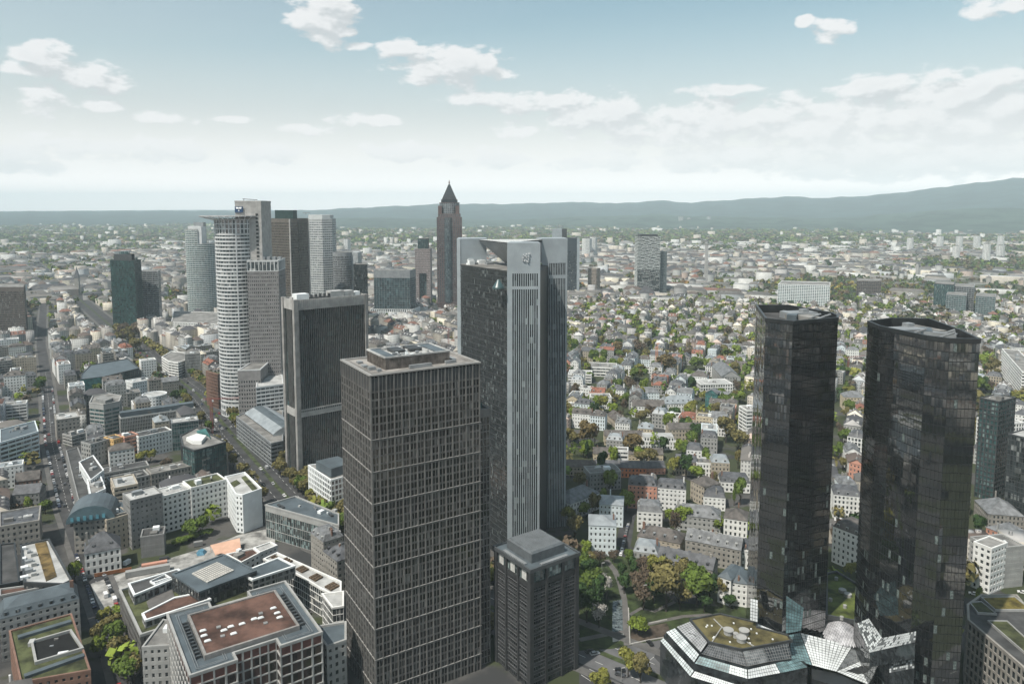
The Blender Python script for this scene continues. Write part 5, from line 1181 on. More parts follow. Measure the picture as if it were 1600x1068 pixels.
# ice-white pair
R_('F', 240, 85, 405, 92, 270, 15, 'front ice-white apartment block with pale hipped metal roof', wall='ice-white', sty='small', roof='hip', roofm='zinc', cat='apartment block', name='apartment_block', phrase='ice-white block', rise=3)
R_('E', 305, 975, 448, 985, 1110, 15, 'rear ice-white apartment block with pale hipped metal roof', wall='ice-white', sty='small', roof='hip', roofm='zinc', cat='apartment block', name='apartment_block', rise=3)
R_('E', 540, 1020, 690, 1030, 1145, 15, 'white shuttered town house with grey mansard roof by the side street', wall='white', sty='punched', roof='mansard', roofm='grey slate', dorm=6, cat='town house', name='town_house', phrase='white shuttered town house')
R_('F', 540, 150, 800, 200, 235, 14, 'stone house with wide slate roof behind the park trees', wall='sand-coloured', roof='hip', roofm='brown slate', dorm=5, cat='house', name='house')
R_('F', 515, 245, 660, 265, 330, 13, 'house with light zinc dormers at the park corner', wall='light grey', roof='mansard', roofm='zinc', dorm=3.5, cat='house', name='house')
R_('F', 662, 290, 1000, 365, 400, 13, 'row of dark-roofed houses with a red party wall behind the park', wall='stone-coloured', roof='gable', roofm='dark slate', dorm=5, cat='row house', name='row_house')
R_('F', 838, 175, 1000, 205, 300, 13, 'stone house with dark dormers and red fire wall', wall='stone-coloured', roof='gable', roofm='grey slate', dorm=4, cat='house', name='house')
R_('F', 1003, 208, 1175, 240, 340, 13, 'stone house with arched dormers right of the red fire wall', wall='stone-coloured', roof='gable', roofm='grey slate', dorm=4, cat='house', name='house', phrase='stone house with arched dormers')
R_('F', 1178, 242, 1240, 250, 350, 13, 'white end house touching the left mirror tower', wall='white', roof='gable', roofm='dark slate', cat='house', name='house')
R_('F', 1040, 400, 1115, 425, 560, 16, 'white corner house with slate-blue hipped roof at the tower foot', wall='white', roof='hip', roofm='blue-grey', cat='house', name='house', phrase='white corner house')
R_('F', 1118, 435, 1215, 450, 578, 14, 'lower white house joined to the corner house', wall='white', roof='hip', roofm='blue-grey', cat='house', name='house')
R_('F', 770, 20, 1050, 50, 110, 15, 'long pale villa with grey hipped roof behind green trees', wall='light grey', roof='hip', roofm='grey slate', dorm=7, cat='villa', name='villa')
R_('F', 1075, 40, 1215, 60, 150, 14, 'small white villa with pyramid roof', wall='white', roof='hip', roofm='brown slate', cat='villa', name='villa')
# right edge
R_('G', 1310, 330, 1400, 365, 560, 14, 'white building with blank fire wall right of the mirror towers', wall='white', roofm='gravel', cat='building', name='building', phrase='blank-walled white building')
P, z = edge(*sh('G', 1402, 366), *sh('G', 1569, 350), sh('G', 0, 575)[1], 14); house(P, z, 'blank pale fire wall block at the right edge', wall='light grey', sty='punched', roofm='gravel', cat='building', name='building', blank=(0, 1))
P = ccw(shp('G', [(1275, 660), (1345, 610), (1530, 610), (1640, 740), (1640, 1060), (1560, 980), (1280, 740)], 30))
t = house(P, 30, 'modern office with planted roofs and deep stone window grid, bottom right', wall='stone-coloured', sty='grid', floor=3.8, glass=glass_d, roofm='felt', cat='office building', name='office_building', phrase='planted-roof office')
for pts, mt in (([(1350, 618), (1520, 615), (1600, 680), (1420, 680)], mat('ochre_sedum', (.15, .12, .03), .95, .3, .2)), ([(1290, 645), (1345, 640), (1420, 700), (1330, 695)], moss), ([(1385, 740), (1480, 742), (1640, 890), (1640, 960)], moss)):
    q = ccw(shp('G', pts, 30.6)); m = MB(); m.prism(q, 29.9, 30.5); child(t, m, 'planted_roof', mt); m = MB(); m.ring(offset(q, .4), q, 29.9, 30.9, zin=30.4); child(t, m, 'roof_kerb', lgrey)
R_('G', 1385, 180, 1569, 195, 260, 22, 'stone museum-like building with glazed roof lights at the right edge', wall='stone-coloured', sty='tall', roof='hip', roofm='grey slate', cat='building', name='building')
R_('G', 1375, 250, 1470, 290, 345, 16, 'small pink house beyond the blank-walled building', wall='salmon-pink', roof='hip', roofm='grey slate', cat='house', name='house')
P, z = edge(1576, 678, 1625, 690, 800, 30); house(P, z, 'dark glass office with a white corner edge at the right margin', wall='dark', sty='glass', glass=glass_d, roofm='pale', cat='office building', name='office_building')
P, z = edge(1532, 622, 1561, 628, 775, 22); house(P, z, 'grey-green glass tower half hidden right of the twin towers', wall='dark', sty='grid', glass=glass_t, roofm='gravel', cat='office tower', name='office_tower')
R_('H', 1430, 745, 1569, 735, 890, 20, 'white terraced office with green roofs far right', wall='white', sty='grid', roofm='pale', cat='office building', name='office_building')
R_('H', 1455, 350, 1560, 470, 480, 16, 'long white ribbon-window office slab, right edge', wall='white', sty='ribbon', roofm='gravel', cat='office block', name='office_block')
R_('H', 632, 600, 745, 605, 668, 15, 'cream block with hipped roof seen between the twin towers', wall='cream', roof='hip', roofm='grey slate', cat='apartment house', name='apartment_house')
R_('H', 695, 660, 750, 665, 730, 14, 'white house with red roof edge between the twin towers', wall='white', roof='hip', roofm='red tile', cat='house', name='house')
R_('H', 660, 940, 735, 960, 1035, 12, 'salmon house gable between the twin towers', wall='salmon-pink', roof='gable', roofm='brown slate', cat='house', name='house')
R_('H', 650, 805, 738, 820, 915, 14, 'white balconied house between the twin towers', wall='white', sty='grid', roof='mansard', roofm='dark slate', dorm=5, cat='house', name='house')
R_('G', 575, 245, 715, 300, 430, 16, 'white ornate corner house between the twin towers', wall='white', roof='mansard', roofm='brown slate', dorm=5, cat='house', name='house')
R_('G', 578, 80, 722, 95, 200, 14, 'white town house with large windows between the twin towers', wall='white', sty='tall', roof='mansard', roofm='dark slate', dorm=5, cat='town house', name='town_house')
# ---------------------------------------------------------------- glass podium at the foot of the twin towers
t = thing('podium_building', 'low faceted glass podium with planted roof wrapped around the twin towers', 'podium building', (90, 300, 0)); anchor('glass podium', [(95, 300), (110, 310), (100, 290)])
wpane = mat('white_glazing', (.58, .61, .62), .25, .12, .2, .6); tpane = mat('turquoise_glazing', (.13, .21, .225), .2, .25, .3, .6); dpane = mat('grey_glazing', (.13, .14, .145), .15, .3, .4, .7); kpane = mat('black_glazing', (.035, .04, .043), .1, .3, .4, .7)
claim([site(1040, 1000, 10), site(1125, 950, 20), site(1250, 960, 20), site(1460, 1060, 20), site(1300, 1090, 20), site(1060, 1080, 10)], 4)
G3 = lambda s, x, y, z: (*site(*sh(s, x, y), z), z)
def onface(x, y, out=4.0, Y=None):
    u, v = sh('G', x, y); Y = Y or 281-(x-744)*22/227-out; return (at(u, Y, v), Y, z_at(u, v, Y))
def patch(a, b, c, d, nu, nv, mt, pick=None, mats=None, flip=False):
    u_ = MB(); u_.face([a, b, c, d]); child(t, u_, 'glazing_frame', greyw if mt in (dpane, kpane) else black_m)
    m = MB(); pane_grid(a, b, c, d, nu, nv, .07, .01, m, pick or (lambda *q: 0), .12); child(t, m, 'glass_roof' , mats or mt, stuff=nu*nv > 60)
gz = 24
gar = [('F', 1050, 640), ('F', 870, 675), ('F', 985, 810), ('F', 1180, 855), ('F', 1485, 800), ('F', 1460, 770), ('F', 1270, 720), ('F', 1272, 692)]
gp = [site(*sh(*p), gz) for p in gar]; m = MB(); m.prism(ccw(gp), 8, gz, 1, topmi=0); child(t, m, 'planted_roof', [mat('olive_brown_sedum', (.095, .082, .035), .95, .35, .15), black_m])
m = MB(); gq = ccw(gp); m.ring(offset(gq, .6), gq, gz-.5, gz+.6, zin=gz); child(t, m, 'parapet', dark_m)
for x, y in ((1100, 742), (1197, 745), (1180, 788), (1145, 765)):
    a = site(*sh('F', x, y), gz+1); r_ = 1.9 if x != 1145 else 1.0; m = MB(); m.tube((*a, gz), (*a, gz+1.6), r_, 14); m.tube((*a, gz+1.6), (*a, gz+1.9), r_*1.15, 14); child(t, m, 'roof_vent', lgrey)
m = MB()
for a, b in (((1010, 665), (1060, 715)), ((1060, 715), (1000, 805)), ((1060, 715), (1260, 835))): m.tube(G3('F', *a, gz+.3), G3('F', *b, gz+.3), .25, 4)
child(t, m, 'roof_path', lgrey)
for q in range(14):
    a = site(*sh('F', rng.uniform(900, 1440), rng.uniform(690, 830)), gz+.1)
    if inpoly(*a, gq): m = MB(); m.prism(rect(*a, .6, .6, 0), gz, gz+.4); child(t, m, 'roof_light', white_m)
# upper sloped ring
patch(G3('F', 780, 715, 21.2), G3('F', 930, 872, 21.2), G3('F', 975, 805, 23.6), G3('F', 868, 680, 23.6), 14, 6, wpane, mats=[mat('grey_white_glazing', (.36, .37, .38), .25, .15, .2, .6)])
patch(G3('F', 935, 880, 21.2), G3('F', 1215, 958, 21.2), G3('F', 1182, 862, 23.6), G3('F', 985, 815, 23.6), 18, 5, dpane, mats=[mat('smoke_glazing', (.085, .09, .095), .2, .3, .4, .6)])
patch(G3('F', 1218, 958, 21.2), G3('F', 1350, 930, 21.2), G3('F', 1308, 840, 23.6), G3('F', 1186, 860, 23.6), 10, 5, dpane)
patch(G3('F', 1352, 930, 21.2), G3('F', 1492, 908, 21.2), G3('F', 1470, 812, 23.6), G3('F', 1310, 838, 23.6), 10, 5, kpane)
# lower ring
patch(G3('F', 715, 748, 18.4), G3('F', 888, 935, 18.4), G3('F', 920, 885, 20.4), G3('F', 770, 722, 20.4), 16, 3, wpane, mats=[mat('ice_glazing', (.55, .60, .61), .22, .15, .2, .6)])
patch(G3('F', 893, 940, 18.4), G3('F', 1218, 1035, 18.4), G3('F', 1215, 978, 20.4), G3('F', 922, 895, 20.4), 20, 3, tpane, pick=lambda i, j, a, b: 1 if i > 12 else 0, mats=[tpane, mat('ice_glazing', (.55, .60, .61))])
patch(G3('F', 1222, 1036, 18.4), G3('F', 1420, 1000, 18.4), G3('F', 1388, 940, 20.4), G3('F', 1219, 978, 20.4), 13, 3, wpane)
patch(G3('F', 1422, 1000, 18.4), G3('F', 1590, 965, 18.4), G3('F', 1500, 890, 21.0), G3('F', 1392, 940, 20.4), 12, 4, tpane)
patch(G3('F', 680, 800, 15.6), G3('F', 865, 1020, 15.6), G3('F', 888, 985, 17.4), G3('F', 700, 782, 17.4), 18, 2, tpane, mats=[mat('ice_glazing', (.55, .60, .61))])
patch(G3('F', 868, 1022, 15.6), G3('F', 1150, 1110, 15.6), G3('F', 1150, 1070, 17.4), G3('F', 893, 988, 17.4), 20, 3, wpane)
# dark walls between the rings
wl = MB()
for pts, z0, z1 in (([(715, 748), (888, 935), (1218, 1035), (1590, 965)], 8, 18.3), ([(775, 720), (930, 878), (1216, 962), (1490, 910)], 15, 21.1), ([(680, 800), (865, 1022), (1150, 1112)], 0, 15.5)):
    g_ = [site(*sh('F', *p), z1) for p in pts]
    for a, b in zip(g_, g_[1:]): wl.face([(*a, z0), (*b, z0), (*b, z1), (*a, z1)])
child(t, wl, 'dark_wall', kpane)
m = MB(); m.prism(ccw([site(*sh('F', *p), 15) for p in ((700, 760), (880, 940), (1218, 1030), (1590, 960), (1500, 800), (1270, 700), (1050, 645), (870, 680))]), 0, 14.8); child(t, m, 'core', black_m)
# right-hand folded roofs
patch(G3('G', 465, 970, 14), G3('G', 590, 1003, 14), G3('G', 675, 870, 18), G3('G', 402, 800, 22), 12, 12, wpane)
patch(G3('G', 350, 935, 15), G3('G', 463, 970, 13.8), G3('G', 400, 800, 22), G3('G', 325, 815, 22), 7, 10, tpane)
patch(G3('G', 590, 1003, 13.8), G3('G', 765, 1075, 10), G3('G', 818, 985, 14), G3('G', 742, 937, 16), 12, 8, wpane)
patch(G3('G', 592, 1001, 14), G3('G', 740, 935, 16), G3('G', 700, 880, 17), G3('G', 678, 870, 18), 10, 6, dpane)
patch(G3('G', 800, 1035, 10), G3('G', 900, 1120, 8), G3('G', 960, 1080, 10), G3('G', 820, 985, 14), 8, 3, wpane)
m = MB(); m.prism(ccw([site(*sh('G', *p), 13) for p in ((460, 985), (590, 1010), (760, 1085), (740, 1120), (465, 1040))]), 0, 12.9); child(t, m, 'core', black_m)
patch(onface(325, 805, Y=286), onface(405, 790, Y=288), onface(420, 670, Y=291), onface(328, 605, Y=289), 6, 10, tpane)
patch(G3('G', 168, 775, 23.5), G3('G', 325, 838, 20.5), G3('G', 325, 812, 22), G3('G', 175, 752, 24.5), 18, 2, wpane)
patch(onface(140, 735, Y=296), onface(180, 745, Y=294), onface(182, 630, Y=296), onface(142, 620, Y=298), 3, 7, tpane, mats=[wpane])
# skirts leaning on the right tower
pk3 = lambda i, j, a, b: 1 if r3.random() < .3 else 0
patch(onface(700, 750), onface(765, 905, 7), onface(830, 825, 3), onface(760, 725, 2), 11, 8, wpane, pick=pk3, mats=[wpane, dpane])
patch(onface(765, 905, 8), onface(1003, 850, 8), onface(1008, 793, 2), onface(830, 828, 2), 22, 5, wpane, pick=pk3, mats=[wpane, dpane])
patch(onface(868, 1010, 8), onface(998, 985, 8), onface(1003, 885, 3), onface(868, 925, 3), 12, 8, wpane, pick=lambda i, j, a, b: 1 if r3.random() < .45 else 0, mats=[wpane, dpane])
m = MB(); q = [onface(765, 905, 8), onface(1003, 850, 8)]; q2 = [onface(868, 1010, 8), onface(998, 985, 8)]
for a_, b_, dz in ((q[0], q[1], 6), (q2[0], q2[1], 20)): m.face([(a_[0], a_[1], a_[2]-dz), (b_[0], b_[1], b_[2]-dz), b_, a_])
child(t, m, 'dark_wall', kpane)
# diamond-lattice barrel vault
c = Vector(G3('G', 622, 800, 18)); pn = MB(); n1, n2 = 14, 10; bx, by = Vector((1, -.25, 0))*9.5, Vector((.25, 1, 0))*13
def vault(u, v): h = math.cos((u-.5)*math.pi*.9)*math.cos((v-.5)*math.pi*.75); return c+bx*(u-.5)*1.6+by*(v-.5)*1.6+Vector((0, 0, h*5.5-1))
for i in range(n1):
    for j in range(n2):
        for du, dv in ((0, 0), (.5, .5)):
            u0, v0 = (i+du)/n1, (j+dv)/n2
            if u0 > 1-.6/n1 or v0 > 1-.6/n2: continue
            cc_ = [vault(u0+a*.46/n1, v0+b*.46/n2) for a, b in ((0, -1), (1, 0), (0, 1), (-1, 0))]; pn.face([tuple(p) for p in cc_])
child(t, pn, 'vault_pane', mat('milky_pane', (.40, .40, .42), .35, .2, .3), stuff=True)
m = MB(); 
for i in range(n1):
    for j in range(n2): m.face([tuple(vault(i/n1, j/n2)-Vector((0, 0, .15))), tuple(vault((i+1)/n1, j/n2)-Vector((0, 0, .15))), tuple(vault((i+1)/n1, (j+1)/n2)-Vector((0, 0, .15))), tuple(vault(i/n1, (j+1)/n2)-Vector((0, 0, .15)))])
child(t, m, 'vault_shell', dark_m, stuff=True)
# garden roof between the towers
g_ = ccw([site(*sh('G', *p), 23) for p in ((545, 500), (590, 490), (705, 560), (700, 745), (545, 715))]); m = MB(); m.prism(g_, 5, 23, 1, topmi=0); child(t, m, 'garden_roof', [mat('olive_grass_roof', (.075, .095, .02), .95, .35, .15), black_m])
m = MB(); m.ring(offset(g_, .8), g_, 22, 24, zin=23); child(t, m, 'parapet', dark_m)
for x, y in ((622, 578), (650, 600), (590, 515), (635, 660), (560, 625), (618, 720)):
    a = site(*sh('G', x, y), 24); m = MB(); m.tube((*a, 23), (*a, 24.4), 1.7 if x in (622, 650) else .8, 14); child(t, m, 'roof_vent', lgrey)
claim(g_, 3)

# ---------------------------------------------------------------- small square tower with boxed roof (bottom centre)
o2 = site(828.7, 889, 53); r2_ = site(904.5, 862, 53); l2_ = site(771.5, 852, 53)
exx = Vector((r2_[0]-o2[0], r2_[1]-o2[1])); eyy = Vector((l2_[0]-o2[0], l2_[1]-o2[1])); ex_ = exx.normalized(); ey_ = Vector((-ex_.y, ex_.x)); wd = (exx.length+eyy.length)/2
def jp(x, y): return (o2[0]+ex_.x*x*wd+ey_.x*y*wd, o2[1]+ex_.y*x*wd+ey_.y*y*wd)
J = [jp(0, 0), jp(1, 0), jp(1, 1), jp(0, 1)]
t = thing('office_tower', 'small square dark tower with boxed grey roof beside the park', 'office tower', (*J[0], 0)); claim(J, 6); screen(J, 53); anchor('small square tower', J)
jg = mat('charcoal_granite', (.042, .043, .045), .5, .12, .3, .4); jl = mat('grey_line', (.12, .123, .127), .5)
jgl = glassmat('tower_dark_glass', (.015, .018, .02), blind=(.2, .22, .22), frac=.1, cell=(1.1, 3.5))
Ji = offset(J, -.8)
facade(t, Ji, 0, 44.6, jg, jgl, 3.35, 1.25, 1.33, .36, .3)
m = MB()
for i in range(13):
    z = 44.4-i*3.35
    if z > 1: m.ring(offset(Ji, .36), Ji, z-.1, z+.1); m.ring(offset(Ji, .36), Ji, z-1.6, z-1.42)
child(t, m, 'sill_line', jl, stuff=True)
m = MB()
for i in range(4):
    a, b = J[i], J[(i+1) % 4]; ang = math.atan2(b[1]-a[1], b[0]-a[0])
    for q in (0, 1/3, 2/3, 1):
        p = lerp(a, b, min(max(q, .035), .965)); w_ = 2.0 if q in (0, 1) else 1.1; m.obox(p[0]-math.sin(ang)*.35, p[1]+math.cos(ang)*.35, 0, w_, .9, 52, ang)
child(t, m, 'pier', jg)
m = MB(); m.ring(offset(J, -.3), offset(J, -1), 44.4, 46.2); child(t, m, 'transom', jg)
bigw = glassmat('lounge_glass', (.05, .07, .07), blind=(.35, .42, .40), frac=.35, cell=(1.4, 1.8))
m = MB(); m.prism(offset(J, -.75), 46.2, 51.2, top=False); child(t, m, 'lounge_window', bigw)
m = MB()
for i in range(4):
    a, b = offset(J, -.7)[i], offset(J, -.7)[(i+1) % 4]
    for q in range(1, 15): p = lerp(a, b, q/15); m.tube((*p, 46.2), (*p, 51.2), .08, 4)
    m.tube((*a, 48.8), (*b, 48.8), .08, 4)
child(t, m, 'glazing_bar', jl, stuff=True)
for q in (1/6+.02, .5, 5/6-.02):
    a, b = lerp(J[3], J[0], q-.06), lerp(J[3], J[0], q+.06); nx, ny = ex_.x, ex_.y
    m = MB(); m.face([(a[0]-nx*-.45, a[1]-ny*-.45, 46.6), (b[0]-nx*-.45, b[1]-ny*-.45, 46.6), (b[0]-nx*-.45, b[1]-ny*-.45, 50.6), (a[0]-nx*-.45, a[1]-ny*-.45, 50.6)]); child(t, m, 'pale_blind', mat('pale_blind', (.5, .5, .48), .5, .1, .8))
m = MB(); m.prism(offset(J, .5), 51.4, 52.3, bottom=True); m.ring(offset(J, .5), offset(J, -.2), 52.3, 53.0, zin=52.4); child(t, m, 'cornice', mat('slate_metal', (.07, .076, .08), .5, .1, .2, .4))
m = MB(); m.face([(*p, 52.35) for p in offset(J, -.05)]); child(t, m, 'roof', blue_m)
pb = [jp(.16, .18), jp(.84, .18), jp(.84, .86), jp(.16, .86)]
m = MB(); m.prism(pb, 52.3, 56.2, 0); m.frustum(pb, 56.2, offset(pb, -.8), 56.9, 0); child(t, m, 'roof_box', mat('slate_blue_metal', (.10, .112, .12), .5, .12, .3, .4))
m = MB(); pi_ = offset(pb, -.9)
for q in range(1, 24): a, b = lerp(pi_[0], pi_[1], q/24), lerp(pi_[3], pi_[2], q/24); m.tube((*a, 56.92), (*b, 56.92), .05, 4)
for q in range(1, 24): a, b = lerp(pi_[0], pi_[3], q/24), lerp(pi_[1], pi_[2], q/24); m.tube((*a, 56.92), (*b, 56.92), .05, 4)
child(t, m, 'roof_seam', grey_m, stuff=True)
for x0, y0, x1, y1 in ((.03, .2, .09, .8), (.25, .03, .8, .09)): m = MB(); m.prism([jp(x0, y0), jp(x1, y0), jp(x1, y1), jp(x0, y1)], 52.3, 52.9); child(t, m, 'roof_duct', grey_m)
# ---------------------------------------------------------------- park, plaza and building site
GA_ = lambda s, pts, z=0.0: [(*site(*sh(s, x, y), z), z) for x, y in pts]
def sheet(name, s, pts, z, m_, **k):
    m = MB(); m.face([(*site(*sh(s, x, y), z), z) for x, y in pts]); return m.build(name, m_, kind='structure')
grass = mat('park_grass', (.032, .046, .015), .95, .35, .15); earth = mat('bare_earth', (.07, .055, .042), .95, .3, .2)
sheet('park_lawn', 'F', [(180, 860), (180, 330), (330, 250), (520, 300), (760, 560), (1040, 590), (1190, 560), (1230, 720), (700, 790), (490, 830), (380, 850)], .03, grass)
sheet('shrub_bed', 'F', [(490, 815), (500, 730), (720, 690), (740, 740), (700, 775)], .045, earth)
plaza = mat('plaza_paving', (.115, .115, .118), .9, .12, .08)
sheet('plaza', 'F', [(178, 862), (380, 850), (490, 832), (705, 785), (640, 900), (800, 1068), (1100, 1400), (178, 1400)], .024, plaza)
sheet('road', 'F', [(178, 935), (330, 1000), (560, 1120), (900, 1400), (178, 1400)], .032, asph)
lp = mat('light_path', (.115, .11, .105), .9, .1, .2)
def path(s, pts, w, z, name='path', m_=None):
    g = [site(*sh(s, x, y), 0) for x, y in pts]; return strip(g, w, z).build(name, m_ or lp, kind='structure')
path('F', [(345, 300), (400, 370), (430, 440), (455, 540), (465, 650), (475, 830)], 3.2, .05)
path('F', [(180, 795), (330, 765), (460, 738)], 3, .055); path('F', [(590, 700), (700, 675), (820, 650), (1000, 640)], 2.4, .06)
path('F', [(490, 640), (560, 600), (640, 620), (770, 560)], 2, .065)
kr = mat('pale_kerb', (.36, .35, .33), .8, .08)
for pts in ([(488, 825), (600, 800), (705, 782)], [(482, 600), (492, 830)], [(585, 700), (720, 672)]):
    g = [site(*sh('F', x, y), 0) for x, y in pts]; m = strip(g, .5, .45); m2 = MB()
    for f in m.f: a, b, c, d = [m.v[i] for i in f]; m2.face([a, b, c, d]); m2.face([(a[0], a[1], 0), (d[0], d[1], 0), d, a][::-1]); m2.face([(b[0], b[1], 0), (c[0], c[1], 0), c, b])
    m2.build('kerb_wall', kr, kind='structure')
pond = mat('pond_mosaic', (.085, .10, .10), .15, .6, .6, .6)
sheet('pond', 'F', [(385, 555), (443, 545), (448, 735), (380, 748)], .07, pond)
for s_, pts in (('F', [(383, 768), (452, 755), (455, 795), (385, 808)]),): sheet('paved_square', s_, pts, .07, kr)
m = MB()
for pts in ([(190, 1010), (250, 1050)], [(240, 975), (290, 1000)], [(345, 1040), (420, 1075)], [(600, 930), (640, 900)]):
    a, b = [site(*sh('F', *p), 0) for p in pts]; m.obox((a[0]+b[0])/2, (a[1]+b[1])/2, .037, math.dist(a, b), .18, .005, math.atan2(b[1]-a[1], b[0]-a[0]))
m.build('road_marking', paint, kind='structure')
m = MB(); st_ = [site(*sh('F', x, y), 0) for x, y in ((475, 60), (460, 160), (445, 230), (425, 290), (380, 330))]
strip([site(1003, 745)]+st_, 9, .028).build('side_street', asph, kind='structure')
sheet('building_site_ground', 'B', [(560, 450), (770, 375), (1300, 215), (1480, 145), (1700, 100), (1700, 260), (1330, 360), (1080, 400), (790, 470), (735, 500), (745, 610), (640, 650), (600, 560)], .03, mat('pale_rubble', (.30, .295, .28), .95, .3, .12, bump=.5))

def solo(mb, name, mats, label, cat, group=None, phrase=None):
    c = mb.v[0]; L = (sum(p[0] for p in mb.v)/len(mb.v), sum(p[1] for p in mb.v)/len(mb.v), min(p[2] for p in mb.v))
    mb.v = [(x-L[0], y-L[1], z-L[2]) for x, y, z in mb.v]; o = mb.build(name, mats); o.location = L; o['label'] = label; o['category'] = cat
    if group: o['group'] = group
    return o
tarp = mat('apricot_canvas', (.58, .36, .26), .8, .06, .2); bluet = mat('blue_tarp', (.08, .20, .28), .7, .2, .5)
for k, (pts, lb) in enumerate((([(510, 215), (690, 172), (697, 215), (540, 262)], 'larger apricot canvas awning on the building site'), ([(580, 262), (690, 228), (700, 240), (610, 272)], 'smaller apricot awning in front of the larger one'))):
    q = [site(*sh('C', x, y), 4) for x, y in pts]; m = MB(); m.face([(*q[0], 4.6), (*q[3], 3.2), (*q[2], 3.2), (*q[1], 4.6)]); m.face([(*q[0], 4.4), (*q[1], 4.4), (*q[2], 3.0), (*q[3], 3.0)])
    for i, zt in enumerate((4.5, 4.5, 3.1, 3.1)): m.tube((*q[i], 0), (*q[i], zt), .12, 4)
    solo(m, 'awning', tarp, lb, 'awning')
q = [site(*sh('C', x, y), 1) for x, y in ((420, 250), (455, 230), (490, 240), (470, 262), (430, 268))]; m = MB(); m.frustum(ccw(q), .05, offset(ccw(q), -1.2), 1.8); solo(m, 'tarpaulin', bluet, 'crumpled blue tarpaulin over a heap beside the awnings', 'tarpaulin')
def boxcar(s, x, y, w, d, h, ang, m1, label, cat, name):
    a = site(*sh(s, x, y), 0); m = MB(); m.obox(*a, .35, w, d, h, ang, 0, True); c, n_ = math.cos(ang), math.sin(ang)
    for q in range(int(w/1.2)): 
        k = -w/2+.6+q*1.2; m.obox(a[0]+c*k, a[1]+n_*k, .4, .12, d+.12, h-.1, ang, 0)
    for e in (-1, 1):
        k = e*(w/2-.8); m.obox(a[0]+c*k, a[1]+n_*k, 0.03, .5, d-.1, .35, ang, 1)
    return solo(m, name, [m1, dark_m], label, cat)
boxcar('B', 915, 385, 22, 3, 3, .42, lgrey, 'long white site container row at the edge of the office complex', 'container', 'site_container')
boxcar('B', 955, 335, 13, 2.6, 1.4, .42, salmon, 'red and white flatbed trailer parked on the building site', 'trailer', 'trailer')
boxcar('B', 1015, 300, 5, 2.2, 1.2, .42, dark_m, 'dark open skip behind the red and white trailer', 'skip', 'skip')
boxcar('B', 1225, 215, 5, 2.5, 2.5, .42, greyw, 'small grey site cabin at the back of the building site', 'cabin', 'site_cabin')
boxcar('B', 700, 390, 18, .3, 2.0, .42, mat('rusty_sheet', (.30, .13, .06), .8, .2), 'rust-orange hoarding in front of the pale stone villa', 'hoarding', 'hoarding')
boxcar('B', 610, 405, 20, .3, 2.0, .42, lgrey, 'pale grey hoarding at the foot of the stone villa', 'hoarding', 'hoarding')
boxcar('B', 785, 330, 4, 2, 2.2, 1.3, white_m, 'white van body standing among pallets beside the villa', 'van', 'site_van')
# cranes and lamps
def crane(x, y, z0, h, jib, ang, m_, label, w=1.8):
    t = thing('tower_crane', label, 'tower crane', (x, y, z0)); m = MB()
    for a, b in ((-1, -1), (1, -1), (1, 1), (-1, 1)): m.tube((x+a*w/2, y+b*w/2, z0), (x+a*w/2, y+b*w/2, z0+h), .16, 4)
    n = int(h/w)
    for i in range(n):
        z = z0+i*h/n; z2 = z+h/n
        for k in range(4):
            a = [(-1, -1), (1, -1), (1, 1), (-1, 1)][k]; b = [(-1, -1), (1, -1), (1, 1), (-1, 1)][(k+1) % 4]
            m.tube((x+a[0]*w/2, y+a[1]*w/2, z), (x+b[0]*w/2, y+b[1]*w/2, z2), .09, 3)
    child(t, m, 'mast', m_, stuff=True); m = MB(); c, s_ = math.cos(ang), math.sin(ang); zt = z0+h
    for o in (-.7, .7): m.tube((x-c*jib*.3-s_*o, y-s_*jib*.3+c*o, zt), (x+c*jib-s_*o, y+s_*jib+c*o, zt), .14, 4)
    m.tube((x-c*jib*.28, y-s_*jib*.28, zt+1.2), (x+c*jib, y+s_*jib, zt+1.2), .14, 4)
    for q in range(int(jib*1.3/2)):
        k = -jib*.28+q*2; m.tube((x+c*k-s_*.7, y+s_*k+c*.7, zt), (x+c*(k+1), y+s_*(k+1), zt+1.2), .08, 3); m.tube((x+c*(k+1), y+s_*(k+1), zt+1.2), (x+c*(k+2)+s_*.7, y+s_*(k+2)-c*.7, zt), .08, 3)
    child(t, m, 'jib', m_, stuff=True); m = MB(); m.obox(x-c*jib*.26, y-s_*jib*.26, zt-1.8, 2.5, 1.4, 1.9, ang, 0, True); child(t, m, 'counterweight', conc)
    m = MB(); m.obox(x+c*1.3, y+s_*1.3, zt-2.2, 1.5, 1.4, 2, ang, 0, True); child(t, m, 'cab', white_m)
redp = mat('crane_red', (.25, .07, .06), .6, .1); orp = mat('crane_orange', (.65, .20, .05), .6, .1)
yb = site(*sh('A', 1312, 580), 0); crane(*yb, 0, 31, 24, .15, redp, 'red lattice crane beside the avenue below the rounded tower')
yb = site(*sh('E', 655, 175), 0); crane(*yb, 0, 37, 5, .5, orp, 'bright orange lattice mast rising among trees on the right', 2.2)
yb = site(701, 560, 0); crane(*yb, 0, 40, 22, 2.4, redp, 'thin red crane behind the roof of the broad gridded tower', 1.6)
yb = site(*sh('H', 650, 480), 0); crane(*yb, 0, 20, 26, .35, redp, 'red crane jib seen between the two twin towers', 1.6)
def lamp(s, x, y, h, label):
    a = site(*sh(s, x, y), 0); t = thing('street_lamp', label, 'street lamp', (*a, 0)); m = MB(); m.tube((*a, 0), (*a, h), .16, 6, r2=.1); child(t, m, 'post', lgrey)
    m = MB(); m.obox(a[0]+.7, a[1], h-.1, 1.8, .5, .25, .3, 0, True); child(t, m, 'lamp_head', lgrey)
lamp('F', 228, 370, 9, 'pale street lamp between the small square tower and the park trees'); lamp('F', 318, 395, 7, 'pale street lamp beside the footbridge rail in the park')
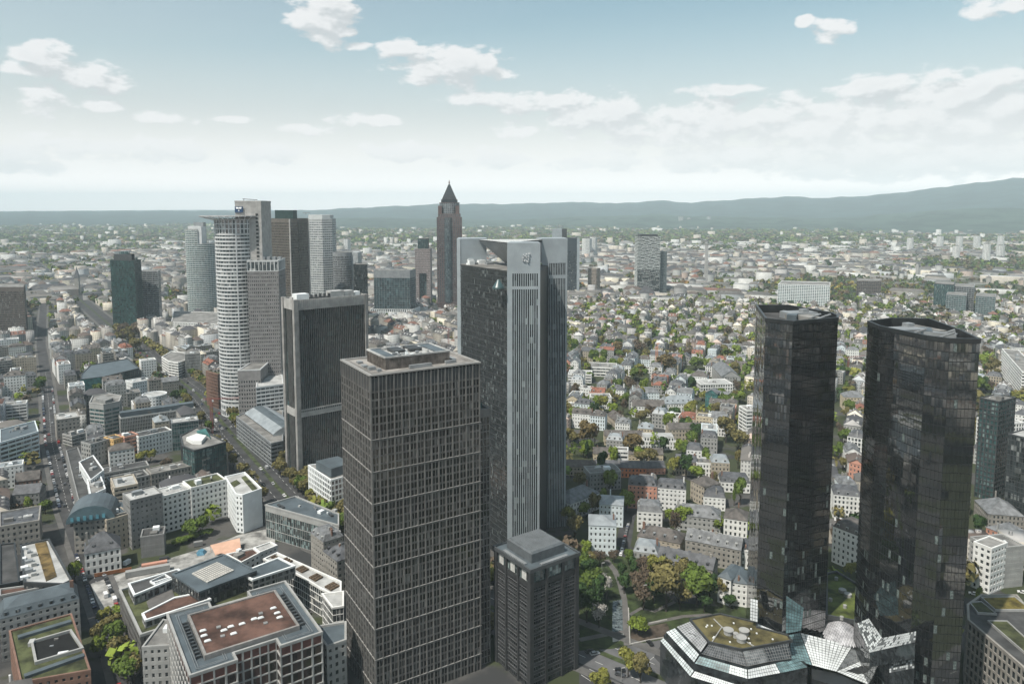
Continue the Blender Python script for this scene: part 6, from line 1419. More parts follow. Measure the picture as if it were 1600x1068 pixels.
lamp('F', 575, 610, 13, 'tall double lamp mast standing on the park lawn'); lamp('F', 438, 1050, 6, 'short lamp at the road edge by the dark car'); lamp('F', 700, 1010, 6, 'white-headed lamp at the podium ramp')

# ---------------------------------------------------------------- the streets of houses
PARK = ccw([site(*sh('F', x, y), 0) for x, y in ((150, 400), (180, 150), (400, 240), (520, 330), (830, 400), (1230, 560), (1300, 760), (700, 1400), (100, 1400))])
SITEP = ccw([site(*sh('B', x, y), 0) for x, y in ((540, 440), (780, 340), (1480, 100), (1720, 60), (1720, 280), (1330, 390), (735, 520), (745, 640), (630, 680))])
OCC.append((PARK, -1e4, 1e4, 0, 1e4)); OCC.append((SITEP, -1e4, 1e4, 0, 1e4))
rh = random.Random(21); SPEC = []
def try_house(cx, cy, ang, w, d, h, side):
    if math.hypot(cx, cy) < 240 or (cx > -125 and cy < 372): return False
    for px, py in rect(cx, cy, w, d, ang)+[(cx, cy)]:
        if taken(px, py) or near_road(px, py): return False
    c4 = rect(cx, cy, w-1.5, d-1.5, ang)
    for i in (-1, 0, 1):
        for j in (-1, 0, 1):
            for q in HG.get((int(cx//30)+i, int(cy//30)+j), ()):
                if inpoly(cx, cy, q) or any(inpoly(a_, b_, q) for a_, b_ in c4) or any(inpoly(a_, b_, c4) for a_, b_ in q): return False
    HG.setdefault((int(cx//30), int(cy//30)), []).append(rect(cx, cy, w-.4, d-.4, ang))
    SPEC.append((cx, cy, ang, w, d, h, side)); return True
HG = {}
def zone(x, y):  # 0 = left commercial grid, 1 = right villa grid
    return 1 if x > -.09*y+30 else 0
YARD = []
for zn, (AX, AY), bl, bw in ((0, (-.573, .82), 96, 62), (1, (.28, .96), 84, 66)):
    BX, BY = AY, -AX
    for i in range(-30, 44):
        for j in range(-34, 36):
            ox, oy = AX*i*bl*1.16+BX*j*bw*1.2, AY*i*bl*1.16+BY*j*bw*1.2+20; wq = (.35 if zn == 0 else 1.0)
            ox += wq*(26*math.sin(oy/150+ox/260)+rh.uniform(-7, 7)); oy += wq*(22*math.sin(ox/120+1.3)+rh.uniform(-7, 7)); tq = wq*(.28*math.sin(ox/210+oy/330)+.2*math.sin(oy/140)+rh.uniform(-.05, .05)); ax, ay = AX*math.cos(tq)-AY*math.sin(tq), AX*math.sin(tq)+AY*math.cos(tq); bx, by = ay, -ax
            if not (230 < oy < 1560) or abs(ox) > .78*oy+120 or zone(ox, oy) != zn: continue
            YARD.append((ox, oy, zn, ax, ay, bx, by))
            ang = math.atan2(ay, ax)
            gapx = rh.uniform(-2, 2)
            for side in (0, 1, 2, 3):
                L_ = bl if side in (0, 2) else bw-24; p = -L_/2
                while p < L_/2-7:
                    w = rh.uniform(13, 24) if zn == 0 else rh.uniform(11, 18); w = min(w, L_/2-p)
                    if w < 8: break
                    d = rh.uniform(11, 13.5) if zn == 0 else rh.uniform(10, 14)
                    h = (rh.choice((13, 16, 16, 19, 22)) if zn == 0 else rh.choice((10, 13, 13, 16)))+rh.uniform(-.8, .8)
                    mid = p+w/2
                    if side in (0, 2):
                        k = (bw/2-d/2)*(1 if side == 0 else -1); x, y, a = ox+ax*mid+bx*k, oy+ay*mid+by*k, ang
                    else:
                        k = (bl/2-d/2)*(1 if side == 1 else -1); x, y, a = ox+bx*mid+ax*k, oy+by*mid+ay*k, math.atan2(by, bx)
                    if not (zn == 1 and rh.random() < .24): try_house(x, y, a, w-.06 if zn == 0 else w-rh.choice((.1, .1, .1, 3)), d, h, zn)
                    p += w
            if rh.random() < (.75 if zn == 0 else .3): try_house(ox+ax*rh.uniform(-20, 20), oy+ay*rh.uniform(-20, 20), ang, rh.uniform(9, 26), rh.uniform(7, 12), rh.uniform(4, 13), 2)
SPEC.sort(key=lambda s: s[1])
IND = []; REST = []
for s_ in SPEC:
    (IND if len(IND) < 215 and not hidden(s_[0], s_[1], s_[5]*.8) else REST).append(s_)
wkeys = {0: ['white']*3+['light grey']*4+['stone-coloured']*3+['sand-coloured']*2+['grey']*2+['cream'], 1: ['white']*6+['light grey']*2+['cream']*2+['ice-white']*2+['stone-coloured', 'sand-coloured', 'salmon-pink']}
def storey_word(h): return {3: 'three', 4: 'four', 5: 'five', 6: 'six', 7: 'seven', 2: 'two', 1: 'one'}[max(1, min(7, int(round(h/3.3))))]
for (cx, cy, ang, w, d, h, zn) in IND:
    P = rect(cx, cy, w, d, ang)
    if zn == 2: wl, rf, rm = rh.choice(['white', 'light grey', 'grey']), 'flat', rh.choice(['gravel', 'felt', 'pale', 'mossy'])
    else:
        wl = rh.choice(wkeys[zn]); rf = rh.choice(['mansard', 'mansard', 'gable', 'gable', 'flat', 'flat', 'hip'] if zn == 0 else ['mansard', 'hip', 'hip', 'gable', 'gable', 'mansard', 'flat'])
        rm = rh.choice(['gravel', 'felt', 'pale', 'gravel', 'zinc']) if rf == 'flat' else rh.choice(['dark slate', 'dark slate', 'brown slate', 'grey slate', 'grey slate', 'red tile' if rh.random() < .3 else 'zinc'])
    sty = rh.choice(['punched', 'punched', 'small', 'tall', 'ribbon' if rf == 'flat' else 'punched'])
    t = house(P, h, None, wall=wl, sty=sty, roof=rf, roofm=rm, dorm=(rh.choice((0, 4, 5, 6)) if rf in ('mansard', 'gable', 'hip') else 0), chim=rh.choice((1, 1, 2, 3)), rnd=rh, name='house', cat='house')
    kind = {'mansard': 'mansard', 'gable': 'gabled', 'hip': 'hipped', 'flat': 'flat'}[rf]
    AUTO.append((t, f'{storey_word(h)}-storey {wl} {"house" if zn != 2 else "shed"} with {rm} {kind} roof', cx, cy, 'house'))
ms = Mass()
def add_mass(lst, seed):
    if not lst: return
    A = np.array([s_[:6] for s_ in lst], float); zn = np.array([s_[6] for s_ in lst]); r_ = np.random.RandomState(seed); n = len(A)
    wc = pick(WALLC, n, r_)*r_.uniform(.85, 1.05, (n, 1)); rk = r_.choice(4, n, p=[.34, .3, .12, .24]); rk[zn == 2] = 0
    for k, rf in enumerate(('flat', 'gable', 'hip', 'hip')):
        s_ = rk == k
        if not s_.any(): continue
        a = A[s_]; rc = pick(ROOFC[7:] if k == 0 else ROOFC[:10]+ROOFC[-3:], s_.sum(), r_)
        ms.boxes(a[:, 0], a[:, 1], a[:, 2], a[:, 3]-.1, a[:, 4], 0., a[:, 5], wc[s_], rc, rf)
        b = a[r_.rand(len(a)) < .8]; m_ = len(b)
        if m_ == 0: continue
        hh = b[:, 5]+(0 if k == 0 else b[:, 4]*.3); c_, s2_ = np.cos(b[:, 2]), np.sin(b[:, 2])
        for rep in range(2):
            ox = r_.uniform(-.35, .35, m_)*b[:, 3]; oy = (r_.uniform(-.3, .3, m_) if k == 0 else r_.uniform(-.12, .12, m_))*b[:, 4]
            sz = r_.uniform(1.5, 4.5, m_) if k == 0 else r_.uniform(.8, 1.6, m_)
            ms.boxes(b[:, 0]+ox*c_-oy*s2_, b[:, 1]+ox*s2_+oy*c_, b[:, 2], sz, sz*.7, b[:, 5]-.1, hh+r_.uniform(.6, 2.2, m_), pick([(.6,.6,.59), (.3,.3,.3), (.45,.42,.4)], m_, r_), pick([(.6,.6,.59), (.3,.3,.3)], m_, r_))
        if k == 1:   # dormers
            for sd_ in (-1, 1):
                for f in (-.3, 0, .3):
                    ox = f*a[:, 3]; oy = sd_*a[:, 4]*.3; c_, s2_ = np.cos(a[:, 2]), np.sin(a[:, 2]); n2 = len(a)
                    ms.boxes(a[:, 0]+ox*c_-oy*s2_, a[:, 1]+ox*s2_+oy*c_, a[:, 2], np.full(n2, 1.6), np.full(n2, 2.0), a[:, 5], a[:, 5]+a[:, 4]*.27, pick([(.5,.5,.49), (.2,.2,.2)], n2, r_), rc)
add_mass(REST, 5)
# the wider town, then the region beyond it
def scatter(n, y0, y1, seed, wr_, dr_, hr, pal=None, power=1.0):
    r_ = np.random.RandomState(seed); y = (r_.uniform(y0**power, y1**power, n))**(1/power); x = r_.uniform(-.80, .80, n)*y
    f = np.sin(x*.004+1)*np.sin(y*.0035+2)+.6*np.sin(x*.0011-y*.0017+.5)+r_.normal(size=n)*.45; ok = f > -.35
    for (cx, cy, rr) in [(px_, py_, 60), (-586, 1385, 45), (C0[0], C0[1], 70), (at(661, 1500), 1515, 40)]: ok &= np.hypot(x-cx, y-cy) > rr
    x, y = x[ok], y[ok]; q = np.array([not near_road(a, b) and not taken(a, b) if b < 2900 else True for a, b in zip(x, y)]) if y0 < 2900 else np.ones(len(x), bool)
    x, y = x[q], y[q]; n = len(x); g_ = np.where(x > -.09*y+30, 1.287, 2.18)+np.where(r_.rand(n) < .5, 0, np.pi/2)+r_.normal(size=n)*(.04 if y0 < 2500 else .2)+.25*np.sin(x*.002+y*.0013)
    return r_, x, y, g_, r_.uniform(*wr_, n), r_.uniform(*dr_, n), r_.uniform(*hr, n)
for (n, y0, y1, sd_, wr_, dr_, hr, pal) in ((5600, 1560, 3300, 31, (20, 72), (10, 14), (9, 18), None), (700, 1500, 4200, 32, (40, 110), (16, 40), (8, 20), 'pale'), (3600, 3200, 5600, 33, (16, 60), (10, 16), (7, 14), None), (2300, 5400, 9000, 34, (18, 50), (12, 24), (7, 16), None), (420, 2400, 8500, 35, (20, 60), (12, 16), (22, 40), 'pale'), (500, 1500, 3000, 36, (16, 40), (14, 18), (18, 30), None)):
    r_, x, y, a, w, d, h = scatter(n, y0, y1, sd_, wr_, dr_, hr); k = len(x)
    wc = pick(WALLC[:10] if pal else WALLC, k, r_); fl = r_.rand(k) < (.95 if pal else .25)
    for f_, rf in ((fl, 'flat'), (~fl, 'hip')):
        if f_.any(): ms.boxes(x[f_], y[f_], a[f_], w[f_], d[f_], 0., h[f_], wc[f_], pick([(.45,.45,.44), (.3,.3,.29), (.2,.2,.19), (.12,.12,.12)] if rf == 'flat' else ROOFC[:12]+ROOFC[-3:], f_.sum(), r_), rf)
# the quarter behind the viewpoint, met only in reflections
r_ = np.random.RandomState(77); n = 1500; x = r_.uniform(-900, 1100, n); y = r_.uniform(-1500, 235, n); ok = (np.hypot(x, y) > 70) & ~((np.abs(x) < y*.8+30) & (y > 120)); x, y = x[ok], y[ok]; n = len(x)
ms.boxes(x, y, np.full(n, .6), r_.uniform(14, 30, n), r_.uniform(12, 20, n), 0., r_.uniform(12, 26, n), pick(WALLC, n, r_), pick(ROOFC, n, r_), 'flat')
tw = np.array([(470, 190, 40, 60, 150), (560, 60, 60, 40, 120), (-420, -120, 50, 60, 160), (-150, -120, 50, 50, 240), (60, -190, 45, 40, 170), (330, 60, 40, 30, 95), (240, -160, 40, 60, 120), (-330, 20, 40, 40, 140), (430, 190, 30, 50, 60)], float)  # unseen towers, added to lay bright and dark patches in the mirror panes
ms.boxes(tw[:, 0], tw[:, 1], np.full(9, .4), tw[:, 2], tw[:, 3], 0., tw[:, 4], np.array([(.6, .6, .6), (.4, .42, .42), (.55, .55, .52), (.3, .3, .3), (.5, .5, .5), (.6, .6, .58), (.15, .16, .17), (.4, .4, .4), (.6, .55, .5)]), np.full((9, 3), .3), 'flat')
ms.build('town_houses', attr_mat('town_fabric', window=True), kind='stuff')

# ---------------------------------------------------------------- trees
TC = {'green': (.10, .145, .03), 'light green': (.16, .21, .035), 'dark green': (.04, .075, .024), 'olive-brown': (.16, .14, .055), 'reddish-brown': (.12, .092, .065), 'yellow-green': (.19, .19, .045), 'white-blossomed': (.42, .40, .37), 'ochre': (.17, .13, .06)}
leaf = attr_mat('foliage', .9, var=.25, spec=.15); bark = mat('bark', (.055, .045, .036), .95, .2, .8)
def crown_mesh(cn, seed, wispy=False, column=False):
    r_ = np.random.RandomState(seed); M = Mass(); nl = 11 if not column else 7
    cx, cy, cz, rr = [], [], [], []
    for i in range(nl):
        a = r_.uniform(0, 6.28); q = r_.uniform(.15, .62) if not column else r_.uniform(0, .3)
        z = r_.uniform(-.45, .75) if not column else -.8+1.7*i/nl
        cx.append(math.cos(a)*q); cy.append(math.sin(a)*q); cz.append(z*.75); rr.append(r_.uniform(.38, .56)*(1-.3*max(z, 0)) if not column else .34*(1-.55*abs(i/nl-.35)))
    K = 125 if not wispy else 80
    for a, b, c, d in zip(cx, cy, cz, rr):
        M.leaves(r_, np.array([a]), np.array([b]), np.array([d]), np.array([d*2]), np.array([c-d*.1+1.0]), np.array([TC[cn]])*r_.uniform(.82, 1.2), K, .25 if not wispy else .17)
    V = np.concatenate(M.V); Q = np.concatenate(M.Q); me = bpy.data.meshes.new('crown'); me.from_pydata(V.tolist(), [], Q.tolist())
    ca = me.attributes.new('Col', 'FLOAT_COLOR', 'FACE'); C_ = np.concatenate(M.CQ); ca.data.foreach_set('color', np.concatenate([C_, np.ones((len(C_), 1))], 1).astype(np.float32).ravel()); me.materials.append(leaf); return me
CROWN = {}
for ci, cn in enumerate(TC):
    wsp = cn in ('reddish-brown', 'white-blossomed')
    CROWN[cn] = [crown_mesh(cn, 100+ci*10+k, wispy=wsp) for k in range(3)]+[crown_mesh(cn, 100+ci*10+5, column=True)]
tb = MB(); tb.tube((0, 0, 0), (.02, .01, 1.0), .085, 7, r2=.05)
for a in range(6): an = a*1.05; tb.tube((.01, .01, .45+.07*a), (math.cos(an)*.5, math.sin(an)*.5, 1.0+.12*a), .035, 5, r2=.012)
TRUNK = tb.mesh('trunk', [bark])
TREES = []   # x, y, height, radius, colour, variant
def tree(x, y, h, r, cn, var=None):
    TREES.append((x, y, h, r, cn, rt.randrange(3) if var is None else var))
rt = random.Random(8)
# surveyed trees: (sheet, crown centre x, foot y, height, radius, colour)
for s_, x, yb_, h, r, cn in [('F', 600, 430, 12, 5.5, 'reddish-brown'), ('F', 575, 610, 14, 6, 'reddish-brown'), ('F', 640, 570, 12, 5, 'dark green'), ('F', 455, 510, 9, 4, 'dark green'), ('F', 950, 625, 9, 4.5, 'dark green'), ('F', 1110, 600, 6, 4, 'dark green'), ('F', 225, 480, 14, 6, 'dark green'), ('F', 195, 430, 14, 6, 'green'), ('F', 265, 560, 16, 6.5, 'green'), ('F', 300, 340, 9, 4.5, 'reddish-brown'), ('F', 250, 345, 8, 4, 'olive-brown'), ('F', 800, 610, 14, 6.5, 'olive-brown'), ('F', 520, 500, 11, 5, 'reddish-brown'), ('F', 860, 480, 13, 6, 'green'), ('F', 390, 320, 7, 3.5, 'reddish-brown'), ('F', 715, 620, 22, 10, 'olive-brown'), ('F', 905, 590, 18, 9, 'green'), ('F', 660, 470, 15, 6, 'yellow-green'), ('F', 770, 400, 11, 4.5, 'light green'), ('F', 820, 470, 14, 5, 'olive-brown'),
    ('F', 540, 760, 8, 5, 'light green'), ('F', 225, 690, 17, 7, 'dark green'), ('F', 205, 600, 18, 6, 'green'), ('F', 290, 640, 17, 5.5, 'dark green'), ('F', 345, 560, 13, 4.2, 'white-blossomed'), ('F', 300, 720, 11, 4.6, 'white-blossomed'),
    ('F', 215, 290, 9, 4, 'light green'), ('F', 560, 430, 12, 5, 'reddish-brown'), ('F', 600, 510, 13, 5, 'reddish-brown'), ('F', 520, 420, 11, 4, 'dark green'), ('F', 480, 330, 8, 3, 'green'), ('F', 440, 420, 8, 3, 'dark green'),
    ('F', 1060, 560, 12, 4.2, 'olive-brown'), ('F', 980, 560, 13, 4.5, 'dark green'), ('F', 480, 1020, 11, 4.6, 'yellow-green'), ('F', 555, 1060, 11, 5, 'olive-brown'), ('F', 300, 1130, 9, 5, 'yellow-green'), ('F', 750, 90, 10, 5, 'light green'), ('F', 830, 105, 13, 6.5, 'light green'),
    ('F', 1030, 130, 9, 5, 'light green'), ('F', 895, 245, 7, 3, 'yellow-green'), ('F', 150, 190, 15, 6, 'olive-brown'), ('F', 110, 110, 13, 5, 'yellow-green'), ('F', 120, 280, 11, 5, 'reddish-brown'), ('F', 290, 240, 4, 2, 'dark green'), ('F', 400, 255, 4, 2, 'dark green'),
    ('E', 230, 640, 22, 9, 'ochre'), ('E', 510, 690, 19, 8.5, 'ochre'), ('E', 1085, 600, 21, 10, 'olive-brown'), ('E', 1160, 660, 17, 10, 'olive-brown'), ('E', 760, 800, 14, 6, 'yellow-green'), ('E', 815, 680, 13, 6, 'light green'), ('E', 890, 790, 12, 5, 'green'),
    ('E', 980, 770, 13, 5.5, 'light green'), ('E', 205, 690, 9, 5, 'light green'), ('E', 145, 690, 13, 3.2, 'green'), ('E', 320, 500, 19, 9, 'green'), ('E', 140, 480, 15, 8, 'light green'), ('E', 570, 500, 15, 7, 'olive-brown'), ('E', 620, 460, 15, 7, 'reddish-brown'),
    ('E', 695, 480, 17, 3.6, 'dark green'), ('E', 770, 480, 14, 7, 'green'), ('E', 840, 475, 11, 6, 'green'), ('E', 1020, 460, 15, 7, 'olive-brown'), ('E', 900, 590, 14, 6, 'dark green'), ('E', 860, 240, 16, 10, 'green'), ('E', 960, 230, 16, 10, 'green'),
    ('E', 1230, 320, 19, 7, 'yellow-green'), ('E', 1160, 260, 14, 8, 'green'), ('E', 650, 290, 13, 8, 'light green'), ('E', 500, 300, 18, 8, 'reddish-brown'), ('E', 715, 185, 25, 14, 'ochre'), ('E', 900, 150, 15, 10, 'green'), ('E', 1130, 160, 16, 12, 'green'),
    ('E', 970, 150, 14, 8, 'light green'), ('E', 320, 70, 22, 7, 'dark green'), ('E', 355, 75, 22, 6, 'dark green'), ('E', 410, 60, 18, 9, 'ochre'), ('E', 560, 60, 20, 12, 'reddish-brown'), ('E', 710, 50, 20, 12, 'reddish-brown'), ('E', 240, 220, 10, 6, 'green'), ('E', 160, 245, 9, 6, 'green'),
    ('E', 1010, 620, 12, 6, 'dark green'), ('E', 950, 640, 9, 5, 'reddish-brown'), ('E', 700, 660, 12, 5, 'dark green'), ('E', 425, 480, 11, 6, 'reddish-brown'), ('E', 1075, 290, 9, 5, 'green'), ('E', 120, 600, 12, 6, 'olive-brown'), ('E', 450, 430, 16, 5, 'reddish-brown'),
    ('H', 650, 940, 19, 7, 'yellow-green'), ('H', 690, 935, 17, 6, 'olive-brown'), ('H', 610, 930, 14, 4, 'green'), ('G', 600, 210, 8, 4, 'olive-brown'), ('G', 1345, 560, 12, 4, 'ochre'), ('G', 1375, 540, 11, 3.5, 'ochre'), ('G', 660, 510, 8, 4, 'yellow-green'), ('G', 1335, 290, 11, 5, 'dark green'),
    ('B', 690, 760, 9, 5, 'olive-brown'), ('B', 700, 850, 11, 5.5, 'green'), ('B', 740, 940, 11, 6, 'olive-brown'), ('B', 780, 1000, 12, 6.5, 'light green'), ('B', 790, 1080, 11, 6, 'green'), ('B', 650, 700, 7, 4, 'yellow-green'), ('B', 720, 670, 6, 4, 'light green'), ('B', 830, 1060, 11, 5, 'olive-brown'),
    ('A', 875, 770, 9, 5, 'yellow-green'), ('A', 930, 760, 9, 5, 'yellow-green'), ('A', 250, 330, 13, 6, 'dark green'), ('A', 262, 300, 12, 6, 'green'), ('B', 1120, 205, 4, 3.6, 'green'), ('B', 1160, 190, 4, 3.6, 'green'), ('B', 1200, 180, 4.5, 3.6, 'light green'), ('B', 1250, 160, 4, 3.6, 'green'), ('B', 1290, 150, 4, 3.4, 'green'), ('B', 1085, 215, 3.5, 3, 'light green')]:
    a = site(*sh(s_, x, yb_), 0); tree(*a, h, r, cn)
# avenue trees: rows on the right pavement side and the middle
s0 = 0
for s0 in np.arange(330, 1250, 8.5):
    x, y, a = along(AV, s0)
    for off, pr in ((9, .95), (15.5, .9), (22, .7), (-18, .35)):
        if off in (9, 22) and not (430 < s0 < 860): continue
        if rt.random() < pr:
            q = rt.uniform(-1.5, 1.5); X, Y_ = x+math.sin(a)*(off+q), y-math.cos(a)*(off+q)
            if not any(inpoly(X, Y_, offset(p[0], -3)) for p in OCC if p[1] < X < p[2] and p[3] < Y_ < p[4]): tree(X, Y_, rt.uniform(9, 13), rt.uniform(4.2, 6), rt.choice(['olive-brown']*4+['yellow-green', 'green']))
for q in range(26):   # tree mass left of the small avenue square, far
    a = site(rt.uniform(180, 215), rt.uniform(520, 552)); tree(*a, rt.uniform(12, 18), rt.uniform(6, 9), rt.choice(['olive-brown', 'reddish-brown', 'olive-brown']))
for q in range(30):
    a = site(rt.uniform(575, 690), rt.uniform(500, 522)); tree(*a, rt.uniform(10, 16), rt.uniform(6, 9), rt.choice(['reddish-brown', 'green', 'dark green', 'olive-brown']))
for q in range(22):
    a = site(rt.uniform(905, 1010), rt.uniform(845, 985)); 
    if inpoly(*a, PARK) and rt.random() < .0: tree(*a, 8, 4, 'green')
for (ox, oy, zn, ax, ay, bx, by) in YARD:
    for q in range(4 if zn == 0 else 30):
        u_, v_ = (rt.uniform(-.3, .3), rt.uniform(-.22, .22)) if zn == 0 else (rt.uniform(-.56, .56), rt.uniform(-.58, .58))
        x, y = ox+ax*u_*90+bx*v_*64, oy+ay*u_*90+by*v_*64
        if zn == 1 and y < 640 and rt.random() < .5: continue
        if taken(x, y) or near_road(x, y) or any(abs(s_[0]-x) < 9 and abs(s_[1]-y) < 9 for s_ in ()): continue
        tree(x, y, rt.uniform(8, 14) if zn == 0 else rt.uniform(9, 18), rt.uniform(3, 6) if zn == 0 else rt.uniform(3.5, 7.5), rt.choice(['green', 'light green', 'dark green', 'olive-brown', 'reddish-brown', 'yellow-green', 'green', 'light green', 'olive-brown']))
grid = {}
for s_ in SPEC: grid.setdefault((int(s_[0]//30), int(s_[1]//30)), []).append(rect(s_[0], s_[1], s_[3]+1.5, s_[4]+1.5, s_[2]))
def in_house(x, y): return any(inpoly(x, y, p) for i in (-1, 0, 1) for j in (-1, 0, 1) for p in grid.get((int(x//30)+i, int(y//30)+j), ()))
KEEP = [t_ for t_ in TREES if not in_house(t_[0], t_[1])]
KEEP.sort(key=lambda t_: -t_[3]/t_[1]); cnt = 0; TREST = []
for (x, y, h, r, cn, vr) in KEEP:
    if cnt < 295 and not hidden(x, y, h*.7):
        cnt += 1; o = thing('tree', '', 'tree', (x, y, 0)); me = CROWN[cn][3 if h/r > 4.3 else vr]
        c_ = bpy.data.objects.new('crown', me); COL.objects.link(c_); c_.parent = o; rz = rt.uniform(0, 6.28); zs_ = h/2.0
        c_.scale = (r*.95, r*.95, zs_*.98); c_.rotation_euler[2] = rz
        t_ = bpy.data.objects.new('trunk', TRUNK); COL.objects.link(t_); t_.parent = o; t_.scale = (r*.8, r*.8, zs_*.8); t_.rotation_euler[2] = rz
        sz = 'tall' if h > 16 else 'small' if h < 8.5 else ('broad' if r > 6.5 else 'medium-sized')
        AUTO.append((o, f'{sz} {cn} tree', x, y, 'tree'))
    else: TREST.append((x, y, h, r, cn))
tm = Mass(); r_ = np.random.RandomState(9)
A = np.array([t_[:4] for t_ in TREST]); Cc = np.array([TC[t_[4]] for t_ in TREST])
tm.leaves(r_, A[:, 0], A[:, 1], A[:, 3], A[:, 2], np.zeros(len(A)), Cc, 46, .3)
def wood(n, y0, y1, seed, rr, hh, K, thr=-.2, size=.42, xr=.8, cols=None, dark=1.0):
    r_ = np.random.RandomState(seed); y = r_.uniform(y0, y1, n); x = r_.uniform(-xr, xr, n)*y
    f = np.sin(x*.0021+4)*np.sin(y*.0023+1)+.7*np.sin(x*.0007+y*.0015)+r_.normal(size=n)*.35; ok = f > thr; x, y = x[ok], y[ok]; n = len(x)
    q = np.array([not near_road(a, b) and not taken(a, b) and not in_house(a, b) if b < 1600 else (not near_road(a, b)) for a, b in zip(x, y)]); x, y = x[q], y[q]; n = len(x)
    tm.leaves(r_, x, y, r_.uniform(*rr, n), r_.uniform(*hh, n), np.zeros(n), pick(cols or TREEC, n, r_)*dark, K, size)
wood(7000, 1450, 2600, 41, (4, 8), (8, 15), 16, thr=-.5)
wood(9500, 2300, 4700, 42, (6, 12), (9, 16), 10, size=.5, thr=-.6)
wood(9000, 4200, 7500, 43, (14, 28), (10, 18), 9, size=.5, thr=-.9)
wood(5000, 7000, 12000, 44, (22, 45), (12, 20), 7, size=.5, thr=-.5)
wood(900, 1650, 2500, 45, (7, 11), (10, 15), 14, thr=.3, cols=[(.22, .17, .04), (.24, .14, .05), (.2, .2, .05)])
r_ = np.random.RandomState(46); yy = r_.uniform(780, 1150, 260); xx = yy*r_.uniform(.665, .74, 260); tm.leaves(r_, xx, yy+250, r_.uniform(7, 11, 260), r_.uniform(12, 17, 260), np.zeros(260), pick([(.05, .07, .03), (.1, .09, .05)], 260, r_), 30, .35)
tm.build('far_trees', leaf, kind='stuff')

# distant landmarks
for k, (u, vt, Y_, w, z_, lb) in enumerate(((1416, 371, 3300, 26, 68, 'leftmost white residential tower block on the far right plain'), (1462, 368, 3500, 28, 68, 'white round tower block, second in the far row'), (1492, 368, 3500, 28, 68, 'white round tower block, third in the far row'), (1519, 367, 3500, 30, 70, 'faintly pink round tower block, fourth in the far row'), (1556, 367, 3500, 28, 70, 'white round tower block ending the far row'), (1488, 384, 2900, 26, 52, 'white tower block in the second far row'), (1535, 380, 2700, 25, 70, 'tallest white tower block in the second far row'), (1556, 383, 2900, 30, 54, 'paired white tower block right of the tallest far one'), (1061, 338, 7800, 60, 112, 'hazy grey high-rise on the far plain'), (1073, 340, 7800, 40, 98, 'lower hazy high-rise beside the tallest far one'), (1104, 338, 8200, 50, 108, 'hazy blue high-rise right of the far pair'), (916, 372, 2900, 40, 82, 'grey-blue high-rise group left of the striped tower'), (926, 371, 2950, 30, 86, 'taller grey-blue slab in the same far group'), (545, 367, 3300, 30, 62, 'small mauve block of flats beyond the white banded tower'))):
    x = at(u, Y_); p = [(x+w/2*math.cos(a), Y_+w/2*math.sin(a)) for a in [math.radians(q*45+22) for q in range(8)]]
    facade(thing('tower_block', lb, 'tower block', (x, Y_, 0)), p, 0, z_, white_w if Y_ < 5000 else lgrey, glass_w, 3.2, 1.5, 5, 1.6, .5); m = MB(); m.prism(p, z_-.1, z_+.5); m.prism(offset(p, -w*.25), z_, z_+4); tt = [o for o in COL.objects if o.get('label') == lb][0]; child(tt, m, 'roof', roof_g)
x = at(1433.5, 2100); t = thing('church', 'pale square church tower far behind the left twin tower', 'church', (x, 2110, 0)); m = MB(); m.prism(rect(x, 2110, 9, 9, .2), 0, 42); child(t, m, 'bell_tower', conc_l); m = MB(); m.prism(rect(x, 2110, 9.6, 9.6, .2), 42, 43); m.frustum(rect(x, 2110, 9, 9, .2), 43, rect(x, 2110, 1, 1, .2), 47); child(t, m, 'roof', slate)
m = MB()
for q in range(3): m.box(x-3+q*2.4, 2105, 32, x-1.8+q*2.4, 2105.3, 39, bottom=True)
child(t, m, 'belfry_opening', black_m, stuff=True)
x = at(124, 1700); t = thing('church', 'dark pointed church spire far beyond the avenue', 'church', (x, 1700, 0)); m = MB(); m.prism(rect(x, 1700, 9, 9, .2), 0, 40); child(t, m, 'bell_tower', stone); m = MB(); m.frustum(rect(x, 1700, 10, 10, .2), 40, rect(x, 1700, .3, .3, .2), 66); child(t, m, 'spire', slate)
x = at(536.5, 640); t = thing('church', 'grey-green pointed spire beside the concrete slab tower', 'church', (x, 1050, 0)) if False else None
# fields beyond the town
for k, (u0, v0, u1, v1, c) in enumerate(((1300, 356, 1480, 361, (.17, .19, .07)), (1320, 350, 1420, 354.5, (.26, .24, .14)), (1430, 348, 1600, 353, (.12, .17, .07)), (1370, 345, 1540, 347, (.24, .22, .13)), (1560, 362, 1640, 366, (.38, .34, .06)), (1480, 357, 1610, 360, (.21, .21, .10)), (1390, 355, 1440, 356.5, (.36, .30, .12)), (1250, 344, 1330, 346, (.2, .2, .1)))):
    m = MB(); m.face([(*site(u, v, 1.5+k*.7), 1.5+k*.7) for u, v in ((u0, v1), (u1, v1+.4), (u1-20, v0), (u0+30, v0-.2))]); m.build('field', mat(f'crop_{k}', c, .95, .1, .002), kind='structure')

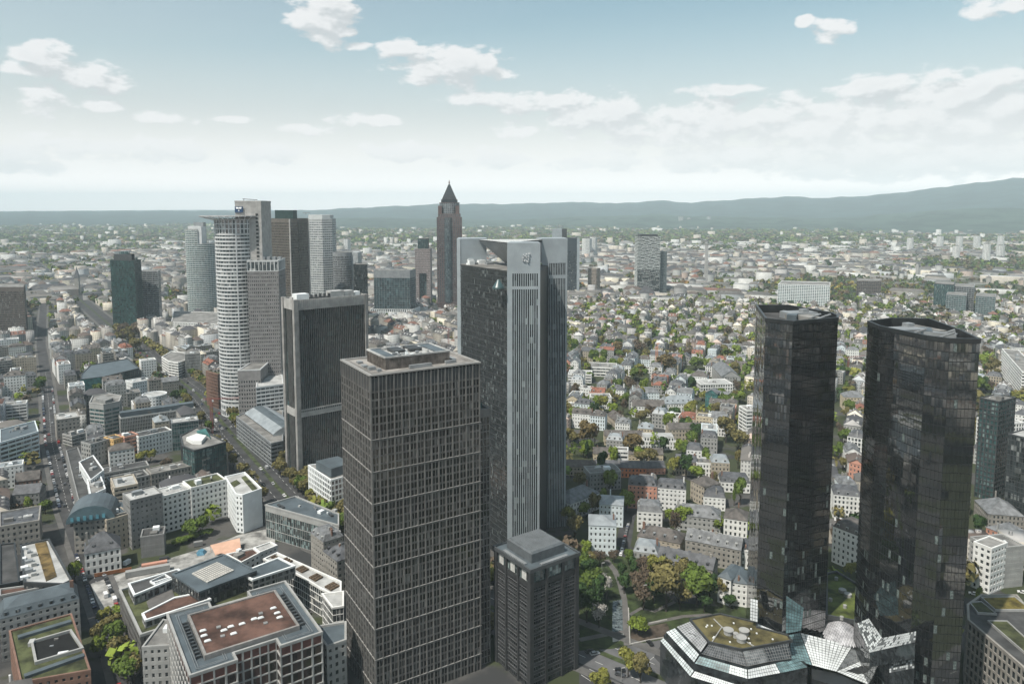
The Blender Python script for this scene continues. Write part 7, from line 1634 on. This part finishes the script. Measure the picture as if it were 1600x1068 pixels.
# ---------------------------------------------------------------- cars
def car_parts(kind):
    b, g_, w_ = MB(), MB(), MB(); L_ = 4.4 if kind != 'van' else 5.4; H_ = 1.45 if kind != 'van' else 2.3; W2 = .9
    prof_ = [(-L_/2, .35), (L_/2, .35), (L_/2, .75), (L_/2-.9, .92), (L_/2-1.0, .92), (-L_/2+.2, .95), (-L_/2, .9)] if kind != 'van' else [(-L_/2, .35), (L_/2, .35), (L_/2, .95), (L_/2-.8, 1.2), (L_/2-1.5, H_), (-L_/2, H_)]
    for s_ in (-1, 1): b.face([(x, s_*W2, z) for x, z in (prof_ if s_ < 0 else prof_[::-1])])
    for i in range(len(prof_)):
        (x0, z0), (x1, z1) = prof_[i], prof_[(i+1) % len(prof_)]; b.face([(x0, -W2, z0), (x0, W2, z0), (x1, W2, z1), (x1, -W2, z1)])
    if kind != 'van':
        lo = [(-L_/2+.25, .93), (L_/2-1.15, .93)]; hi = [(-L_/2+.75, H_-.06), (L_/2-1.9, H_-.06)]
        q = [(lo[0][0], -.82), (lo[1][0], -.82), (lo[1][0], .82), (lo[0][0], .82)]; r_ = [(hi[0][0], -.66), (hi[1][0], -.66), (hi[1][0], .66), (hi[0][0], .66)]
        g_.frustum(q, .93, r_, H_-.06); b.prism([(x, y*1.02) for x, y in r_], H_-.06, H_)
    else: g_.face([(L_/2-.82, -.8, 1.23), (L_/2-.82, .8, 1.23), (L_/2-1.48, .75, H_-.1), (L_/2-1.48, -.75, H_-.1)]); g_.v = [(x+.03, y, z) for x, y, z in g_.v]
    ws = []
    for x in (-L_/2+.8, L_/2-.85):
        for y in (-.82, .82): w1 = MB(); w1.tube((x, y-.1, .33), (x, y+.1, .33), .33, 10); ws.append(w1)
    return b, g_, ws
tyre = mat('tyre', (.015, .015, .015), .9)
CP = {'white': (.72, .72, .72), 'black': (.015, .015, .017), 'silver': (.38, .39, .40), 'dark grey': (.06, .062, .068), 'dark blue': (.02, .03, .07), 'red': (.30, .03, .025)}
CARM = {}
for k in ('car', 'van'):
    b, g_, ws = car_parts(k)
    for cn, c in CP.items(): CARM[k, cn] = b.mesh('body', [mat('paint_'+cn.replace(' ', '_'), c, .3, .02, .3, .6)])
    CARM[k, 'glass'] = g_.mesh('window', [black_m]); CARM[k, 'wheels'] = [w.mesh('wheel', [tyre]) for w in ws]
    al = MB()
    for p in [g_]+ws: 
        n = len(al.v); al.v += p.v; al.f += [tuple(i+n for i in f) for f in p.f]; al.m += [0]*len(p.f)
rc_ = random.Random(14)
def car(x, y, a, cn=None, kind=None, parts=False, where=''):
    cn = cn or rc_.choice(['white', 'white', 'silver', 'silver', 'black', 'dark grey', 'dark grey', 'dark blue', 'red'] ); kind = kind or ('van' if rc_.random() < .08 else 'car')
    t = thing('parked_car' if where == 'parked' else 'car', '', 'car' if kind == 'car' else 'van', (x, y, .035)); t.rotation_euler[2] = a
    def sub(me, nm): o = bpy.data.objects.new(nm, me); COL.objects.link(o); o.parent = t
    sub(CARM[kind, cn], 'body'); sub(CARM[kind, 'glass'], 'window')
    if parts:
        for w in CARM[kind, 'wheels']: sub(w, 'wheel')
    AUTO.append((t, f'{cn} {"car" if kind == "car" else "van"} {"parked at the kerb" if where == "parked" else "driving"}' if where != 'plaza' else f'{cn} car standing on the plaza', x, y, 'car')); return t
for side, off in ((-1, -4.6), (1, 4.6)):
    s0 = 170
    while s0 < 800:
        x, y, a = along(S2, s0)
        if rc_.random() < .8 and not hidden(x, y, 1): car(x+math.sin(a)*off, y-math.cos(a)*off, a+(0 if side > 0 else math.pi), parts=s0 < 420, where='parked')
        s0 += 5.6
for s0 in (190, 215, 262, 300, 345, 372, 410, 455, 520, 600, 640, 700): 
    x, y, a = along(S2, s0); o_ = 1.7*rc_.choice((-1, 1)); car(x+math.sin(a)*o_, y-math.cos(a)*o_, a, parts=s0 < 420)
s0 = 350
while s0 < 1300:
    x, y, a = along(AV, s0)
    for off in (-11, -8.5, -4.5, -1, 3.5):
        if rc_.random() < (.30 if abs(off) > 10 else .16) and not hidden(x, y, 1): car(x+math.sin(a)*off, y-math.cos(a)*off, a+(0 if off > 0 else math.pi), parts=False, where='parked' if abs(off) > 10 else '')
    s0 += 9
for k, (p0, p1) in enumerate((((480, 85), (438, 265)), ((1000/1, 0), (0, 0)))):
    if k: break
    for q in range(14):
        f = q/13; a = site(*sh('F', 484+(436-484)*f, 75+(270-75)*f), 0); car(a[0], a[1], math.atan2(107, 31), parts=True, where='parked')
for x, y, an, cn in ((242, 872, .5, 'black'), (275, 885, .35, 'silver'), (616, 822, 1.9, 'black'), (430, 987, 2.9, 'black'), (430, 1015, -.4, 'dark grey')):
    a = site(*sh('F', x, y), 0); car(a[0], a[1], an, cn, 'car', True, 'plaza')
for x, y, cn in ((1305, 602, 'white'), (1560, 595, 'white')): a = site(*sh('G', x, y), 0); car(a[0], a[1], 2.6, cn, 'car', True, 'parked')

# ---------------------------------------------------------------- labels of the repeats: what each one stands beside
ANCH += [('concrete slab tower', -140, 545), ('rounded white tower', -262, 715), ('silver-grey tower', 5, 430), ('left twin tower', 122, 315), ('right twin tower', 155, 280), ('dark green tower', at(200, 1228), 1228), ('oval tower', -586, 1385), ('brown slab tower', -760, 1120), ('building site', *site(230, 880)), ('park pond', *site(965, 965)), ('orange crane mast', *site(1025, 585)), ('striped tower', at(1012, 1640), 1640)]
from collections import defaultdict; import re
buckets = defaultdict(list)
def nwords(x): return len(re.findall(r"[A-Za-z0-9][A-Za-z0-9']*", x.replace('-', ' ')))
for o, desc, x, y, k in AUTO:
    best = min(ANCH, key=lambda q: math.hypot(q[1]-x, q[2]-y)); dx, dy = x-best[1], y-best[2]; dd = math.hypot(dx, dy); an = best[0]
    rel = ('right of' if dx > 0 else 'left of') if abs(dx) > abs(dy)*.9 else ('behind' if dy > 0 else 'before')
    if dd > 90: rel = ('far ' if 'of' in rel else 'well ')+rel
    elif dd < 30: rel = 'just '+rel
    if k == 'car' and 'plaza' not in desc:
        rd = 'on the avenue' if min(math.dist((x, y), along(AV, s_)[:2]) for s_ in range(300, 1500, 12)) < 22 else 'on the left street' if x < -100 else 'on the side street'
        desc = f'{desc} {rd}'.replace('parked at the kerb on', 'parked on').replace('driving on', 'driving along')
    f = lambda: f'{desc}, {rel} the {an}'
    if nwords(f()) > 14: rel = re.sub('just |well |far ', '', rel)
    if nwords(f()) > 14 and 'storey' in desc: desc = ' '.join(desc.split()[1:])
    if nwords(f()) > 14: desc = re.sub(' on the left street| on the avenue| on the side street', '', desc)
    buckets[(f(), k)].append((y, o))
WS = ['nearest', 'second nearest', 'third nearest', 'fourth nearest', 'fifth nearest', 'sixth nearest', 'seventh nearest', 'eighth nearest', 'ninth nearest', 'tenth nearest', 'eleventh nearest', 'twelfth nearest', 'thirteenth nearest', 'fourteenth nearest', 'fifteenth nearest']
for (lab, k), lst in buckets.items():
    lst.sort(key=lambda q: q[0]); n = len(lst)
    for i, (_, o) in enumerate(lst):
        o['label'] = (WS[i]+' ' if 1 < n <= len(WS) else '')+lab
        o['group'] = {'house': 'houses along the city streets', 'tree': 'trees in streets, yards and park', 'car': 'cars on the streets'}[k] if n <= len(WS) else f'alike {k}s: {lab}'
# ---------------------------------------------------------------- the air
hz = MB(); hz.box(-26500, -3300, -4, 26500, 28300, 760, bottom=True)
hm = bpy.data.materials.new('haze_air'); hm.use_nodes = True; N = NT(hm.node_tree)
for n in list(N.n): N.n.remove(n)
o_ = N.new('ShaderNodeOutputMaterial'); v_ = N.new('ShaderNodeVolumePrincipled'); v_.inputs['Color'].default_value = (.78, .93, 1.0, 1)
v_.inputs['Density'].default_value = HAZE_D; v_.inputs['Anisotropy'].default_value = -.15; N.l.new(v_.outputs[0], o_.inputs['Volume'])
hz.build('haze', hm, kind='stuff')
